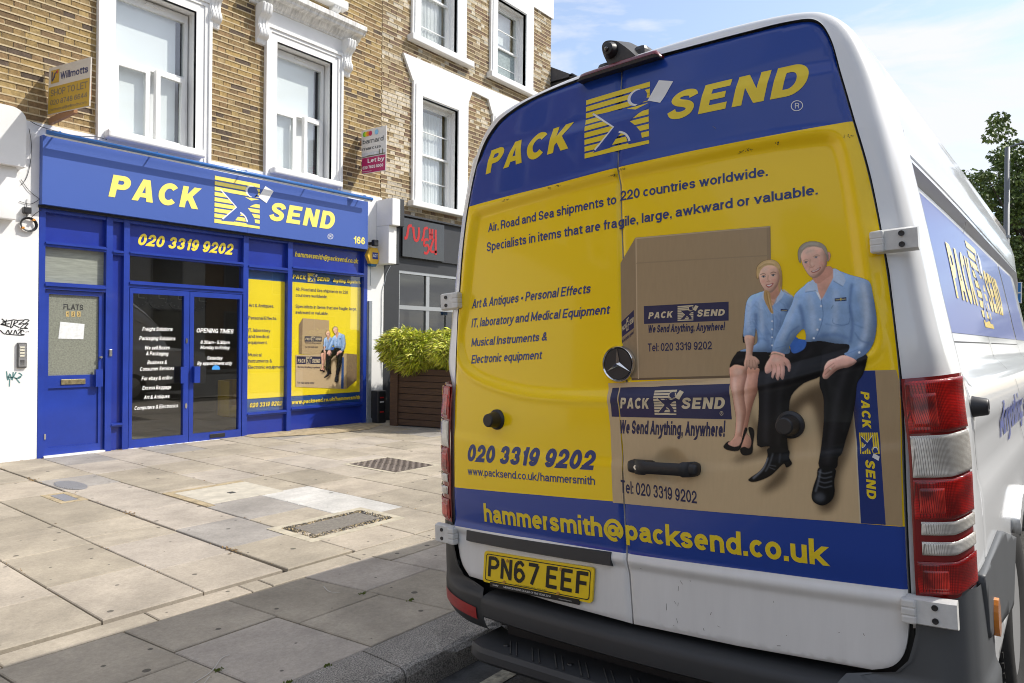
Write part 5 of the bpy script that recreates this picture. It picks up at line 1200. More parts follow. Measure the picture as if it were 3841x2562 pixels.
def layv(flat, fn, off, name, m, parent, grid=.0085):
    off = off * .6 + .0003
    """as lay(), for the van's skin (vectorised)"""
    v, f = flat; P = [fn(a, b) for a, b in v]
    bm = bmesh.new(); vs_ = [bm.verts.new((p[0], p[1], 0)) for p in P]
    for q in f:
        try: bm.faces.new([vs_[i] for i in q])
        except ValueError: pass
    for ax in (0, 1):
        lo = min(p[ax] for p in P); hi = max(p[ax] for p in P); k = math.ceil(lo / grid)
        while k * grid < hi:
            co = [0, 0, 0]; no_ = [0, 0, 0]; co[ax] = k * grid; no_[ax] = 1
            bmesh.ops.bisect_plane(bm, geom=bm.verts[:] + bm.edges[:] + bm.faces[:], plane_co=co, plane_no=no_, dist=1e-7); k += 1
    q = RS.many([(w.co.x, w.co.y) for w in bm.verts], off)
    for w, p in zip(bm.verts, q): w.co = Vector(p)
    bm.normal_update()
    me = bpy.data.meshes.new(name); bm.to_mesh(me); bm.free(); me.update()
    me.polygons.foreach_set('use_smooth', [True] * len(me.polygons))
    if sum(p.normal.x * p.area for p in me.polygons) > 0: me.flip_normals()
    return link(name, me, parent, m, world=False)
def vq(BL, BR_, TR, TL): return bil(*[RS.inv(*p) for p in (BL, BR_, TR, TL)])

vw = mat('van_white_paint', (.78, .79, .79), .28, coat=.7, var=.03, vscale=1.5)
vblue = mat('van_blue_film', (.010, .048, .30), .24, coat=.35, spec=.35); vyel = mat('van_yellow_film', (.97, .66, .004), .24, coat=.3, spec=.32)
vlow = mat('van_white_dirty', (.77, .765, .75), .34, coat=.3, var=.06, vscale=9, stretch=(1, 1.6, .22), detail=9)
vblk = mat('rubber_seal', (.012, .012, .012), .6)
# door outlines measured on the skin
seamx = lambda c: float(np.interp(c, [.49, .955, 1.275, 1.835, 2.33], [-.013, -.001, -.010, .006, .010]))
Lout = [(.744, .512), (.785, .55), (.806, .61), (.814, .70), (.810, .86), (.808, 1.0), (.803, 1.26), (.788, 1.57), (.765, 1.80), (.735, 1.965), (.700, 2.11), (.662, 2.20), (.615, 2.26), (.545, 2.302), (.45, 2.325), (.34, 2.336), (.17, 2.339)]
Rout = [(-.697, .506), (-.745, .525), (-.775, .57), (-.788, .66), (-.790, .80), (-.791, 1.0), (-.792, 1.26), (-.770, 1.57), (-.740, 1.80), (-.706, 1.965), (-.674, 2.11), (-.652, 2.21), (-.622, 2.275), (-.57, 2.300), (-.45, 2.309), (-.16, 2.322)]
topmid = (.01, 2.331)
bands = [(pl([(1075, 475), (1250, 430), (1418, 385), (1600, 345), (1780, 310), (1955, 278)])), pl([(1043, 1118), (1240, 1136), (1430, 1152), (1750, 1182), (2078, 1209)]), pl([(1043, 1205), (1240, 1238), (1437, 1270), (1750, 1312), (2082, 1354)])]
bands = [np.array(sorted(q)) for q in bands]
bz = lambda i, b: np.interp(b, bands[i][:, 0], bands[i][:, 1])
def door(name, out, sgn):
    sx = lambda c: seamx(c) + sgn * .0024
    lo = out[0][1]
    loop = catmull(out, 4)
    if sgn > 0: poly = loop + [(sx(2.33), 2.331)] + [(sx(c), c) for c in np.linspace(2.28, .52, 40)] + [(sx(.5), .497), (.3, .503)]
    else: poly = loop + [(sx(2.33), 2.331)] + [(sx(c), c) for c in np.linspace(2.28, .52, 40)] + [(sx(.5), .497), (-.35, .500)]
    pts = [tuple(p) for p in poly]; n = len(pts); edges = [(i, (i + 1) % n) for i in range(n)]
    bmin, bmax = min(p[0] for p in pts), max(p[0] for p in pts)
    for i in range(3):
        xs_ = np.arange(bmin - .01, bmax + .012, .012); k = len(pts); pts += [(x_, float(bz(i, x_))) for x_ in xs_]; edges += [(k + j, k + j + 1) for j in range(len(xs_) - 1)]
    g = []
    for b_ in np.arange(bmin, bmax, .0125):
        for c_ in np.arange(.5, 2.34, .0125): g.append((b_ + random.uniform(-.0005, .0005), c_ + random.uniform(-.0005, .0005)))
    g2 = np.stack(np.meshgrid(np.arange(bmin, bmax, .0055), np.arange(.5, 2.34, .0055)), -1).reshape(-1, 2) + .0027
    dr = np.abs(sdist(g2, rec) + .012); nearc = np.abs(g2[:, 1] - np.interp(g2[:, 0], cb[:, 0], cb[:, 1])) < .022; nh = np.abs(np.hypot(g2[:, 0] - hndl[0], g2[:, 1] - hndl[1]) - .045) < .02
    nb = ((g2[:, 1] > .66) & (g2[:, 1] < .74)) | (np.abs(g2[:, 1] - np.interp(g2[:, 0], topc[:, 0], topc[:, 1]) - .005) < .035); g = np.concatenate([np.array(g), g2[(dr < .034) | nearc | nh | nb]]); g = g + np.random.uniform(-.0006, .0006, g.shape)
    dd = sdist(g, poly); ok = dd < -.005
    for i in range(3): ok &= np.abs(g[:, 1] - bz(i, g[:, 0])) > .004
    pts += [tuple(p) for p in g[ok]]
    V, E_, F_, *_ = geometry.delaunay_2d_cdt([Vector(p) for p in pts], edges, [], 0, 1e-6)
    V = np.array([tuple(p) for p in V]); F_ = np.array([list(f) for f in F_]); cen = V[F_].mean(1); ins = sdist(cen, poly) < 0
    F_ = F_[ins]; cen = cen[ins]
    P3 = RS.many(V)
    # slight roll of the skin at its outer edge
    dE = sdist(V, poly); P3[:, 0] += .006 * np.clip(1 + dE / .010, 0, 1) ** 2
    mi = np.where(cen[:, 1] > bz(0, cen[:, 0]), 1, np.where(cen[:, 1] > bz(1, cen[:, 0]), 2, np.where(cen[:, 1] > bz(2, cen[:, 0]), 1, 0)))
    verts = [tuple(p) for p in P3]; faces = [tuple(f) for f in F_]
    k = len(verts); ring = [tuple(np.array(RS.fwd(*p)) + np.array([.006, 0, 0])) for p in poly]; back = [(p[0] + .03, p[1], p[2]) for p in ring]
    verts += ring + back; n = len(poly)
    faces += [(k + i, k + (i + 1) % n, k + n + (i + 1) % n, k + n + i) for i in range(n)]; mi = list(mi) + [0] * n
    me = bpy.data.meshes.new(name); me.from_pydata(verts, [], faces); me.update()
    me.materials.append(vlow); me.materials.append(vblue); me.materials.append(vyel)
    me.polygons.foreach_set('material_index', [int(i) for i in mi]); me.polygons.foreach_set('use_smooth', [True] * len(me.polygons))
    nr = [p.normal.x for p in me.polygons]
    flip = [i for i, p in enumerate(me.polygons) if i < len(F_) and p.normal.x > 0]
    if flip:
        bm = bmesh.new(); bm.from_mesh(me); bm.faces.ensure_lookup_table(); bmesh.ops.reverse_faces(bm, faces=[bm.faces[i] for i in flip]); bm.to_mesh(me); bm.free()
    o = bpy.data.objects.new(name, me); COL.objects.link(o); o.parent = VAN; return o
DOL = door('rear_door', Lout, 1); DOR = door('rear_door', Rout, -1)
DOL['label'] = 'left rear door with the number plate'; DOR['label'] = 'right rear door with the picture of two people'

# --- body shell: rings from the door opening out to the side section, then forward
keys = [  # opening (b, c) -> full section (b, c), right side bottom to top, then centre
 ((.800, .40), (.916, .36)), ((.812, .56), (.924, .56)), ((.812, .73), (.926, .73)), ((.812, .95), (.926, .95)), ((.808, 1.15), (.918, 1.13)), ((.806, 1.26), (.900, 1.25)), ((.786, 1.50), (.862, 1.49)),
 ((.778, 1.57), (.851, 1.57)), ((.752, 1.80), (.816, 1.80)), ((.718, 1.98), (.784, 1.98)), ((.686, 2.12), (.750, 2.13)), ((.660, 2.215), (.705, 2.245)), ((.628, 2.282), (.648, 2.310)), ((.57, 2.312), (.58, 2.340)), ((.45, 2.320), (.45, 2.358)), ((.25, 2.328), (.25, 2.370)), ((.0, 2.338), (.0, 2.375))]
kL = [((.822, c) if i < 6 else (b, c)) for i, ((b, c), _) in enumerate(keys)]
def sec(side):
    out = catmull(Lout if side > 0 else Rout, 4) + [topmid]; out = [(abs(p[0]) if p is not topmid else 0.0, p[1]) for p in out]
    oc_ = [p[1] for p in out]; O_ = []
    for (ob, oc), (sb, sc_) in keys:
        if oc < 2.0:
            b_ = float(np.interp(max(oc, .70), oc_[8:-6], [p[0] for p in out][8:-6])); O_.append((b_ + .006, oc)); continue
        if sb == 0: O_.append((0, topmid[1] + .008)); continue
        d = np.array([sb, sc_ - 1.9]); d /= np.linalg.norm(d); best = 1.
        for p, q in zip(out, out[1:]):
            A_ = np.array([[d[0], -(q[0] - p[0])], [d[1], -(q[1] - p[1])]])
            if abs(np.linalg.det(A_)) < 1e-9: continue
            t_, u_ = np.linalg.solve(A_, np.array([p[0], p[1] - 1.9]))
            if -1e-6 <= u_ <= 1 + 1e-6 and t_ > .05: best = t_
        O_.append(tuple(np.array([0, 1.9]) + d * (best + .006)))
    S_ = [k[1] for k in keys]
    O_, S_ = catmull(O_, 7), catmull(S_, 7)
    return [(side * b, c) for b, c in O_], [(side * (b + (.018 if side > 0 and c > 1.2 else 0) * min(1, (c - 1.2) / .2) * (1 if c < 2.2 else 0)), c) for b, c in S_]
oR, sR = sec(-1); oL, sL = sec(1)
OP = oR + oL[::-1][1:]; SC = sR + sL[::-1][1:]
NP = len(OP)
def side_relief(a, c):
    r = .016 * float(sm(np.array(a), .325, .355)) * float(sm(np.array(c), 1.2, 1.3)) * float(1 - sm(np.array(c), 1.95, 2.05)) + .02 * float(sm(np.array(a), .1, 3.)) * float(sm(np.array(c), 1.1, 1.4))
    # long sunk panel along the side
    e = sm(np.array(a), .40, .46) * (1 - sm(np.array(a), 5.2, 5.4)); w = sm(np.array(c), 1.235, 1.275) * (1 - sm(np.array(c), 1.885, 1.91)); r += .034 * float(e * w)
    r += .0035 * math.exp(-((a - .33) / .008) ** 2) * (c < 1.9)
    r += .012 * float(1 - sm(np.array(c), 1.085, 1.125)) * float(sm(np.array(a), .22, .4)) - .012 * float(1 - sm(np.array(c), .93, .98)) * float(sm(np.array(a), .22, .4))
    return r
def W_side(a, c):
    """half width of the body at distance a from the rear, height c"""
    cs = [p[1] for p in sR]; bs = [-p[0] for p in sR]; k = 40
    w = float(np.interp(c, cs[:90], bs[:90]))
    bow = .012 * math.sin(min(1, a / 4.2) * math.pi)
    return w + bow - side_relief(a, c) - .18 * max(0, (a - 4.4) / 1.6) ** 2 * (1 if c < 3 else 0) * (.4 + .6 * (c > 1.2))
rings = []
for k_ in range(10):
    R_ = []
    hiD, hiS = [(0, 0), (.004, .10), (.008, .28), (.014, .48), (.022, .66), (.034, .80), (.055, .91), (.085, .97), (.12, .99), (.16, 1.)][k_]
    loD, loS = [(.006, 0), (.014, .12), (.022, .26), (.032, .42), (.044, .56), (.060, .69), (.080, .80), (.105, .90), (.14, .97), (.18, 1.)][k_]
    for (ob, oc), (sb, sc_) in zip(OP, SC):
        q_ = float(sm(np.array(oc), 1.24, 1.36)); da = loD + (hiD - loD) * q_; s_ = loS + (hiS - loS) * q_
        a0 = float(Aprof(oc) + Bprof(ob)) + .004
        tp = max(0, (oc - 2.05) / .3)                       # the roof edge rolls in more tightly than the pillars
        R_.append((a0 + da * (1 - .25 * tp), ob + (sb - ob) * s_, oc + (sc_ - oc) * s_))
    rings.append(R_)
for a in [.30, .315, .33, .345, .36, .40, .415, .43, .445, .46, .5, .6, .7, .8, .9, 1., 1.1, 1.2, 1.3, 1.4, 1.55, 1.7, 1.9, 2.1, 2.35, 2.6, 2.9, 3.2, 3.6, 4.0, 4.3, 4.6, 4.9, 5.2, 5.5]:
    R_ = []; roofdrop = .62 * max(0, (a - 4.6) / .9) ** 1.6
    for (sb, sc_) in SC:
        sg = -1 if sb < 0 else 1
        if sc_ < 2.24: b_ = sg * W_side(a, sc_)
        else: b_ = sb * (1 - .18 * max(0, (a - 4.4) / 1.6) ** 2)
        c_ = sc_ - (roofdrop * max(0, (sc_ - 1.3) / 1.1) if a > 4.6 else 0)
        # drip rail groove where roof meets side, and a shallow roof bow
        c_ += .012 * math.sin(min(1, a / 4.5) * math.pi) * (sc_ > 2.25)
        R_.append((a, b_, c_))
    rings.append(R_)
for a, q in [(5.8, .0), (6.3, .0), (6.6, .06), (6.75, .2)]:
    rings.append([(a, sb * (.80 - q), min(sc_, 1.15 - q) if sc_ > .5 else sc_) for sb, sc_ in SC])
v = [p for R_ in rings for p in R_]; f = []; mi = []
AX, AC, AR = 1.25, .33, .435       # rear wheel arch
for i in range(len(rings) - 1):
    for j in range(NP - 1):
        q = (i * NP + j, i * NP + j + 1, (i + 1) * NP + j + 1, (i + 1) * NP + j)
        cen = np.mean([v[k] for k in q], 0)
        if cen[2] < 1.2 and math.hypot(cen[0] - AX, cen[2] - AC) < AR and abs(cen[1]) > .6: continue
        if (cen[2] < .62 and cen[0] < .3) or (cen[2] < .47 and cen[0] < 1.0): continue
        f.append(q)
f.append(tuple((len(rings) - 1) * NP + j for j in range(NP)))
me = mesh('body', v, f, True); bm = bmesh.new(); bm.from_mesh(me); bmesh.ops.recalc_face_normals(bm, faces=bm.faces[:])
for e in bm.edges:
    if len(e.link_faces) == 2 and e.calc_face_angle(0) > math.radians(50): e.smooth = False
bm.to_mesh(me); bm.free(); me.update()
ctr = Vector((3, 0, 1.2)); tot = sum((p.center - ctr).dot(p.normal) for p in me.polygons)
if tot < 0: me.flip_normals()
BODY = link('body', me, VAN, vw, world=False)
# dark reveal between doors and body, floor of the van
sealv = [(float(Aprof(c) + Bprof(b)) + .022, b * 1.0, c) for b, c in OP]; sealw = [(float(Aprof(c) + Bprof(b)) + .022, b * .90, 1.4 + (c - 1.4) * .93) for b, c in OP]
sf = [(i, i + 1, NP + i + 1, NP + i) for i in range(NP - 1)]
link('door_seal', mesh('door_seal', sealv + sealw, sf), VAN, vblk, world=False)
b = B(); cs_ = np.linspace(.49, 2.325, 30); b.add([(float(Aprof(c)) + .032, s_ * .02, c) for c in cs_ for s_ in (-1, 1)], [(2 * i, 2 * i + 1, 2 * i + 3, 2 * i + 2) for i in range(29)]); b.box(.10, .12, -.80, .80, .40, .56); b.make('door_seal', vblk, VAN, world=False)
b = B(); b.box(.3, 6.2, -.80, .80, .24, .40); b.box(.15, 1.0, -.55, .55, .2, .38); b.make('chassis', vblk, VAN, world=False)
# skin joints on the side and roof
SIDE = type('Side', (), {})()
SIDE.fwd = lambda p, q, off=0.: (p, -(W_side(p, q) + off), q)
def side_inv(x, y):
    o, d = lray(x, y); b_ = -.85
    for _ in range(60):
        t = (b_ - o[1]) / d[1]; p = o + t * d; nb = -W_side(min(max(p[0], .25), 5), p[2]); b_ = .6 * b_ + .4 * nb
    return np.array([p[0], p[2]])
SIDE.inv = side_inv
gapm = mat('shut_line', (.10, .10, .10), .7)
def sline(pts, w, name='shut_line', m=gapm): lay(flat_loops([stroke(pts, w)]), lambda a, b_: (a, b_), SIDE, .0015, name, m, BODY, .05, False)
sline([(.42, 1.925), (1.5, 1.93), (3, 1.93), (4.4, 1.92)], .005); sline([(1.72, 1.90), (1.73, 1.2), (1.74, .5)], .008); sline([(3.35, 1.9), (3.36, .5)], .008); sline([(.47, 1.36), (1.70, 1.36)], .004)
sline([(1.80, 1.36), (3.3, 1.36)], .004); sline([(.335, 1.98), (.34, 1.3), (.34, 1.0)], .003)
# blue band with the shop's name along the side
def sband(a0, a1, c0, c1, m, off=.002, name='side_band'): lay(([(0, 0), (1, 0), (1, 1), (0, 1)], [(0, 1, 2, 3)]), bil((a0, c0), (a1, c0), (a1, c1), (a0, c1)), SIDE, off, name, m, BODY, .05, False)
sblue = mat('side_blue_film', (.025, .06, .36), .3, coat=.25, spec=.4)
sband(.36, 3.30, 1.39, 1.86, sblue); sband(3.38, 4.3, 1.39, 1.86, sblue)
lay(flat_word('PACK'), bil((.98, 1.52), (1.64, 1.52), (1.64, 1.73), (.98, 1.73)), SIDE, .004, 'lettering', vyel, BODY, .06, False)
lay(flat_word('SEND'), bil((2.16, 1.52), (2.90, 1.52), (2.90, 1.73), (2.16, 1.73)), SIDE, .004, 'lettering', vyel, BODY, .06, False)
emblem(SIDE, bil((1.70, 1.43), (2.08, 1.43), (2.08, 1.82), (1.70, 1.82)), .003, (vyel, sblue, mat('white_film', (.75, .75, .74), .3, coat=.15, spec=.35)), BODY, .06, False)
lay(flat_text('Anything, Anywhere.', .03, .25), bil((.95, 1.03), (3.0, 1.03), (3.0, 1.15), (.95, 1.15)), SIDE, .003, 'lettering', mat('side_lettering', (.10, .13, .40), .3, coat=.15, spec=.35), BODY, .06, False)

# --- door artwork
vn = mat('van_navy_letter', (.03, .05, .19), .3, coat=.15, spec=.35); vwt = MATS['white_film']
vy2 = mat('van_yellow_letter', (.80, .60, .02), .3, coat=.15, spec=.35)
def vline(s, zf, a, b_, h0, h1, m, parent, bold=.012, shear=0., off=.0008, grid=.0085):
    bold += .009
    (x0, y0), (x1, y1) = zf(a), zf(b_); k = .4687
    return layv(flat_text(s, bold, shear, 1.), tline(RS, x0, y0, x1, y1, h0 * k, h1 * k), off, 'lettering', m, parent, grid)
layv(flat_word('PACK'), tline(RS, *z1((290, 855)), *z1((712, 722)), 107 * .4687, 121 * .4687), .0012, 'lettering', vy2, DOL)
layv(flat_word('SEND'), tline(RS, *z1((1180, 592)), *z1((1873, 452)), 128 * .4687, 150 * .4687), .0012, 'lettering', vy2, DOR)
def vemblem(fn, mats, parent, off=.0010, parcel=True):
    for idx in (0, 1, 2):
        vs_, fs_ = [], []
        for k, fl in emblem_layers():
            if k == idx: n = len(vs_); vs_ += fl[0]; fs_ += [tuple(i + n for i in q) for q in fl[1]]
        if idx == 2 and parcel: n = len(vs_); vs_ += PARCEL; fs_ += [(n, n + 1, n + 2, n + 3)]
        layv((vs_, fs_), fn, off + .0005 * idx, ['emblem_bars', 'emblem_figure', 'emblem_outline'][idx], mats[idx], parent)
vemblem(vq(z1((775, 777)), z1((1091, 703)), z1((1095, 400)), z1((783, 492))), (vy2, vblue, vwt), DOR)
q = vq(z1((1785, 547)), z1((1845, 542)), z1((1845, 491)), z1((1785, 493)))
layv(flat_loops([arc(.5, .5, .5, .5, 0, 360, 32)[:-1], arc(.5, .5, .43, .43, 0, 360, 32)[:-1]]), q, .0012, 'registered_mark', vwt, DOR)
layv(flat_text('R', .0), bil(q(.34, .25), q(.68, .25), q(.68, .76), q(.34, .76)), .0012, 'registered_mark', vwt, DOR)
for s, zf, a, b_, h0, h1, bo, sh in [
    ('Air, Road and Sea shipments to', z1, (302, 1138), (930, 999), 42, 48, .012, 0), ('Specialists in items that are fra', z1, (296, 1233), (935, 1115), 45, 48, .012, 0),
    ('Art & Antiques • Personal Effects', z1, (222, 1512), (805, 1435), 44, 47, .014, .2), ('IT, laboratory and Medical Equipment', z2, (220, 168), (901, 100), 43, 46, .014, .2),
    ('Musical Instruments &', z2, (219, 262), (592, 231), 41, 42, .014, .2), ('Electronic equipment', z2, (219, 345), (568, 322), 42, 43, .014, .2),
    ('020 3319 9202', z2, (202, 822), (828, 867), 84, 98, .035, .22), ('www.packsend.co.uk/hammersmith', z2, (202, 888), (826, 939), 37, 42, .006, 0)]:
    vline(s, zf, a, b_, h0, h1, vn, DOL, bo, sh)
vline('220 countries worldwide.', z1, (947, 985), (1672, 861), 48, 48, vn, DOR, .012); vline('gile, large, awkward or valuable.', z1, (940, 1113), (1917, 952), 48, 50, vn, DOR, .012)
vline('hammersmith@', z2, (285, 1118), (968, 1206), 90, 98, vy2, DOL, .022, 0., .0008, .0085); vline('packsend.co.uk', z2, (978, 1206), (1978, 1337), 98, 128, vy2, DOR, .022, 0., .0008, .0085)

# cardboard boxes printed on the right door
card = mat('card_print', (.40, .285, .155), .38, coat=.12, spec=.35, var=.05, vscale=22, stretch=(1, 5, .8)); card2 = mat('card_print_shaded', (.33, .235, .13), .38, coat=.12, spec=.35, var=.05, vscale=22, stretch=(1, 5, .8)); card3 = mat('card_print_pale', (.58, .43, .245), .38, coat=.12, spec=.35, var=.04, vscale=22, stretch=(1, 5, .8)); carde = mat('card_print_edge', (.15, .10, .055), .38, coat=.12, spec=.35)
def z6(p): return ((2250 + p[0] * .797) / 1.63378, (800 + p[1] * .797) / 1.63378)
def vpoly(pts, m, parent, off, name='picture', zf=z6):
    P = pl([zf(p) for p in pts]) if False else [tuple(RS.inv(*zf(p))) for p in pts]
    layv(flat_loops([P]), lambda a, b_: (a, b_), off, name, m, parent, .0075)
# lower box, upper box front and side
vpoly([(97, 798), (612, 770), (620, 770), (1238, 740), (1395, 737), (1412, 800), (1425, 1472), (1345, 1466), (1225, 1458), (118, 1367), (110, 1100)], card3, DOR, .0008)
vpoly([(40, 800), (92, 797), (97, 798), (103, 1100), (112, 1366), (62, 1362), (50, 1000)], card3, DOL, .0008)
vpoly([(168, 115), (803, 60), (805, 760), (180, 780), (172, 500)], card, DOR, .0012)
vpoly([(98, 235), (168, 115), (172, 500), (180, 780), (150, 778), (104, 600)], card2, DOR, .0012)
vpoly([(785, 62), (803, 60), (806, 300), (790, 300)], card2, DOR, .0015)
vpoly([(150, 776), (806, 758), (806, 770), (150, 786)], carde, DOR, .0015)
vpoly([(1296, 740), (1395, 737), (1412, 800), (1425, 1472), (1346, 1466), (1322, 1100)], card, DOR, .0012)
vpoly([(168, 115), (172, 500), (180, 780), (186, 778), (178, 500), (174, 116)], mat('card_highlight', (.55, .41, .25), .38, coat=.12), DOR, .0016)
vpoly([(172, 232), (803, 196), (803, 201), (172, 238)], mat('card_crease', (.33, .235, .125), .38, coat=.12), DOR, .0016)
vpoly([(172, 122), (803, 66), (803, 62), (172, 116)], MATS['card_highlight'], DOR, .0018)

vpoly([(100, 803), (612, 782), (612, 787), (100, 808)], MATS['card_highlight'], DOR, .0012)
nprint = mat('box_navy_print', (.022, .022, .075), .38, coat=.12, spec=.35); cream = mat('box_cream_print', (.62, .52, .34), .4, coat=.4)
def banner(pts, zf, parent, wp_pack, wp_send, emb, m1=cream, off=.0017, reg=None):
    vpoly(pts, nprint, parent, off, 'box_banner', zf)
# upper box print
vpoly([(208, 437), (607, 416), (607, 505), (209, 521)], nprint, DOR, .0016, 'box_banner')
layv(flat_word('PACK'), tline(RS, *z6((229, 497)), *z6((347, 490)), 14.6, 14.6), .0022, 'lettering', cream, DOR)
layv(flat_word('SEND'), tline(RS, *z6((458, 487)), *z6((590, 481)), 16, 14.6), .0022, 'lettering', cream, DOR)
vemblem(vq(z6((367, 507)), z6((441, 504)), z6((441, 432)), z6((367, 437))), (cream, nprint, cream), DOR, .0021)
vline('We Send Anything, Anywhere!', z6, (230, 563), (592, 550), 38, 38, nprint, DOR, .03, .2, .0020)
vline('Tel: 020 3319 9202', z6, (227, 651), (528, 640), 40, 40, nprint, DOR, .008, 0, .0020)
vpoly([(102, 512), (161, 455), (161, 540), (106, 582)], nprint, DOR, .0016, 'box_banner')
layv(flat_word('PACK'), vq(z6((106, 556)), z6((124, 540)), z6((124, 518)), z6((106, 535))), .0022, 'lettering', cream, DOR); layv(flat_word('SEND'), vq(z6((141, 528)), z6((160, 512)), z6((160, 487)), z6((141, 503))), .0022, 'lettering', cream, DOR)
vemblem(vq(z6((126, 556)), z6((138, 545)), z6((138, 488)), z6((126, 500))), (cream, nprint, cream), DOR, .0021, False)
layv(flat_text('We Send Anything, Anywhere!', .03, .2), vq(z6((106, 612)), z6((160, 566)), z6((160, 549)), z6((106, 596))), .0020, 'lettering', nprint, DOR)
# lower box print, running over the shut line
vpoly([(97, 820), (613, 802), (622, 970), (98, 958)], nprint, DOR, .0014, 'box_banner'); vpoly([(60, 822), (91, 820), (93, 958), (57, 957)], nprint, DOL, .0014, 'box_banner')
layv(flat_word('PACK'), tline(RS, *z6((97, 918)), *z6((236, 920)), 24.5, 24.5), .0019, 'lettering', cream, DOR)
layv(flat_word('SEND'), tline(RS, *z6((385, 920)), *z6((590, 921)), 25, 27), .0019, 'lettering', cream, DOR)
vemblem(vq(z6((259, 948)), z6((361, 949)), z6((365, 830)), z6((260, 834))), (cream, nprint, cream), DOR, .0018)
q = vq(z6((565, 951)), z6((582, 952)), z6((582, 932)), z6((565, 931)))
layv(flat_loops([arc(.5, .5, .5, .5, 0, 360, 24)[:-1], arc(.5, .5, .40, .40, 0, 360, 24)[:-1]]), q, .0019, 'registered_mark', cream, DOR); layv(flat_text('R'), bil(q(.34, .25), q(.68, .25), q(.68, .76), q(.34, .76)), .0019, 'registered_mark', cream, DOR)
vline('We Send Anything, Anywhere!', z6, (98, 1036), (595, 1052), 66, 72, nprint, DOR, .032, .2, .0018)
vline('Tel: 020 3319 9202', z6, (100, 1314), (458, 1366), 62, 62, nprint, DOR, .008, 0, .0018)
# upright banner
vpoly([(1205, 742), (1296, 740), (1322, 1100), (1346, 1466), (1228, 1459), (1210, 1100), (1190, 920)], mat('upright_banner_blue', (.012, .03, .17), .3, coat=.15, spec=.35), DOR, .0014, 'box_banner')
vpoly([(1186, 920), (1194, 920), (1212, 1100), (1229, 1459), (1223, 1458), (1205, 1100)], cream, DOR, .0018, 'picture')
def down(flat, x0, x1, y0, y1, sk, m, off):   # lettering reading downwards
    fn = vq(z6((x1 , y0)), z6((x1 + sk, y1)), z6((x0 + sk, y1)), z6((x0, y0)))
    g_ = bil(fn(0, 1), fn(0, 0), fn(1, 0), fn(1, 1))
    qa = [RS.inv(*z6(p)) for p in ((x0, y0), (x0 + sk, y1), (x1 + sk, y1), (x1, y0))]
    layv(flat, bil(*qa), off, 'lettering', m, DOR)
down(flat_word('PACK', -.18 * 0 + .18), 1228, 1268, 838, 1015, 10, vy2, .0021); down(flat_word('SEND'), 1250, 1294, 1160, 1345, 8, vy2, .0021)
fnE = bil(*[RS.inv(*z6(p)) for p in ((1220, 1032), (1226, 1132), (1318, 1132), (1308, 1032))]); vemblem(fnE, (vy2, MATS['upright_banner_blue'], vwt), DOR, .0018)

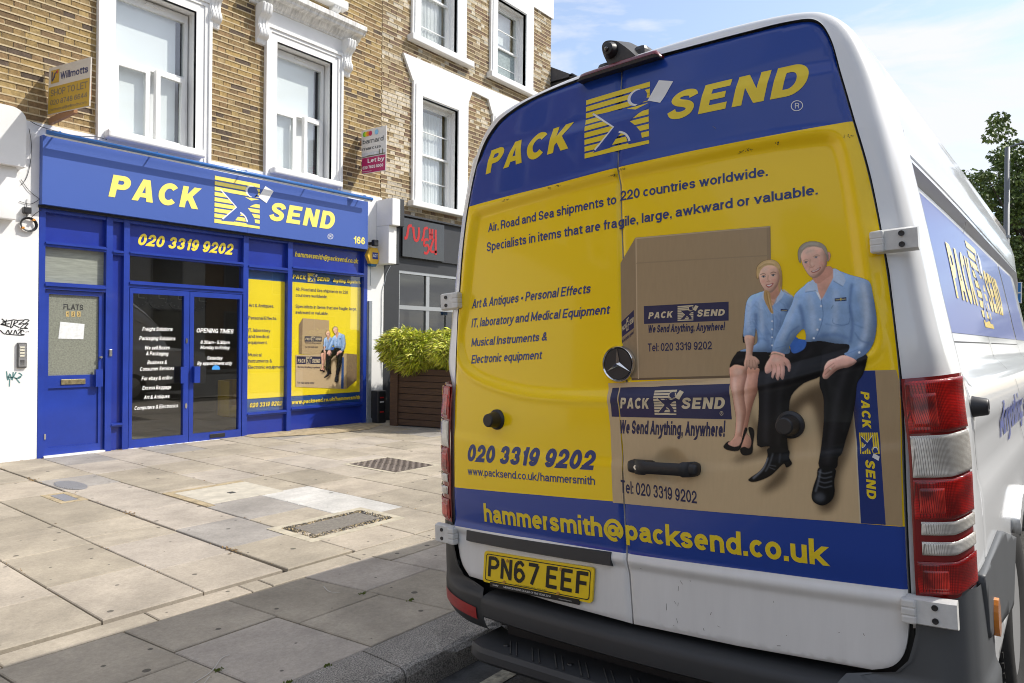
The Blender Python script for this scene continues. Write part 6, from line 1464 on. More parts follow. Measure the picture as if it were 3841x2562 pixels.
# ---- the printed picture of two seated people: painted in code onto a fine grid of vertices
def paint_couple(x0, x1, y0, y1, st):
    xs = np.arange(x0, x1 + st, st); ys = np.arange(y0, y1 + st, st); Xg, Yg = np.meshgrid(xs, ys)
    ssn = 3; Hh, Ww = Xg.shape; img = np.zeros((Hh, Ww, 3)); alp = np.zeros((Hh, Ww))
    def cover(P):
        acc = np.zeros((Hh, Ww)); P = np.array(P); bx0, bx1, by0, by1 = P[:, 0].min() - st, P[:, 0].max() + st, P[:, 1].min() - st, P[:, 1].max() + st
        ci = np.where((xs >= bx0) & (xs <= bx1))[0]; ri = np.where((ys >= by0) & (ys <= by1))[0]
        if len(ci) == 0 or len(ri) == 0: return acc
        sx, sy = Xg[ri[0]:ri[-1] + 1, ci[0]:ci[-1] + 1], Yg[ri[0]:ri[-1] + 1, ci[0]:ci[-1] + 1]; sub = np.zeros(sx.shape)
        for i in range(ssn):
            for j in range(ssn):
                px, py = sx + ((i + .5) / ssn - .5) * st, sy + ((j + .5) / ssn - .5) * st; ins = np.zeros(sx.shape, bool); n = len(P)
                for k in range(n):
                    a, b_ = P[k], P[(k + 1) % n]
                    if a[1] == b_[1]: continue
                    ins ^= ((a[1] > py) != (b_[1] > py)) & (px < (b_[0] - a[0]) * (py - a[1]) / (b_[1] - a[1]) + a[0])
                sub += ins
        acc[ri[0]:ri[-1] + 1, ci[0]:ci[-1] + 1] = sub / ssn ** 2; return acc
    def blur(A_, s_):
        s_ = s_ / st
        if s_ < .3: return A_
        k = np.arange(-int(3 * s_) - 1, int(3 * s_) + 2); g = np.exp(-k * k / (2 * s_ * s_)); g /= g.sum()
        A_ = np.apply_along_axis(lambda r: np.convolve(r, g, 'same'), 0, A_); return np.apply_along_axis(lambda r: np.convolve(r, g, 'same'), 1, A_)
    state = {'clip': None}
    def comp(m_, col, a=1.):
        nonlocal img, alp
        m_ = np.clip(m_ * a, 0, 1)
        if state['clip'] is not None: m_ = m_ * state['clip']
        col = np.array(srgb(*col)); na = m_ + alp * (1 - m_)
        img = np.where(na[..., None] > 1e-4, (col * m_[..., None] + img * (alp * (1 - m_))[..., None]) / np.maximum(na, 1e-4)[..., None], img); alp = na
    def shp(P, col, smooth=True, a=1., bl=0., keep=False, n=5):
        Q = catmull(P, n, True) if smooth else P; m_ = cover(Q)
        if bl: m_ = blur(m_, bl)
        comp(m_, col, a)
        return m_
    def line(P, w, col, a=1., bl=0.): shp(stroke(catmull(P, 6), w), col, False, a, bl)
    def ell(cx_, cy_, rx, ry, rot=0):
        t = np.linspace(0, 2 * math.pi, 28)[:-1]; c_, s_ = math.cos(math.radians(rot)), math.sin(math.radians(rot))
        return [(cx_ + rx * math.cos(k) * c_ - ry * math.sin(k) * s_, cy_ + rx * math.cos(k) * s_ + ry * math.sin(k) * c_) for k in t]
    def clipto(m_):
        # round the form: light from the upper left, edges falling away
        nonlocal img
        if m_ is not None:
            s_ = max(4., math.sqrt(m_.sum()) * st * .075); mb_ = blur(m_, s_); gy_, gx_ = np.gradient(mb_); gx_, gy_ = gx_ * s_ / st, gy_ * s_ / st
            sh_ = 1 + 1.15 * (gx_ * .55 + gy_ * .75) - .30 * np.clip(1.0 - mb_, 0, 1) ** 1.2; mb2 = blur(m_, s_ * 2.4); gy2, gx2 = np.gradient(mb2); sh_ += .55 * (gx2 * .55 + gy2 * .75) * s_ * 2.4 / st
            img = img * (1 + (np.clip(sh_, .45, 1.5) - 1) * m_)[..., None]
        state['clip'] = m_
    SK, SKD, SKL = (222, 176, 152), (160, 104, 82), (244, 212, 192)
    BL, BLD, BLL = (146, 180, 222), (78, 112, 166), (192, 214, 242)
    rf = random.Random(3)
    def folds(n_, x0_, x1_, y0_, y1_, ang, spread, d_=BLD, l_=BLL, w_=4, a_=.22, len_=55):
        for _ in range(n_):
            x_, y_ = rf.uniform(x0_, x1_), rf.uniform(y0_, y1_); th = math.radians(ang + rf.gauss(0, spread)); ln = rf.uniform(.5, 1.3) * len_; cx2, cy2 = x_ + ln * math.cos(th), y_ + ln * math.sin(th); mxx, myy = (x_ + cx2) / 2 + rf.gauss(0, 6), (y_ + cy2) / 2 + rf.gauss(0, 6); ww = rf.uniform(.6, 1.4) * w_
            line([(x_, y_), (mxx, myy), (cx2, cy2)], ww, d_, a_, ww * .5); line([(x_ + ww, y_ - ww), (mxx + ww, myy - ww), (cx2 + ww, cy2 - ww)], ww * .8, l_, a_ * .9, ww * .5)
    # soft cast shadows on the box
    shp([(700, 900), (760, 1000), (880, 900), (1050, 800), (1200, 900), (1180, 1100), (1130, 1230), (1120, 1340), (1080, 1400), (1030, 1380), (1060, 1200), (1000, 900), (905, 1000), (880, 1240), (780, 1310), (770, 1290), (850, 1200), (860, 1120), (640, 1170), (660, 1140), (760, 1110), (720, 1000)], (70, 52, 34), a=.62, bl=16)
    # --- woman: far shoe, legs
    m_ = shp([(684, 732), (748, 728), (757, 770), (745, 830), (727, 880), (712, 930), (700, 985), (692, 1030), (712, 1060), (716, 1095), (704, 1118), (676, 1116), (666, 1090), (668, 1040), (662, 1000), (668, 930), (676, 860)], (214, 158, 132)); clipto(m_)
    line([(742, 740), (735, 830), (705, 930), (690, 1030)], 22, SKD, .6, 7); line([(690, 760), (688, 860), (676, 950)], 12, SKL, .5, 6); clipto(None)
    shp([(700, 1010), (722, 1012), (728, 1040), (722, 1085), (719, 1125), (700, 1138), (672, 1136), (661, 1112), (680, 1098), (705, 1105), (714, 1070)], (22, 20, 22))
    m_ = shp([(613, 722), (640, 712), (690, 718), (692, 760), (686, 800), (680, 860), (690, 930), (682, 980), (672, 1030), (664, 1078), (642, 1096), (600, 1104), (612, 1078), (634, 1050), (640, 1005), (642, 960), (632, 900), (620, 830), (612, 770)], (222, 168, 142)); clipto(m_)
    line([(688, 740), (684, 830), (688, 930), (672, 1040)], 22, SKD, .7, 8); line([(634, 770), (640, 860), (656, 950), (654, 1030)], 14, SKL, .65, 6); line([(618, 760), (624, 850), (640, 950)], 8, SKD, .5, 5); shp(ell(650, 745, 22, 18), SKL, a=.5, bl=6); clipto(None)
    shp([(583, 1098), (600, 1076), (612, 1074), (622, 1092), (645, 1096), (662, 1085), (683, 1012), (696, 1016), (684, 1050), (662, 1108), (640, 1119), (600, 1113)], (20, 19, 22)); shp([(604, 1082), (630, 1098), (655, 1092), (668, 1070), (664, 1050), (640, 1060)], (224, 170, 146), a=.9)
    # --- man: legs and shoes
    T1 = (24, 23, 26)
    m_ = shp([(945, 605), (900, 640), (828, 660), (785, 700), (752, 745), (744, 800), (750, 880), (748, 960), (742, 1092), (800, 1096), (796, 1130), (884, 1140), (882, 1060), (890, 940), (902, 860), (960, 800), (1048, 760), (1060, 680), (1170, 640), (1100, 600), (1000, 595)], T1, n=3); clipto(m_)
    line([(930, 640), (860, 690), (800, 760), (785, 860), (782, 1080)], 22, (52, 51, 55), .8, 9); line([(905, 720), (850, 830), (842, 1090)], 12, (44, 43, 46), .7, 8); line([(870, 850), (868, 1100)], 16, (8, 8, 9), .8, 6); line([(1000, 640), (940, 700), (900, 790)], 14, (46, 45, 48), .6, 8); clipto(None)
    m_ = shp([(1050, 640), (1120, 608), (1180, 615), (1256, 665), (1256, 700), (1238, 760), (1212, 800), (1205, 870), (1190, 960), (1160, 1060), (1140, 1130), (1122, 1150), (1112, 1200), (1034, 1196), (1040, 1120), (1052, 1020), (1056, 930), (1052, 860), (1034, 800), (1045, 700)], T1, n=3); clipto(m_)
    line([(1190, 660), (1150, 760), (1120, 860), (1098, 1000), (1070, 1180)], 24, (50, 49, 53), .8, 10); line([(1230, 720), (1190, 850), (1150, 1020)], 12, (44, 44, 47), .6, 8); line([(1060, 780), (1078, 900), (1062, 1080)], 14, (9, 9, 10), .8, 6); line([(1030, 755), (1120, 750), (1200, 720)], 10, (48, 47, 50), .6, 6); clipto(None)
    m_ = shp([(796, 1105), (886, 1112), (892, 1150), (906, 1178), (880, 1196), (868, 1178), (842, 1200), (808, 1232), (764, 1254), (722, 1264), (700, 1256), (712, 1242), (752, 1214), (778, 1180), (790, 1140)], (17, 17, 19)); clipto(m_)
    line([(790, 1150), (770, 1200), (722, 1248)], 7, (150, 156, 165), .75, 3); line([(815, 1130), (800, 1180), (780, 1215)], 5, (110, 115, 122), .6, 2.5); line([(800, 1196), (826, 1206)], 3, (90, 94, 100), .8, 1.5); line([(795, 1184), (832, 1190)], 3, (90, 94, 100), .8, 1.5); line([(850, 1130), (846, 1175)], 6, (70, 74, 80), .7, 3); clipto(None)
    m_ = shp([(1034, 1196), (1108, 1202), (1104, 1260), (1106, 1310), (1096, 1344), (1070, 1368), (1040, 1374), (1008, 1358), (998, 1330), (1006, 1286), (1022, 1240)], (17, 17, 19)); clipto(m_)
    for k in range(4): line([(1028, 1214 + k * 22), (1058, 1224 + k * 22), (1094, 1216 + k * 22)], 4, (100, 106, 114), .75, 2)
    shp(ell(1036, 1335, 24, 20), (90, 95, 104), a=.6, bl=7); line([(1040, 1205), (1030, 1260), (1016, 1310)], 6, (130, 136, 146), .6, 3); clipto(None)
    # --- woman: skirt, body
    m_ = shp([(660, 648), (745, 640), (812, 648), (808, 700), (782, 735), (752, 752), (748, 728), (690, 722), (640, 712), (613, 726), (622, 692), (640, 664)], (28, 26, 28)); clipto(m_); line([(640, 700), (690, 690), (730, 712)], 12, (56, 53, 56), .7, 6); clipto(None)
    wsh = [(768, 368), (742, 376), (712, 388), (694, 412), (686, 450), (680, 520), (677, 578), (700, 584), (728, 582), (736, 540), (744, 600), (722, 625), (700, 634), (660, 648), (740, 652), (808, 654), (860, 660), (895, 655), (886, 600), (880, 540), (900, 470), (912, 400), (890, 382), (860, 366), (852, 358)]
    shp([(674, 570), (684, 568), (688, 602), (676, 608)], (26, 24, 28)); shp([(893, 560), (935, 590), (972, 600), (960, 640), (905, 655)], (60, 108, 190))
    m_ = shp(wsh, BL, n=4); clipto(m_)
    line([(736, 470), (738, 560), (744, 610)], 12, BLD, .9, 5); line([(775, 520), (790, 600), (800, 650)], 20, BLD, .55, 8); line([(850, 470), (845, 560), (860, 640)], 26, BLD, .6, 10); line([(705, 410), (700, 480), (698, 560)], 16, BLL, .8, 6); line([(755, 400), (760, 470), (768, 560)], 16, BLL, .7, 7); line([(790, 560), (830, 590), (880, 580)], 10, BLD, .6, 5)
    line([(715, 600), (760, 590), (800, 600)], 8, BLD, .5, 4); line([(880, 420), (885, 500), (878, 560)], 16, BLD, .6, 8); folds(26, 680, 890, 400, 640, 80, 28); folds(9, 685, 720, 480, 575, 20, 20, len_=26); clipto(None)
    shp([(772, 362), (800, 350), (852, 352), (840, 385), (824, 420), (812, 436), (798, 410), (780, 380)], (222, 172, 148)); line([(812, 436), (818, 520), (812, 600), (806, 650)], 3, BLD, .9, 1)
    for k in range(5): shp(ell(812, 470 + k * 38, 4, 4), (235, 240, 245))
    shp([(768, 364), (786, 376), (812, 436), (788, 425), (762, 398)], BLL, False); shp([(852, 356), (868, 378), (856, 402), (824, 430), (838, 392)], BLL, False); line([(864, 362), (910, 398)], 10, BLL, .6, 3)
    shp([(852, 450), (886, 452), (886, 462), (852, 461)], (28, 44, 96), False); line([(856, 457), (882, 458)], 3, (200, 190, 120), .8)
    line([(806, 408), (822, 424), (834, 408)], 1.6, (190, 150, 90), .8)
    # neck, hair, face
    shp([(778, 330), (846, 330), (850, 372), (826, 402), (804, 400), (778, 372)], (208, 152, 126)); 
    shp([(742, 310), (738, 262), (756, 234), (790, 219), (824, 222), (848, 244), (858, 290), (858, 345), (846, 372), (838, 330), (820, 300), (770, 280)], (196, 160, 104), n=4)
    m_ = shp([(752, 262), (772, 244), (808, 242), (836, 258), (848, 296), (842, 330), (826, 358), (806, 374), (784, 366), (764, 342), (752, 312)], (236, 190, 164), n=5); clipto(m_)
    line([(848, 270), (848, 320), (826, 362)], 20, SKD, .6, 8); shp(ell(772, 262, 24, 14), SKL, a=.6, bl=7); shp(ell(772, 322, 12, 9), (236, 160, 142), a=.5, bl=5); shp(ell(822, 316, 12, 9), (222, 146, 128), a=.5, bl=5)
    line([(756, 290), (770, 284), (782, 288)], 3.2, (110, 76, 52), .9, .8); line([(804, 283), (818, 277), (832, 281)], 3.2, (110, 76, 52), .9, .8)
    for ex, ey in ((772, 299), (817, 292)):
        shp(ell(ex, ey, 9, 4.2, -6), (214, 202, 194)); shp(ell(ex, ey, 4.6, 4.2), (60, 66, 72)); line([(ex - 10, ey - 1), (ex, ey - 5.5), (ex + 10, ey - 2)], 2.6, (52, 34, 28), .9, .6)
    line([(794, 292), (792, 312), (798, 318)], 3, SKD, .8, 1.5); line([(786, 320), (796, 323), (804, 318)], 3, (186, 120, 100), .8, 1.2)
    shp([(782, 337), (798, 334), (818, 328), (812, 342), (798, 350), (788, 346)], (176, 74, 72)); shp([(786, 338), (800, 337), (813, 332), (806, 340), (796, 344)], (250, 246, 240)); line([(790, 356), (800, 358), (810, 352)], 3, SKD, .5, 2); clipto(None)
    shp([(742, 300), (740, 262), (758, 234), (792, 219), (826, 224), (850, 250), (857, 295), (848, 286), (836, 258), (812, 246), (782, 248), (760, 266), (750, 292)], (214, 180, 122), n=4)
    line([(756, 250), (788, 230), (826, 236)], 4, (240, 214, 162), .7, 2.5); line([(748, 262), (780, 240), (820, 242)], 3, (150, 112, 66), .6, 1.5); line([(846, 260), (854, 300), (852, 345)], 7, (160, 122, 74), .7, 2)
    shp([(780, 362), (800, 372), (806, 400), (812, 440), (818, 470), (806, 468), (790, 440), (776, 410), (772, 380)], (198, 158, 100), n=4); line([(786, 372), (794, 420), (808, 462)], 3, (146, 108, 62), .8, 1.2); line([(792, 374), (802, 425), (812, 460)], 2.4, (232, 204, 152), .8, 1)
    # forearm and hand on the knee
    m_ = shp([(683, 578), (728, 582), (724, 630), (718, 668), (734, 676), (750, 692), (752, 706), (744, 712), (746, 722), (738, 730), (730, 738), (722, 726), (712, 736), (702, 722), (692, 738), (684, 730), (680, 706), (686, 680), (690, 640)], SK, n=4); clipto(m_)
    line([(726, 584), (718, 660)], 10, SKD, .6, 4); line([(692, 590), (698, 660)], 8, SKL, .7, 4)
    for xa, ya, xb, yb in ((694, 690, 690, 730), (706, 690, 704, 728), (718, 690, 722, 728), (730, 690, 738, 722)): line([(xa, ya), (xb, yb)], 2.2, SKD, .75, 1)
    clipto(None)
    # --- man: shirt
    msh = [(1022, 316), (985, 322), (962, 342), (938, 362), (918, 385), (904, 430), (880, 476), (858, 530), (832, 580), (815, 632), (818, 650), (868, 664), (884, 640), (930, 570), (960, 545), (972, 575), (974, 604), (1040, 600), (1110, 612), (1172, 618), (1168, 650), (1152, 664), (1206, 688), (1214, 684), (1256, 660), (1286, 616), (1300, 560), (1304, 500), (1296, 440), (1286, 380), (1272, 326), (1236, 306), (1178, 290), (1130, 272), (1096, 262)]
    m_ = shp(msh, BL, n=4); clipto(m_)
    line([(962, 545), (955, 480), (940, 430)], 16, BLD, .8, 6); line([(1188, 330), (1178, 430), (1190, 520), (1180, 610)], 12, BLD, .8, 5); line([(1292, 400), (1298, 500), (1286, 600), (1240, 660)], 18, BLD, .55, 7); line([(930, 400), (905, 460), (880, 530), (850, 600)], 18, BLL, .7, 7); line([(1240, 330), (1255, 430), (1252, 540), (1225, 630)], 22, BLL, .75, 8); line([(985, 380), (1000, 460), (1010, 560)], 24, BLL, .7, 9); line([(1110, 360), (1110, 460), (1100, 560)], 26, BLL, .6, 9)
    line([(880, 600), (900, 560), (940, 530)], 6, BLD, .7, 3); line([(1040, 580), (1110, 570), (1170, 590)], 14, BLD, .6, 6); line([(1010, 600), (1060, 560)], 8, BLD, .5, 5); line([(1200, 560), (1230, 600), (1270, 610)], 6, BLD, .7, 3); line([(1195, 520), (1240, 540)], 6, BLD, .5, 3); line([(1060, 520), (1120, 530), (1175, 520)], 5, BLD, .5, 3)
    line([(1098, 492), (1104, 520), (1172, 518), (1176, 430)], 2.2, BLD, .9, 1); line([(1215, 640), (1158, 664)], 3, BLD, .7, 1.5); line([(825, 636), (880, 622)], 3, BLD, .7, 1.5); clipto(None)
    shp([(1020, 318), (1060, 300), (1098, 270), (1100, 300), (1078, 345), (1044, 405), (1030, 372)], (226, 170, 148)); shp([(1030, 372), (1044, 405), (1040, 412), (1018, 370), (1010, 340)], (236, 238, 244), False)
    line([(1043, 405), (1052, 480), (1036, 545), (1010, 600)], 3, BLD, .9, 1)
    for k, (bx_, by_) in enumerate([(1042, 437), (1038, 500), (1025, 548), (1008, 588)]): shp(ell(bx_, by_, 5, 5), (236, 240, 246))
    shp(ell(1222, 655, 5.5, 5.5), (240, 243, 248))
    shp([(1098, 264), (1112, 262), (1150, 290), (1158, 318), (1145, 345), (1100, 318)], BLL, False); shp([(1020, 316), (1002, 312), (972, 340), (966, 372), (988, 366), (1030, 372)], BLL, False); line([(1100, 318), (1146, 345)], 3, BLD, .8, 1.5); line([(968, 372), (1020, 364)], 3, BLD, .8, 1.5)
    shp([(1106, 401), (1161, 395), (1162, 412), (1107, 415)], (28, 44, 96), False); line([(1110, 408), (1130, 406)], 4, (200, 190, 120), .8); line([(1140, 405), (1158, 404)], 4, (220, 210, 150), .8); shp(ell(1135, 405, 4, 6), (220, 200, 90))
    line([(1090, 448), (1100, 432)], 2, (60, 80, 110), .8)
    # neck, head
    m_ = shp([(1006, 290), (1072, 250), (1098, 264), (1090, 290), (1060, 312), (1034, 330), (1012, 325)], (214, 156, 134)); 
    shp(ell(1076, 204, 10, 22, 8), (228, 168, 146)); line([(1074, 192), (1080, 206), (1074, 218)], 3, SKD, .7, 1)
    shp([(936, 218), (934, 178), (952, 148), (986, 134), (1030, 136), (1062, 156), (1074, 190), (1078, 226), (1066, 216), (1050, 180), (1010, 160), (965, 168), (948, 200), (946, 235)], (146, 136, 122), n=4)
    m_ = shp([(946, 190), (962, 164), (1000, 150), (1040, 160), (1062, 190), (1070, 230), (1058, 268), (1036, 294), (1012, 306), (990, 296), (970, 270), (954, 236)], (238, 190, 168), n=5); clipto(m_)
    line([(1066, 180), (1072, 240), (1040, 296)], 22, SKD, .55, 9); shp(ell(985, 178, 30, 14, -10), SKL, a=.7, bl=8); shp(ell(976, 248, 13, 11), (232, 150, 132), a=.45, bl=6); shp(ell(1044, 236, 14, 11), (226, 146, 128), a=.45, bl=6)
    line([(958, 226), (972, 218), (984, 222)], 3.4, (160, 130, 104), .7, 1.2); line([(1004, 206), (1020, 196), (1036, 200)], 3.4, (160, 130, 104), .7, 1.2)
    for ex, ey in ((971, 231), (1019, 206 + 1)):
        shp(ell(ex, ey, 9, 3.6, -14), (212, 200, 192)); shp(ell(ex, ey, 4.2, 3.8), (70, 92, 112)); line([(ex - 10, ey + 1), (ex, ey - 4.5), (ex + 10, ey - 4)], 2.2, (96, 66, 54), .85, .6); line([(ex - 8, ey + 8), (ex + 8, ey + 4)], 2, SKD, .5, 1.2)
    line([(992, 216), (990, 240), (1000, 252)], 4, SKD, .55, 2); line([(986, 252), (1000, 256), (1012, 246)], 3.4, (196, 130, 112), .85, 1.2); shp(ell(1000, 238, 5, 9, -14), SKL, a=.6, bl=3)
    shp([(994, 272), (1014, 268), (1042, 252), (1034, 268), (1018, 278), (1002, 280)], (168, 92, 84)); shp([(998, 272), (1016, 270), (1036, 258), (1026, 268), (1008, 275)], (248, 244, 238)); line([(984, 268), (990, 258)], 2.4, SKD, .6, 1.4); line([(1046, 240), (1050, 254)], 2.4, SKD, .6, 1.4); line([(1004, 290), (1022, 290), (1036, 280)], 3, SKD, .45, 2); line([(970, 190), (1000, 176), (1030, 176)], 2, SKD, .3, 1.5); clipto(None)
    shp([(940, 226), (935, 184), (952, 150), (986, 134), (1032, 137), (1062, 158), (1074, 196), (1062, 186), (1048, 166), (1010, 156), (970, 164), (950, 190), (946, 212)], (168, 158, 142), n=4); line([(950, 170), (980, 146), (1030, 146)], 5, (208, 200, 184), .7, 2.5); line([(958, 172), (1000, 156), (1040, 162)], 3, (120, 108, 92), .6, 1.5)
    # hands
    m_ = shp([(815, 650), (868, 662), (872, 676), (892, 692), (898, 716), (896, 742), (888, 744), (882, 724), (868, 716), (872, 748), (868, 776), (860, 782), (852, 770), (852, 752), (846, 776), (840, 786), (832, 776), (828, 748), (818, 776), (810, 768), (810, 742), (798, 752), (782, 752), (776, 730), (786, 704), (802, 678)], (234, 180, 160), n=4); clipto(m_)
    for a_, b2 in (((808, 712), (812, 764)), ((828, 712), (834, 772)), ((846, 710), (856, 772)), ((868, 700), (880, 724))): line([a_, b2], 3, SKD, .75, 1.2)
    line([(818, 660), (864, 672)], 6, SKD, .5, 3); shp(ell(830, 690, 20, 10), SKL, a=.5, bl=5); clipto(None)
    line([(798, 672), (815, 662), (840, 662), (862, 672)], 4, (150, 140, 110), .85, 1)
    m_ = shp([(1152, 668), (1206, 690), (1200, 708), (1170, 724), (1138, 730), (1112, 742), (1088, 762), (1070, 778), (1054, 778), (1048, 762), (1056, 742), (1062, 716), (1078, 694), (1110, 682)], (232, 178, 158), n=4); clipto(m_)
    for a_, b2 in (((1110, 716), (1060, 760)), ((1104, 704), (1058, 740)), ((1120, 728), (1078, 766))): line([a_, b2], 3, SKD, .75, 1.2)
    line([(1090, 690), (1150, 678)], 7, SKL, .5, 3); clipto(None); shp(ell(1088, 732, 5, 4), (226, 214, 190))
    # photographic grain and mottling
    def vn(sc_, sd_):
        r_ = np.random.RandomState(sd_); gh, gw = int((ys[-1] - ys[0]) / sc_) + 3, int((xs[-1] - xs[0]) / sc_) + 3; G_ = r_.rand(gh, gw); fy, fx = (Yg - ys[0]) / sc_, (Xg - xs[0]) / sc_; iy, ix = fy.astype(int), fx.astype(int); u, w = fx - ix, fy - iy; u = u * u * (3 - 2 * u); w = w * w * (3 - 2 * w)
        return G_[iy, ix] * (1 - u) * (1 - w) + G_[iy, ix + 1] * u * (1 - w) + G_[iy + 1, ix] * (1 - u) * w + G_[iy + 1, ix + 1] * u * w
    nz_ = (vn(46, 1) - .5) * .5 + (vn(18, 2) - .5) * .3 + (vn(7, 3) - .5) * .22 + (vn(3, 4) - .5) * .12
    img = img * (1 + nz_[..., None] * .36); lum = img.mean(-1, keepdims=True); img = np.clip(lum + (img - lum) * .96, 0, 1)
    return xs, ys, img, alp
XS, YS, IMG, ALP = paint_couple(566, 1320, 124, 1420, 2.5)
pm = mat('picture_print', (.5, .5, .5), .34, coat=.5, attr='Col')
def picture_mesh(name, pos, parent, world, step=1):
    H_, W_ = ALP[::step, ::step].shape; A2, I2 = ALP[::step, ::step], IMG[::step, ::step]
    use = A2 > .02; idx = -np.ones((H_, W_), int)
    cell = use[:-1, :-1] | use[1:, :-1] | use[:-1, 1:] | use[1:, 1:]
    need = np.zeros((H_, W_), bool); need[:-1, :-1] |= cell; need[1:, :-1] |= cell; need[:-1, 1:] |= cell; need[1:, 1:] |= cell
    idx[need] = np.arange(need.sum()); r, c = np.where(need); V = pos(XS[::step][c], YS[::step][r])
    rr_, cc_ = np.where(cell); F = np.stack([idx[rr_, cc_], idx[rr_ + 1, cc_], idx[rr_ + 1, cc_ + 1], idx[rr_, cc_ + 1]], 1)
    me = bpy.data.meshes.new(name); me.vertices.add(len(V)); me.vertices.foreach_set('co', V.astype(np.float32).ravel())
    me.loops.add(len(F) * 4); me.loops.foreach_set('vertex_index', F.ravel().astype(np.int32)); me.polygons.add(len(F)); me.polygons.foreach_set('loop_start', np.arange(0, len(F) * 4, 4, dtype=np.int32))
    me.update(calc_edges=True); me.polygons.foreach_set('use_smooth', [True] * len(F))
    ca = me.color_attributes.new('Col', 'FLOAT_COLOR', 'POINT'); colr = np.concatenate([I2[r, c], A2[r, c][:, None]], 1); ca.data.foreach_set('color', colr.ravel().astype(np.float32))
    me.validate(); me.update(); me.shade_smooth() if hasattr(me, 'shade_smooth') else None
    return link(name, me, parent, pmt, world)
# the print fades out at its edge: alpha taken from the painted coverage
pmt = bpy.data.materials.new('people_print'); pmt.use_nodes = True; t = pmt.node_tree; p = t.nodes['Principled BSDF']; p.inputs['Roughness'].default_value = .34; p.inputs['Coat Weight'].default_value = .12; p.inputs['Specular IOR Level'].default_value = .18; p.inputs['Coat Roughness'].default_value = .06
at = N(t, 'ShaderNodeAttribute', attribute_name='Col'); t.links.new(at.outputs['Color'], p.inputs['Base Color']); t.links.new(at.outputs['Alpha'], p.inputs['Alpha'])
# rear-skin parameters of a coarse lattice of picture points, interpolated to the fine grid
gx = np.linspace(560, 1330, 24); gy = np.linspace(110, 1430, 30); LAT = np.array([[RS.inv(*z6((x_, y_))) for x_ in gx] for y_ in gy])
def to_skin(x, y, off=.0022):
    fx = (np.clip(x, gx[0], gx[-1]) - gx[0]) / (gx[1] - gx[0]); fy = (np.clip(y, gy[0], gy[-1]) - gy[0]) / (gy[1] - gy[0]); i = np.clip(fx.astype(int), 0, 22); j = np.clip(fy.astype(int), 0, 28); u = (fx - i)[:, None]; w = (fy - j)[:, None]
    P = LAT[j, i] * (1 - u) * (1 - w) + LAT[j, i + 1] * u * (1 - w) + LAT[j + 1, i] * (1 - u) * w + LAT[j + 1, i + 1] * u * w
    return RS.many(P, off)
picture_mesh('people_picture', to_skin, DOR, False)
# same picture, small, on the shop window poster
wpo = Wall(8.864)
def zcp(x, y): return (760 + (x - 580) * .2425 + 14, 732 + (y - 134) * .329)
c00, c11 = wpo.inv(*Zc((783, 732))), wpo.inv(*Zc((968, 1140)))
def to_poster(x, y):
    u = (x - 580) / (1305 - 580); w = (y - 134) / (1374 - 134); return np.stack([c00[0] + (c11[0] - c00[0]) * u, np.full(len(x), 8.864 - .009), c00[1] + (c11[1] - c00[1]) * w], 1)
def ppoly(pts, m, off=.004, name='picture'): lay(flat_loops([[tuple(wpo.inv(*Zc(p))) for p in pts]]), lambda a, b: (a, b), wpo, off, name, m, PB)
pc1, pc2, pc3 = mat('poster_card', (.48, .35, .19), .5), mat('poster_card_dark', (.24, .165, .09), .5), mat('poster_card_pale', (.58, .44, .26), .5)
ppoly([(657, 673), (850, 690), (848, 938), (650, 938)], pc1); ppoly([(629, 720), (657, 673), (650, 938), (628, 936)], pc2)
ppoly([(604, 943), (795, 938), (960, 935), (960, 1193), (604, 1178)], pc3, .005); ppoly([(978, 932), (1054, 940), (1052, 1130), (978, 1193)], pc2, .005); ppoly([(942, 935), (978, 932), (976, 1193), (938, 1193)], pc1, .0055); ppoly([(944, 960), (958, 960), (956, 1192), (937, 1190)], pblue, .006)
for sc_, q_ in (((670, 806), (795, 845)), ((611, 953), (791, 1010))):
    (xa, ya), (xb, yb) = sc_, q_; ppoly([(xa, ya), (xb, ya + 2), (xb, yb), (xa, yb)], nprint, .006); yb_, h_ = (yb - 9, (yb - ya) * .5 * .3123)
    w_ = xb - xa
    for s, u0, u1 in (('PACK', .04, .36), ('SEND', .63, .96)): lay(flat_word(s), tline(wpo, *Zc((xa + w_ * u0, yb_)), *Zc((xa + w_ * u1, yb_)), h_, h_), wpo, .007, 'lettering', cream, PB)
    emblem(wpo, quad(wpo, Zc((xa + w_ * .38, yb - 3)), Zc((xa + w_ * .56, yb - 3)), Zc((xa + w_ * .56, ya + 3)), Zc((xa + w_ * .38, ya + 3))), .0065, (cream, nprint, cream), PB)
for s, a, b_, h in [('We Send Anything, Anywhere!', (674, 858), (788, 862), 10), ('Tel: 020 3319 9202', (673, 890), (768, 892), 11), ('We Send Anything, Anywhere!', (617, 1038), (783, 1042), 14), ('Tel: 020 3319 9202', (615, 1153), (740, 1157), 13)]: wtext(wpo, s, Zc, a, b_, h, h, nprint, PB, .01, 0, .007)
picture_mesh('people_picture', to_poster, PB, True, 5)
# glass in front of the posters
CLR = glassmat('clear_glass', (.98, .98, .98))
B().box(5.348, 5.97, 8.838, 8.843, .415, 2.385).make('window_pane', CLR, BR); B().box(6.045, 7.365, 8.838, 8.843, .445, 2.435).make('window_pane', CLR, BR)

# ------------------------------------------------------------------ van fittings
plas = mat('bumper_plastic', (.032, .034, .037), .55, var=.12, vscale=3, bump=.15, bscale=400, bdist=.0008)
plas2 = mat('bumper_plastic_sunlit', (.085, .09, .095), .5, var=.1, vscale=3, bump=.1, bscale=400, bdist=.0008)  # lighter copy of the bumper plastic, sunlight put into its colour
def vmake(b, name, m, parent=VAN, **k): return b.make(name, m, parent, world=False, **k)
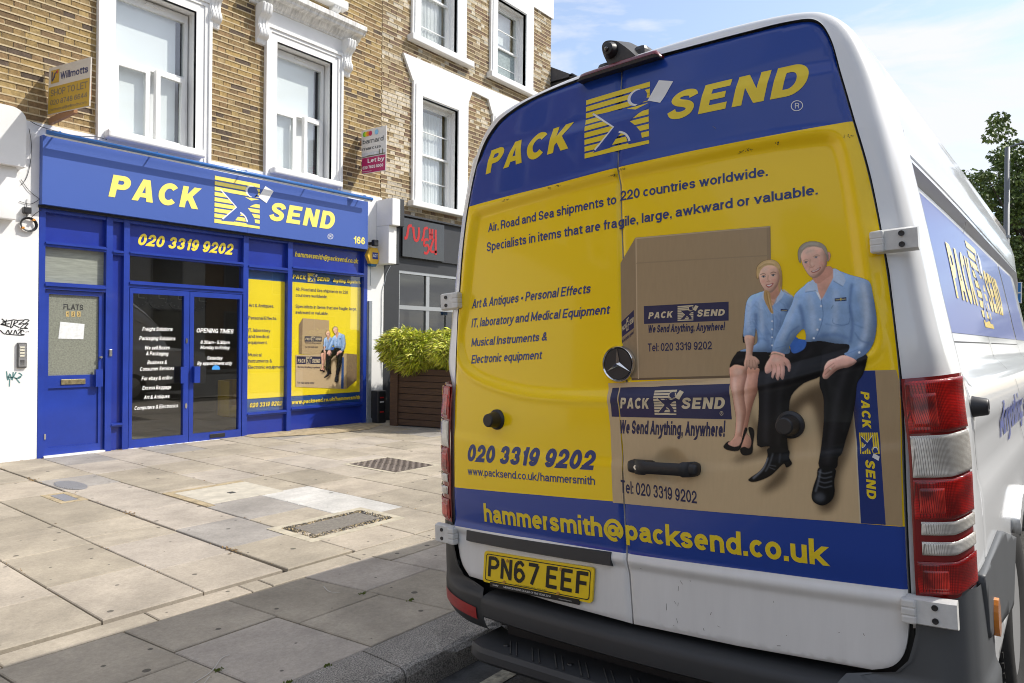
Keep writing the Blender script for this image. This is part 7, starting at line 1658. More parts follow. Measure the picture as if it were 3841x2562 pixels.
# badge
bp = RS.inv(1424, 835); a0 = RS.fwd(*bp)[0]
b = B(); b.lathe([(0, -.014), (.050, -.016), (.054, -.010), (.054, .01)], (a0, bp[0], bp[1]), 'x', 40); BDG = vmake(b, 'badge', BLACK, VAN, angle=40)
b = B(); b.lathe([(.052, -.016), (.0555, -.020), (.059, -.015), (.059, .005)], (a0, bp[0], bp[1]), 'x', 40, cap=False); vmake(b, 'badge_ring', MATS['chrome'], BDG, angle=40)
v = [(a0 - .027, bp[0], bp[1])]; f = []
for k in range(3):
    th = math.radians(90 + 120 * k); v.append((a0 - .018, bp[0] + .052 * math.cos(th), bp[1] + .052 * math.sin(th))); th2 = math.radians(150 + 120 * k); v.append((a0 - .017, bp[0] + .0085 * math.cos(th2), bp[1] + .0085 * math.sin(th2)))
for k in range(6): f.append((0, 1 + k, 1 + (k + 1) % 6))
link('badge_star', mesh('badge_star', v, f), BDG, MATS['chrome'], world=False)
# door stops (rubber cones)
for (px, py, dr) in [(1134, 963, DOL), (1815, 975, DOR)]:
    q = RS.inv(px + (8 if dr is DOL else 0), py); a_ = RS.fwd(*q)[0]; b = B()
    b.lathe([(0, -.058), (.020, -.058), (.024, -.054), (.030, -.012), (.038, -.006), (.038, .004)], (a_, q[0], q[1]), 'x', 32); o = vmake(b, 'door_stop', BLACK, dr, angle=35)
# handle
h0, h1 = RS.inv(*z2((1003, 843))), RS.inv(*z2((1345, 862))); cz = (h0[1] + h1[1]) / 2; n = 26; v = []; f = []
for i in range(n + 1):
    t_ = i / n; b_ = h0[0] + (h1[0] - h0[0]) * t_; c_ = h0[1] + (h1[1] - h0[1]) * t_
    edge = min(t_, 1 - t_); w_ = .0235 * min(1, (edge / .05) ** .5 if edge < .05 else 1) * (1 if (t_ < .27 or t_ > .80) else .82); w_ = max(w_, .002)
    lift = .012 + .022 * min(1, max(0, edge - .0) / .2); bs = float(Aprof(c_) + Bprof(b_))
    for k in range(10):
        th = 2 * math.pi * k / 10; v.append((bs - lift - .010 * math.cos(th) if edge > .08 else bs - lift * .9 * (math.cos(th) * .5 + .5), b_, c_ + w_ * math.sin(th)))
for i in range(n):
    for k in range(10): f.append((i * 10 + k, i * 10 + (k + 1) % 10, (i + 1) * 10 + (k + 1) % 10, (i + 1) * 10 + k))
f += [tuple(range(10)), tuple(n * 10 + k for k in range(10))]
b = B(); b.add(v, f); q1 = RS.fwd(h0[0] - .028, h0[1] - .0); b.box(q1[0] - .030, q1[0] + .02, h0[0] - .085, h0[0] + .002, h0[1] - .020, h0[1] + .020, .012); q2 = RS.fwd(h1[0] + .02, h1[1]); b.box(q2[0] - .030, q2[0] + .02, h1[0], h1[0] + .055, h1[1] - .019, h1[1] + .019, .012)
HD = vmake(b, 'door_handle', BLACK, DOR, angle=50)
b = B(); b.lathe([(0, -.034), (.007, -.034), (.009, -.031), (.009, -.02)], (q1[0], h0[0] - .034, h0[1]), 'x', 20); vmake(b, 'lock', MATS['chrome'], HD, angle=40)
# plate lamp strip
s0, s1 = RS.inv(*z2((208, 1185))), RS.inv(*z2((905, 1305)))
b = B(); nn = 12
for i in range(nn):
    t0, t1 = i / nn, (i + 1) / nn; p0 = s0 + (s1 - s0) * t0; p1 = s0 + (s1 - s0) * t1; e0, e1 = float(Aprof(.7) + Bprof(p0[0])) , float(Aprof(.7) + Bprof(p1[0]))
    v = []
    for (p_, e_) in ((p0, e0), (p1, e1)): v += [(e_ + .02, p_[0], p_[1] + .030), (e_ - .012, p_[0], p_[1] + .022), (e_ - .016, p_[0], p_[1] - .016), (e_ + .006, p_[0], p_[1] - .026), (e_ + .02, p_[0], p_[1] - .026)]
    b.add(v, [(k, (k + 1) % 5, 5 + (k + 1) % 5, 5 + k) for k in range(5)] + ([(0, 1, 2, 3, 4)] if i == 0 else []) + ([(5, 6, 7, 8, 9)] if i == nn - 1 else []))
vmake(b, 'plate_lamp_strip', plas, DOL, angle=50)
# number plate
PL = [(1117, 1263), (1368, 1313), (1364, 1383), (1114, 1333)]
pc_ = [RS.inv(*p) for p in PL]; pa = [float(Aprof(.6) + Bprof(p[0])) - .006 for p in pc_]
P0 = np.array([pa[3], *pc_[3]]); PX = np.array([pa[2], *pc_[2]]) - P0; PZ = np.array([pa[0], *pc_[0]]) - P0; PN_ = np.cross(PX, PZ); PN_ /= np.linalg.norm(PN_); PN_ *= -1 if PN_[0] > 0 else 1
class PS:
    @staticmethod
    def fwd(p, q, off=0.): return tuple(P0 + PX * p + PZ * q + PN_ * off)
def plb(x0, x1, z0, z1, o0, o1, name, m, parent):
    v = [PS.fwd(x, z, o) for x in (x0, x1) for z in (z0, z1) for o in (o0, o1)]
    return link(name, mesh(name, v, [(0, 1, 3, 2), (4, 6, 7, 5), (0, 4, 5, 1), (2, 3, 7, 6), (0, 2, 6, 4), (1, 5, 7, 3)]), parent, m, world=False)
py_ = mat('plate_yellow', (.88, .62, .01), .35, var=.06, vscale=14); kb = mat('plate_black', (.012, .012, .012), .4)
RC = lambda x0, x1, z0, z1, r_, ar=4.4: [(x0 + r_ + (r_ * math.cos(a)), z0 + r_ * ar + r_ * ar * math.sin(a)) for a in np.linspace(math.pi, 1.5 * math.pi, 5)] + [(x1 - r_ + r_ * math.cos(a), z0 + r_ * ar + r_ * ar * math.sin(a)) for a in np.linspace(1.5 * math.pi, 2 * math.pi, 5)] + [(x1 - r_ + r_ * math.cos(a), z1 - r_ * ar + r_ * ar * math.sin(a)) for a in np.linspace(0, .5 * math.pi, 5)] + [(x0 + r_ + r_ * math.cos(a), z1 - r_ * ar + r_ * ar * math.sin(a)) for a in np.linspace(.5 * math.pi, math.pi, 5)]
rc = RC(0, 1, 0, 1, .022); n = len(rc)
v = [PS.fwd(*p, .004) for p in rc] + [PS.fwd(*p, -.004) for p in rc]
NPL = link('number_plate', mesh('number_plate', v, [tuple(range(n)), tuple(range(2 * n - 1, n - 1, -1))] + [(i, (i + 1) % n, (i + 1) % n + n, i + n) for i in range(n)]), VAN, py_, world=False)
def pflat(fl, fn, off, name, m): return lay(fl, fn, PS, off, name, m, NPL, 0, False)
pflat(flat_loops([RC(.022, .978, .07, .93, .02), RC(.028, .972, .096, .904, .018)]), lambda a, b_: (a, b_), .005, 'border', kb)
def pc2(s): # plate characters, stroke shapes in a unit cell
    w = .19
    d = {'P': [[(.09, 0), (.09, 1)], [(.09, .93), (.6, .93), (.86, .80), (.86, .62), (.6, .48), (.09, .48)]], 'N': [[(.09, 0), (.09, 1)], [(.09, .95), (.88, .05)], [(.88, 0), (.88, 1)]],
         '6': [[(.82, .80), (.6, .93), (.38, .93), (.14, .75), (.12, .25), (.35, .07), (.62, .07), (.86, .25), (.86, .38), (.62, .56), (.35, .56), (.14, .42)]], '7': [[(.05, .93), (.90, .93)], [(.88, .93), (.38, 0)]],
         'E': [[(.09, 0), (.09, 1)], [(.09, .93), (.88, .93)], [(.09, .52), (.80, .52)], [(.09, .07), (.9, .07)]], 'F': [[(.09, 0), (.09, 1)], [(.09, .93), (.88, .93)], [(.09, .50), (.78, .50)]]}[s]
    out = []
    for q in d:
        # thickness differs along x and z because cells are narrow; scale before stroking
        S_ = [(x * .63, z) for x, z in q]; S_ = catmull(S_, 5) if len(q) > 5 else S_
        for i in range(0, len(S_) - 1, 4):
            g_ = S_[i:i + 5]
            if len(S_) > 3: g_ = [tuple(p_) for p_ in g_]
            out.append([(x / .63, z) for x, z in stroke(g_, .175)])
    return out
x_ = .055
for ch in 'PN67 EEF':
    if ch == ' ': x_ += .045; continue
    if True: pflat(union(pc2(ch)), bil((x_, .21), (x_ + .103, .21), (x_ + .103, .85), (x_, .85)), .005, 'registration_character', kb)
    x_ += .128
SR = plb(.08, .90, -.11, .045, .0, .006, 'dealer_surround', kb, NPL)
pflat(flat_text('MERCEDES-BENZ DEALER OF THE YEAR 2014', .0), bil((.22, -.055), (.66, -.055), (.66, .0), (.22, .0)), .007, 'lettering', wht)
pflat(flat_text('Ciceley', 0, .3), bil((.11, -.05), (.17, -.05), (.17, .0), (.11, .0)), .007, 'lettering', wht); pflat(flat_text('www.ciceley.com'), bil((.73, -.055), (.84, -.055), (.84, -.025), (.73, -.025)), .007, 'lettering', wht)
pflat(flat_text('CICELEY COMMERCIALS LTD BL3 2BZ'), bil((.33, .105), (.62, .105), (.62, .14), (.33, .14)), .006, 'lettering', kb)
for (sx_, sz_) in [(.24, .80), (.22, .12), (.73, .82), (.72, .10)]:
    c_ = PS.fwd(sx_, sz_, .004); b = B(); b.lathe([(0, -.005), (.005, -.005), (.0065, 0)], c_, 'x', 14); vmake(b, 'screw', mat('plate_screw', (.55, .30, .05), .5), NPL)

rs_ = random.Random(12); sv, sf_ = [], []
for _ in range(22):
    b0, c0 = rs_.uniform(-.72, -.05), rs_.uniform(.52, .68)
    if _ % 5 == 0: b0, c0 = rs_.uniform(-.7, .7), rs_.uniform(.75, 2.1)
    l_, th = rs_.uniform(.004, .022), rs_.uniform(0, 3.14); st_ = stroke([(b0, c0), (b0 + l_ * math.cos(th) * .6, c0 + l_ * math.sin(th))], rs_.uniform(.0008, .0018)); k = len(sv); sv += st_; sf_.append((k, k + 1, k + 2, k + 3))
layv((sv, sf_), lambda a, b_: (a, b_), .0004, 'scratch', mat('scratch_grey', (.18, .16, .14), .8), DOR)
mk = mat('panel_moss', (.10, .08, .03), .9)
for (px, py) in [(1948, 312), (1785, 329), (1718, 346), (1700, 350), (1430, 388), (1408, 402), (1262, 432), (1280, 428), (1165, 458), (1158, 460), (1412, 402), (1422, 391)]:
    q_ = RS.inv(px, py); vv, ff = [], []
    for _ in range(12):
        x0, y0, r_ = q_[0] + rs_.gauss(0, .006), q_[1] + rs_.gauss(0, .0022), rs_.uniform(.0007, .0018); k = len(vv); vv += [(x0 - r_, y0), (x0, y0 - r_), (x0 + r_, y0), (x0, y0 + r_)]; ff.append((k, k + 1, k + 2, k + 3))
    layv((vv, ff), lambda a, b_: (a, b_), .0008, 'dirt', mk, DOR if q_[0] < 0 else DOL)['kind'] = 'stuff'
# hinges
hw = mat('hinge_white', (.66, .66, .64), .4, var=.15, vscale=20)
def hinge(c, side, w, h, sk=.0):
    """white strap hinge: plate on the pillar, knuckles beside the door"""
    T = empty_part('hinge'); s = side; b = B()
    e = float(np.interp(c, [.5, 1.26, 1.57, 1.8], [.80, .797, .77, .745])) + (.016 if s > 0 else 0)
    a_ = float(Aprof(c) + Bprof(e)) - .014
    n = 10; v = []; f = []
    xs_ = np.linspace(-.010, w, n)
    for i, x_ in enumerate(xs_):
        aa = a_ - .010 + .10 * max(0, x_ - .03) ** 1.15 + .35 * max(0, x_ - .085) ** 1.2
        for dz_, da in ((-h / 2, .012), (-h / 2 + .006, 0), (h / 2 - .006, 0), (h / 2, .012)): v.append((aa + da, s * (e + x_), c + dz_))
        for dz_, da in ((-h / 2, .026), (h / 2, .026)): v.append((aa + da, s * (e + x_), c + dz_))
    for i in range(n - 1):
        o_ = i * 6
        for p_, q_ in ((4, 0), (0, 1), (1, 2), (2, 3), (3, 5)): f.append((o_ + p_, o_ + q_, o_ + 6 + q_, o_ + 6 + p_))
    f.append((0, 1, 2, 3, 5, 4)); f.append(tuple((n - 1) * 6 + k for k in (0, 1, 2, 3, 5, 4)))
    b.add(v, f); H = vmake(b, 'hinge', hw, VAN, angle=40)
    k = B()
    for j, zz in enumerate((-.28, 0, .28)): k.box(a_ - .020, a_ + .012, s * (e - .022) if s > 0 else s * (e + .012), s * (e + .012) if s > 0 else s * (e - .022), c + zz * h - .012, c + zz * h + .010, .005)
    vmake(k, 'knuckle', hw, H)
    k = B()
    for zz in (-.23, .23):
        q_ = (a_ - .0105 + .10 * .02 ** 1.15, s * (e + .052), c + zz * h); k.lathe([(0, .001), (.0072, .0), (.0072, .01)], (q_[0] - .003, q_[1], q_[2]), 'x', 16)
    vmake(k, 'bolt_hole', BLACK, H); return H
def empty_part(n): return None
hinge(1.622, -1, .088, .062); hinge(1.60, 1, .085, .070); hinge(.684, -1, .098, .070); hinge(.665, 1, .095, .075)

# tail lamps: lens follows the corner, split in red and clear sections
def lensmat(name, c1, c2, c3, sc, coat=1.):
    M = mat(name, c1, .16, coat=coat); t = M.node_tree; p_ = t.nodes['Principled BSDF']; k = t.links.new; tc_ = N(t, 'ShaderNodeTexCoord'); mp_ = N(t, 'ShaderNodeMapping'); mp_.inputs['Rotation'].default_value = (math.pi / 2, 0, math.pi / 2)
    k(tc_.outputs['Object'], mp_.inputs[0]); br = N(t, 'ShaderNodeTexBrick'); br.offset = 0; br.inputs['Scale'].default_value = sc; br.inputs['Mortar Size'].default_value = .06; br.inputs['Brick Width'].default_value = .5; br.inputs['Row Height'].default_value = .32; br.inputs['Mortar Smooth'].default_value = .6
    k(mp_.outputs[0], br.inputs['Vector']); no_ = N(t, 'ShaderNodeTexNoise'); no_.inputs['Scale'].default_value = 14; no_.inputs['Detail'].default_value = 3; k(tc_.outputs['Object'], no_.inputs['Vector'])
    rp = N(t, 'ShaderNodeValToRGB'); e = rp.color_ramp.elements; e[0].position = .40; e[0].color = (*c2, 1); e[1].position = .62; e[1].color = (*c3, 1); k(no_.outputs['Fac'], rp.inputs[0]); br.inputs['Color1'].default_value = (*c1, 1); k(rp.outputs[0], br.inputs['Color2']); k(rp.outputs[0], br.inputs['Color1'])
    br.inputs['Mortar'].default_value = (*[v * .45 for v in c2], 1); k(br.outputs['Color'], p_.inputs['Base Color']); bu = N(t, 'ShaderNodeBump'); bu.inputs['Strength'].default_value = .2; bu.inputs['Distance'].default_value = .003; k(br.outputs['Fac'], bu.inputs['Height']); k(bu.outputs[0], p_.inputs['Normal']); return M
lred = lensmat('lens_red', (.34, .004, .004), (.22, .002, .002), (.55, .008, .006), 130, .35); lclr = lensmat('lens_clear', (.7, .67, .6), (.52, .49, .43), (.88, .84, .76), 170); ldark = mat('lens_dark_red', (.20, .004, .005), .22, coat=.35)
ridge = lambda i, j: 0
def corner(side, s_, c, out=0.):
    """point on the rear corner: s_ runs 0 (door edge) .. 1 (side of the van)"""
    pth = [(.052, .808), (.063, .835), (.073, .862), (.088, .884), (.106, .901), (.130, .914), (.165, .925)]
    k = catmull(pth, 6); x_ = s_ * (len(k) - 1); i = min(int(x_), len(k) - 2); u = x_ - i; a_, w_ = np.array(k[i]) * (1 - u) + np.array(k[i + 1]) * u
    t0 = (np.array(k[i + 1]) - np.array(k[i])); nrm = np.array([-t0[1], t0[0]]) / np.linalg.norm(t0)
    a_ += float(Aprof(c)) + nrm[0] * out; w_ += nrm[1] * out
    w_ -= .010 * float(sm(np.array(c), 1.05, 1.25)); w_ += (.012 if side > 0 else 0)
    return (a_, side * w_, c)
def lamp(side):
    n = 24
    lo, hi = lambda s_: .715 + .0 * s_ + .03 * max(0, (s_ - .55)) * 2, lambda s_: 1.262 + .012 * s_
    def patch(c0, c1, s0, s1, out, m, name, parent, rib=0, nz=10):
        v = []; f = []
        for j in range(nz + 1):
            for i in range(n + 1):
                s_ = s0 + (s1 - s0) * i / n; fl, fh = lo(s_), hi(s_); z = (fl + (fh - fl) * (c0 + (c1 - c0) * j / nz)); r = 0
                if rib: r = .0012 * math.sin(j * math.pi) * 0 + .0014 * ((j % 2) * 2 - 1)
                edge = min(i / n, 1 - i / n, j / nz, 1 - j / nz); o_ = out + r - (.004 if edge < 1e-6 else 0)
                v.append(corner(side, s_, z, o_))
        for j in range(nz):
            for i in range(n): f.append((j * (n + 1) + i, j * (n + 1) + i + 1, (j + 1) * (n + 1) + i + 1, (j + 1) * (n + 1) + i))
        q = B(); q.add(v, f); o = vmake(q, name, m, parent, smooth=True, fixn=True)
        nx = sum(p_.normal.x for p_ in o.data.polygons)
        if nx > 0: o.data.flip_normals()
        return o
    T = patch(0, 1, 0, .97, .006, ldark, 'tail_light', VAN)
    T['label'] = 'tall red and clear wrap-round rear lamp'
    secs = [(.745, .985, lred, 'brake_lens'), (.545, .735, lclr, 'reversing_lens'), (.355, .535, lred, 'fog_lens'), (.285, .345, lclr, 'indicator_lens'), (.195, .255, lclr, 'indicator_lens'), (.02, .165, lred, 'rear_lens')]
    for c0, c1, m_, nm in secs:
        patch(c0, c1, .04 if c1 - c0 > .1 else .11, .95, .0125, m_, nm, T, rib=0, nz=max(8, int((c1 - c0) * 110)))
    # moulded inner reflector seen through each red section
    for c0, c1, nm in [(.77, .93, 'reflector'), (.38, .50, 'reflector'), (.04, .13, 'reflector')]:
        patch(c0, c1, .10, .42, .0150, lensmat('reflector_red', (.6, .02, .02), (.16, .001, .001), (.95, .05, .03), 190, .35), nm, T, 0, 14)
    v0 = []
    return T
lamp(-1); lamp(1)

# bumper: corners, centre beam, tow step
def prof_sweep(prof, bs, aoff, name, m, parent=VAN, ang=35):
    v = []; n = len(prof)
    for b_ in bs:
        off = aoff(b_); v += [(a_ + off, b_, c_) for a_, c_ in prof]
    f = [(i * n + k, i * n + (k + 1) % n, (i + 1) * n + (k + 1) % n, (i + 1) * n + k) for i in range(len(bs) - 1) for k in range(n)] + [tuple(range(n)), tuple((len(bs) - 1) * n + k for k in range(n))]
    q = B(); q.add(v, f); return vmake(q, name, m, parent, angle=ang)
beam = [(.10, .480), (.0, .478), (-.035, .472), (-.046, .462), (-.050, .446), (-.048, .402), (-.036, .393), (.10, .388)]
prof_sweep(beam, np.linspace(-.69, .625, 26), lambda b_: .042 * (b_ / .67) ** 2, 'bumper_beam', plas)
q = B(); q.box(.07, .12, -.60, .57, .20, .40); vmake(q, 'recess_shade', BLACK)  # black block added under the beam to stand for shade in the recess
step = [(.09, .322), (-.050, .320), (-.072, .315), (-.084, .301), (-.086, .276), (-.074, .262), (.09, .258)]
def taper(b_): return .0 + (.05 * max(0, (abs(b_) - .55) / .12) ** 2)
STP = prof_sweep(step, np.linspace(-.66, .640, 40), lambda b_: taper(b_), 'tow_step', plas)
q = B()
for k in range(11):
    b0 = -.52 + k * .10; 
    for s_ in (0, .028): q.add([(.02, b0 + s_, .3205), (-.065, b0 + s_ - .07, .3195), (-.065, b0 + s_ - .060, .3195), (.02, b0 + s_ + .010, .3205), (.02, b0 + s_ + .005, .3245), (-.065, b0 + s_ - .065, .3235)], [(0, 1, 5, 4), (2, 3, 4, 5), (0, 4, 3), (1, 2, 5)])
vmake(q, 'tread', plas, STP)
q = B()
for b_ in (-.45, -.1, .22, .50): q.lathe([(0, .3265), (.009, .3265), (.011, .323), (.011, .318)], (-.02, b_, 0), 'z', 14)
vmake(q, 'bolt', BLACK, STP)
q = B(); q.box(.05, .4, -.30, -.22, .20, .31); vmake(q, 'step_bracket', BLACK, STP); q = B(); q.box(.05, .4, .22, .30, .20, .31); vmake(q, 'step_bracket', BLACK, STP)
def cpath(c, side=-1):
    e = float(np.interp(c, [.49, .505, .515, .55, .61, .70], [.66, .735, .765, .795, .814, .820])) - (.012 if side < 0 else 0)
    low = np.array([(-.006, .622), (.002, .69), (.016, .76), (.038, .82), (.065, .868), (.095, .905), (.135, .933), (.20, .948), (.34, .950)])
    high = np.array([(.046, e), (.048, e + .008), (.053, e + .018), (.062, .846), (.074, .872), (.09, .895), (.115, .916), (.165, .932), (.34, .938)])
    k = float(sm(np.array(c), .466, .505)); P = low * (1 - k) + high * k; P[:, 1] += (.016 if side > 0 else 0) * np.linspace(0, 1, 9)
    ins = float(np.interp(c, [.335, .35, .37, .39, .42], [.075, .045, .020, .006, 0.]))
    P[:, 0] += ins * np.linspace(.5, .2, 9); P[:, 1] -= ins * np.linspace(0, .9, 9) ** .7
    return catmull([tuple(p) for p in P], 4)
def bumper_corner(side):
    rows = [.735, .70, .66, .62, .58, .55, .53, .515, .50, .49, .48, .47, .462, .45, .43, .41, .39, .375, .36, .35, .34]
    v = []; f = []
    for j, c in enumerate(rows):
        for (a_, b_) in cpath(c, side): v.append((a_, side * b_, c))
    n = len(cpath(.5))
    for j in range(len(rows) - 1):
        for i in range(n - 1): f.append((j * n + i, j * n + i + 1, (j + 1) * n + i + 1, (j + 1) * n + i))
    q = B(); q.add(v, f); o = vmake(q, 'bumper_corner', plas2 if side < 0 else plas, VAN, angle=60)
    if sum(p_.normal.x for p_ in o.data.polygons) > 0: o.data.flip_normals()
    return o
BCR = bumper_corner(-1); BCL = bumper_corner(1)
for sd, par in ((1, BCL), (-1, BCR)):      # red reflectors let into the corners
    v = []; f = []; n = 14
    for j in range(5):
        for i in range(n + 1):
            t_ = i / n; c0 = .378 + .020 * t_ ; c1 = .424 + .022 * t_ ; c = c0 + (c1 - c0) * j / 4; P_ = cpath(c, sd); x_ = (.07 + .46 * t_) * (len(P_) - 1); k = int(x_); u = x_ - k
            a_, b_ = np.array(P_[k]) * (1 - u) + np.array(P_[k + 1]) * u; v.append((a_ - .004, sd * (b_ + .002), c))
    for j in range(4):
        for i in range(n): f.append((j * (n + 1) + i, j * (n + 1) + i + 1, (j + 1) * (n + 1) + i + 1, (j + 1) * (n + 1) + i))
    q = B(); q.add(v, f); o = vmake(q, 'reflector', mat('reflector_lens', (.36, .012, .012), .35, coat=.3, var=.2, vscale=60), par, smooth=True)
    if sum(p_.normal.x for p_ in o.data.polygons) > 0: o.data.flip_normals()
# side cladding, marker, arch, wheel
CL = type('C', (), {})(); CL.fwd = lambda p_, q_, off=0.: (p_, -(W_side(p_, q_) + off), q_)
def sidepanel(poly, off, name, m, parent=VAN, side=-1, thick=.02):
    C2 = type('C', (), {'fwd': staticmethod(lambda p_, q_, o_=0.: (p_, side * (W_side(p_, q_) + o_), q_))})
    o = lay(flat_loops([poly]), lambda a, b_: (a, b_), C2, off, name, m, parent, .04, False)
    if (sum(p_.normal.y * p_.area for p_ in o.data.polygons) > 0) != (side > 0): o.data.flip_normals()
    md = o.modifiers.new('thickness', 'SOLIDIFY'); md.thickness = thick; md.offset = -1; return o
wh_arc = [(AX + (AR + .01) * math.cos(a_), AC + (AR + .01) * math.sin(a_)) for a_ in np.linspace(math.radians(205), math.radians(130), 12)]
for sd in (-1, 1):
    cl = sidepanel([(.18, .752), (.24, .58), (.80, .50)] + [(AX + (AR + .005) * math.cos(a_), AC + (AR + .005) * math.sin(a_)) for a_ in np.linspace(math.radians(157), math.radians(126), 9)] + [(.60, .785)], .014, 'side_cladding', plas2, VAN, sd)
    sidepanel([(.22, .575), (.13, .46), (.30, .40), (.40, .42), (.62, .465), (.815, .497)], .006, 'side_skirt', vw, VAN, sd)
    lp = [(AX + (AR + .055) * math.cos(a_), AC + (AR + .055) * math.sin(a_)) for a_ in np.linspace(math.radians(122), math.radians(0), 22)] + [(AX + (AR - .008) * math.cos(a_), AC + (AR - .008) * math.sin(a_)) for a_ in np.linspace(math.radians(0), math.radians(122), 22)]
    sidepanel(lp, .026, 'wheel_arch', vw, VAN, sd, .035)
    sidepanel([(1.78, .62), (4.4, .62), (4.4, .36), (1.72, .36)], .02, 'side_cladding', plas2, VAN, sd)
    c_ = B(); yy = -(W_side(.36, .61) + .018); c_.prism([(.345 + .030 * math.cos(a_), .605 + .052 * math.sin(a_)) for a_ in np.linspace(0, 2 * math.pi, 17)[:-1]], 'y', (yy - .006) if sd < 0 else -yy + .006, (yy + .01) if sd < 0 else -yy - .01)
    vmake(c_, 'side_marker', mat('amber_lens', (.80, .25, .02), .25, coat=1.), cl)
# side door stop
q = B(); w_ = W_side(.36, 1.16); Mx = Matrix.Identity(3)
q.lathe([(.030, 0), (.028, -.006), (.023, -.034), (.020, -.038), (.012, -.038), (.010, -.034), (0, -.034)], (.33, -w_, 1.175), 'y', 28); vmake(q, 'door_stop', BLACK, BODY, angle=35)
# wheel wells and wheels
for sd in (-1, 1):
    for ax_ in (AX, 4.85):
        q = B(); n = 20; v = []; f = []
        for i in range(n + 1):
            th = math.pi * i / n
            for y_ in (.55, .905): v.append((ax_ + (AR + .004) * math.cos(th), sd * y_, AC + (AR + .004) * math.sin(th)))
        f = [(2 * i, 2 * i + 1, 2 * i + 3, 2 * i + 2) for i in range(n)]; q.add(v, f); q.box(ax_ - AR, ax_ + AR, sd * .54 - .01, sd * .54 + .01, .15, AC + AR * .9)
        vmake(q, 'wheel_well', BLACK, VAN)
        WHL = None
        rub = mat('tyre_rubber', (.022, .021, .020), .8, bump=.3, bscale=60, bdist=.004, var=.3, vscale=20)
        q = B(); R_ = .345
        pr = [(.21, -.105), (.25, -.122), (.30, -.126), (.325, -.118), (R_ - .008, -.100), (R_, -.085)] + [(R_, .085), (R_ - .008, .100), (.325, .118), (.30, .126), (.25, .122), (.21, .105)]
        q.lathe([(r_, sd * .80 + h_) for r_, h_ in pr], (ax_, 0, AC + .012), 'y', 64, cap=False)
        for k in range(60):
            th = 2 * math.pi * k / 60
            for (h0_, h1_) in ((-.100, -.042), (-.030, .030), (.042, .100)):
                c1, s1 = math.cos(th + (.04 if h0_ == -.03 else 0)), math.sin(th + (.04 if h0_ == -.03 else 0)); d_ = .028
                P_ = lambda r_, off_, h_: (ax_ + r_ * math.cos(th + off_), sd * .80 + h_, AC + .012 + r_ * math.sin(th + off_))
                o2 = .05 if h0_ == -.03 else 0
                q.add([P_(R_ - .002, -d_ + o2, h0_), P_(R_ - .002, d_ + o2, h0_), P_(R_ - .002, d_ + o2, h1_), P_(R_ - .002, -d_ + o2, h1_), P_(R_ + .009, -d_ + o2, h0_), P_(R_ + .009, d_ + o2, h0_), P_(R_ + .009, d_ + o2, h1_), P_(R_ + .009, -d_ + o2, h1_)], [(0, 1, 5, 4), (1, 2, 6, 5), (2, 3, 7, 6), (3, 0, 4, 7), (4, 5, 6, 7)])
        TY = vmake(q, 'wheel', rub, VAN, angle=40)
        q = B(); q.lathe([(0, sd * (.80 + .085)), (.05, sd * (.80 + .095)), (.055, sd * (.80 + .06)), (.12, sd * (.80 + .075)), (.17, sd * (.80 + .05)), (.19, sd * (.80 + .10)), (.212, sd * (.80 + .108))], (ax_, 0, AC + .012), 'y', 40)
        vmake(q, 'rim', mat('steel_rim', (.45, .45, .45), .4, metal=.5), TY, angle=40)
# high brake light and camera on the roof edge
l0, l1 = RS.inv(1338, 192), RS.inv(1524, 134)
def roofpt(t_, da, dc): 
    b_ = l0[0] + (l1[0] - l0[0]) * t_; c_ = l0[1] + (l1[1] - l0[1]) * t_; return np.array([float(Aprof(c_) + Bprof(b_)) + da, b_, c_ + dc])
def bar(prof, name, m, parent=VAN, n=24, ends=.05):
    v = []; k = len(prof)
    for i in range(n + 1):
        t_ = i / n; e = min(1, (min(t_, 1 - t_) / ends)) ** .5 if min(t_, 1 - t_) < ends else 1
        for (da, dc) in prof: v.append(tuple(roofpt(t_, -.02 + (da + .02) * (.55 + .45 * e) if da < 0 else da, -.004 + (dc + .004) * (.3 + .7 * e))))
    f = [(i * k + j, i * k + (j + 1) % k, (i + 1) * k + (j + 1) % k, (i + 1) * k + j) for i in range(n) for j in range(k)] + [tuple(range(k)), tuple(n * k + j for j in range(k))]
    q = B(); q.add(v, f); return vmake(q, name, m, parent, angle=50)
KL = bar([(.05, .002), (-.028, -.004), (-.030, .006), (.03, .012)], 'brake_light_base', BLACK, ends=.02)
bar([(.03, .010), (-.020, .006), (-.024, .010), (-.021, .020), (-.012, .026), (.03, .028)], 'brake_light', mat('brake_lens_dark', (.16, .008, .015), .35, coat=.6, var=.4, vscale=30), VAN)
# camera: hood on two legs
zc6 = lambda p: ((2150 + p[0] * .19141) / 1.63378, (80 + p[1] * .19141) / 1.63378)
def atA(x, y, a_):
    o, d = lray(x, y); t_ = (a_ - o[0]) / d[0]; return o + t_ * d
AF, AB = .105, .25       # rear face and front face of the housing
outl = [(730, 940), (655, 790), (590, 650), (563, 520), (580, 440), (640, 385), (740, 372), (850, 390), (950, 450), (1080, 545), (1200, 650), (1278, 735), (1275, 765), (1150, 810), (1100, 780), (1000, 778), (900, 800), (855, 840), (845, 915)]
fr_ = [atA(*zc6(p), AF) for p in catmull(outl, 3, True)]
cc_ = np.mean(fr_, 0)
v = [tuple(p) for p in fr_]; n = len(fr_); lift = np.array([AB - AF, -.028, .010])
v += [tuple(p + lift * .5 + np.array([0, 0, .010])) for p in fr_] + [tuple(p + lift) for p in fr_]
f = [tuple(range(n))] + [(k * n + i, k * n + (i + 1) % n, (k + 1) * n + (i + 1) % n, (k + 1) * n + i) for k in range(2) for i in range(n)] + [tuple(2 * n + i for i in range(n))[::-1]]
CAM = None
q = B(); q.add(v, f)
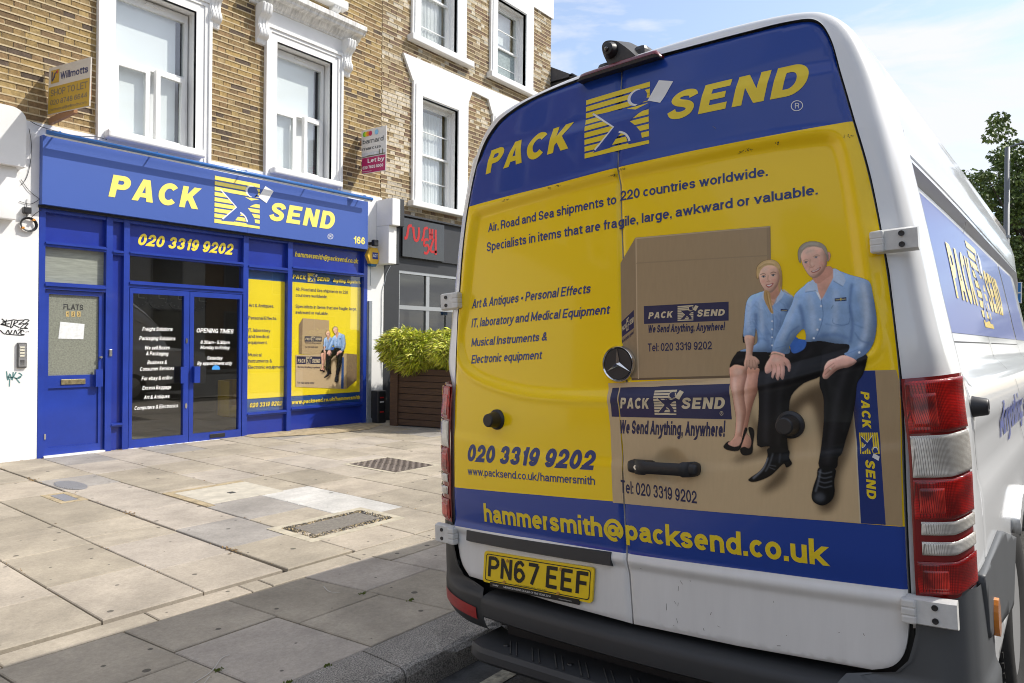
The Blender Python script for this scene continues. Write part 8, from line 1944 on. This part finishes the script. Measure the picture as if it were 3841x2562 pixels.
CP = mat('camera_plastic', (.03, .03, .033), .42, var=.5, vscale=18, vcol=(.06, .058, .055))
CAM = vmake(q, 'roof_camera', CP, VAN, angle=45)
lc = atA(*zc6((745, 575)), AF); q = B()
q.lathe([(0, -.030), (.012, -.030), (.020, -.026), (.026, -.012), (.028, .004)], tuple(lc), 'x', 32); LN = vmake(q, 'lens_housing', BLACK, CAM, angle=35)
q = B(); q.lathe([(0, -.038), (.006, -.036), (.009, -.030)], (lc[0], lc[1], lc[2] - .004), 'x', 20); vmake(q, 'lens', mat('lens_glass', (.02, .015, .015), .08, coat=1.), CAM, smooth=True)
f1 = atA(*zc6((1400, 680)), .19); f0 = atA(*zc6((680, 930)), .15)
q = B(); q.box(f1[0] - .05, f1[0] + .05, f1[1] - .030, f1[1] + .024, f1[2] - .05, f1[2] + .024, .018); vmake(q, 'mount', CP, CAM); q = B(); q.box(f0[0] - .03, f0[0] + .08, f0[1] - .02, f0[1] + .028, f0[2] - .04, f0[2] + .016, .014); vmake(q, 'mount', CP, CAM)

# ================================================================== DISTANCE: trees, lamp post, sign
def world_at(x, y, dist):
    r = ray(x, y); return np.array([0, 0, EYE]) + r * dist
bark = mat('bark', (.10, .08, .06), .9, var=.4, vscale=6, bump=.8, bscale=12, bdist=.02)
treeleaf = mat('plane_leaf', (.06, .10, .02), .55, attr='tone')
def big_tree(base, top, rad, seed, label, n=16000, name='street_tree', blobs=None, ls=.30):
    T = empty(name, tuple(base), label, 'tree'); rnd = random.Random(seed); b = B(); H = top - base[2]
    b.tube([base, (base[0] + .1, base[1], base[2] + H * .3), (base[0], base[1] + .2, base[2] + H * .62)], [.28, .22, .12], 10)
    cs = []
    for k in range(26):
        th = rnd.uniform(0, 6.28); zz = rnd.uniform(.28, .95); rr_ = rad * (1 - abs(zz - .5) ** 1.7 * 1.7) * rnd.uniform(.3, 1.)
        c_ = (base[0] + rr_ * math.cos(th), base[1] + rr_ * math.sin(th), base[2] + H * zz); cs.append((c_, (rad * .27, rad * .27, H * .07)))
        b.tube([(base[0], base[1], base[2] + H * zz * .6), tuple(np.array(c_) * .5 + np.array([base[0], base[1], base[2] + H * zz * .8]) * .5), c_], [.08, .05, .02], 5)
    if blobs: cs += blobs
    b.make('trunk', bark, T, smooth=True)
    me = leafmesh(cs, ls, ls * .33, n, [(.05, .085, .018), (.075, .12, .02), (.035, .06, .015), (.11, .15, .03)], seed, droop=.8, up=.1)
    link('crown', me, T, treeleaf); return T
# main plane tree on the right: crown spans 2200..2450 px, top at 262 px
D = 26.
p = world_at(2330, 700, D)
crown = [(2290, 262), (2312, 285), (2345, 320), (2420, 300), (2520, 400), (2540, 700), (2500, 900), (2345, 880), (2310, 760), (2270, 640), (2235, 520), (2215, 470), (2228, 445), (2203, 405), (2215, 392), (2262, 392), (2290, 385), (2285, 340), (2272, 290)]
blobs = []; rt = random.Random(9)
def inpoly(x, y, P):
    c = False
    for i in range(len(P)):
        (x0, y0), (x1, y1) = P[i], P[i - 1]
        if (y0 > y) != (y1 > y) and x < (x1 - x0) * (y - y0) / (y1 - y0) + x0: c = not c
    return c
while len(blobs) < 470:
    px, py = rt.uniform(2200, 2540), rt.uniform(262, 900)
    if not inpoly(px, py, crown): continue
    q = world_at(px, py, D + rt.uniform(-2.2, 2.2)); r_ = rt.uniform(.20, .42) * (1 + .5 * (py > 560)); blobs.append(((q[0], q[1], q[2]), (r_, r_, r_ * .55)))
T = empty('plane_tree', (p[0], p[1], .1), 'tall leafy green tree behind the van at the right edge of the picture', 'tree')
b = B(); bx_ = world_at(2420, 900, D); b.tube([(bx_[0], bx_[1], 0), (bx_[0], bx_[1], 3.5), tuple(world_at(2400, 560, D))], [.35, .28, .15], 10)
for (c_, r_) in blobs[::6]: mid = (np.array(c_) + world_at(2410, 640, D)) / 2; b.tube([tuple(world_at(2410, 680, D)), tuple(mid + np.array([0, 0, -.3])), c_], [.10, .06, .015], 5)
b.make('trunk', bark, T, smooth=True)
me = leafmesh(blobs, .13, .05, 52000, [(.085, .13, .025), (.12, .18, .03), (.06, .10, .025), (.18, .24, .045)], 11, droop=.8, up=.1); link('crown', me, T, treeleaf)
for k, (px, d_, hh, rd) in enumerate([(2480, 45, 9, 4.5), (2380, 60, 10, 5)]):
    q = world_at(px, 1000, 1); q = np.array([q[0] * d_, q[1] * d_, -.05]); big_tree(q, hh, rd, 20 + k, ['dark tree further up the road, beyond the tall one', 'distant round tree at the end of the road'][k], 9000, 'street_tree', ls=.4)
# lamp post
grey = mat('post_grey', (.16, .17, .18), .5, metal=.2)
d_ = 17.; q = world_at(2322, 700, d_); pt = world_at(2313, 338, d_)
T = empty('lamp_post', (pt[0], pt[1], 0), 'tall grey steel lamp post with a slim arm in front of the tree', 'lamp post')
b = B(); b.tube([(pt[0], pt[1], 0), (pt[0], pt[1], 1.4), (pt[0], pt[1], 1.45), (pt[0], pt[1], pt[2])], [.09, .09, .07, .055], 14); b.make('column', grey, T, smooth=True)
ar = world_at(2368, 320, d_); ar2 = world_at(2400, 318, d_); b = B(); b.tube([(pt[0], pt[1], pt[2] - .02), tuple(ar), tuple(ar2)], .025, 8); b.make('arm', grey, T, smooth=True)
b = B(); b.box(ar2[0] - .15, ar2[0] + .15, ar2[1] - .4, ar2[1] + .1, ar2[2] - .08, ar2[2] + .02, .02); b.make('lantern', grey, T)
for zz in (.45, .62): 
    b = B(); z_ = pt[2] - (pt[2] - EYE) * zz; b.lathe([(.072, z_ - .03), (.078, z_ - .03), (.078, z_ + .03), (.072, z_ + .03)], (pt[0], pt[1], 0), 'z', 16); b.make('band', MATS['galvanised'], T)
# blue parking sign on its post
d_ = 14.5; c_ = [world_at(*p_, d_) for p_ in ((2308, 643), (2336, 643), (2338, 688), (2310, 688))]
X_ = c_[0][0]; cen = sum(c_) / 4
T = empty('parking_sign', (cen[0], cen[1], 0), 'small blue and white roadside parking sign on a grey post beside the tree', 'sign')
hwid, hh = .17, .14
b = B(); b.box(cen[0] - .006, cen[0], cen[1] - hwid, cen[1] + hwid, cen[2] - hh * 2, cen[2] + hh * 1.1); b.make('panel', wht, T)
b = B(); b.box(cen[0] - .010, cen[0] - .006, cen[1] - hwid + .02, cen[1] + .01, cen[2] - hh * .35, cen[2] + hh); b.box(cen[0] - .010, cen[0] - .006, cen[1] + .03, cen[1] + hwid - .02, cen[2] - hh * .35, cen[2] + hh); b.box(cen[0] - .010, cen[0] - .006, cen[1] - hwid + .02, cen[1] + hwid - .02, cen[2] - hh * 1.9, cen[2] - hh * .55); b.make('blue_field', mat('sign_blue', (.01, .16, .45), .4), T)
B().tube([(cen[0] + .04, cen[1] , -.02), (cen[0] + .04, cen[1], cen[2] + .3)], .035, 10).make('post', grey, T)

# ================================================================== across the road (seen only in reflections)
ob = mat('opposite_brick', (.26, .17, .10), .9, var=.3, vscale=4); og = mat('opposite_glass', (.03, .035, .04), .1, coat=.5)
for k in range(5):
    x0 = -16 + k * 8.; T = empty('terraced_house', (x0, -12, 0), ['brown brick terraced house across the road, %s along the row' % w for w in ('first', 'second', 'third', 'fourth', 'fifth')][k], 'house')
    hgt = 8.2 + (k % 2) * .7
    B().box(x0, x0 + 7.98, -20, -12, 0, hgt).make('wall', [ob, mat('opposite_render', (.55, .52, .46), .9)][k == 3], T)
    B().box(x0, x0 + 7.98, -12.05, -11.9, hgt, hgt + .4).make('parapet', white_m, T)
    for i in range(3):
        for j in range(3):
            xx = x0 + .9 + i * 2.4; zz = 1.0 + j * 2.6
            F = B(); F.box(xx - .06, xx + 1.26, -11.99, -11.93, zz - .06, zz + 1.66); Fo = F.make('window', mat('opposite_frame', (.25, .24, .23), .8), T); B().box(xx, xx + 1.2, -11.94, -11.91, zz, zz + 1.6).make('pane', og, Fo)

# unseen houses and trees added behind the camera for bounce light and reflections
rw = mat('rear_render', (.72, .70, .66), .85, var=.1, vscale=.5)
for k in range(4):
    x1 = .55 - k * 7.2; T = empty('terraced_house', (x1 - 7.2, 8.9, 0), 'unseen pale fronted terraced house added on the shop side behind the camera to bounce light, %s one back' % ('first', 'second', 'third', 'fourth')[k], 'house')
    B().box(x1 - 7.18, x1, 8.85, 13, 0, 3.6).make('shopfront', [rw, mat('rear_red', (.35, .06, .05), .6), rw, mat('rear_green', (.05, .14, .08), .6)][k], T)
    B().box(x1 - 7.18, x1, 8.9, 13, 3.6, 9.5).make('wall', ob, T)
    for i in range(3):
        for j in range(2): Fo = B().box(x1 - 6.6 + i * 2.3, x1 - 5.3 + i * 2.3, 8.84, 8.92, 4.2 + j * 2.7, 6.1 + j * 2.7).make('window', white_m, T); B().box(x1 - 6.45 + i * 2.3, x1 - 5.45 + i * 2.3, 8.82, 8.84, 4.35 + j * 2.7, 5.95 + j * 2.7).make('pane', og, Fo)
for k, (tx, ty) in enumerate([(-26, 4.5), (-30, -1.5), (-27, -7)]):
    big_tree(np.array([tx, ty, 0.]), 10.5, 4.2, 50 + k, 'unseen broad tree added far behind the camera for dark reflections, %s across the road' % ('first', 'second', 'third')[k], 5000, 'street_tree', ls=.5)
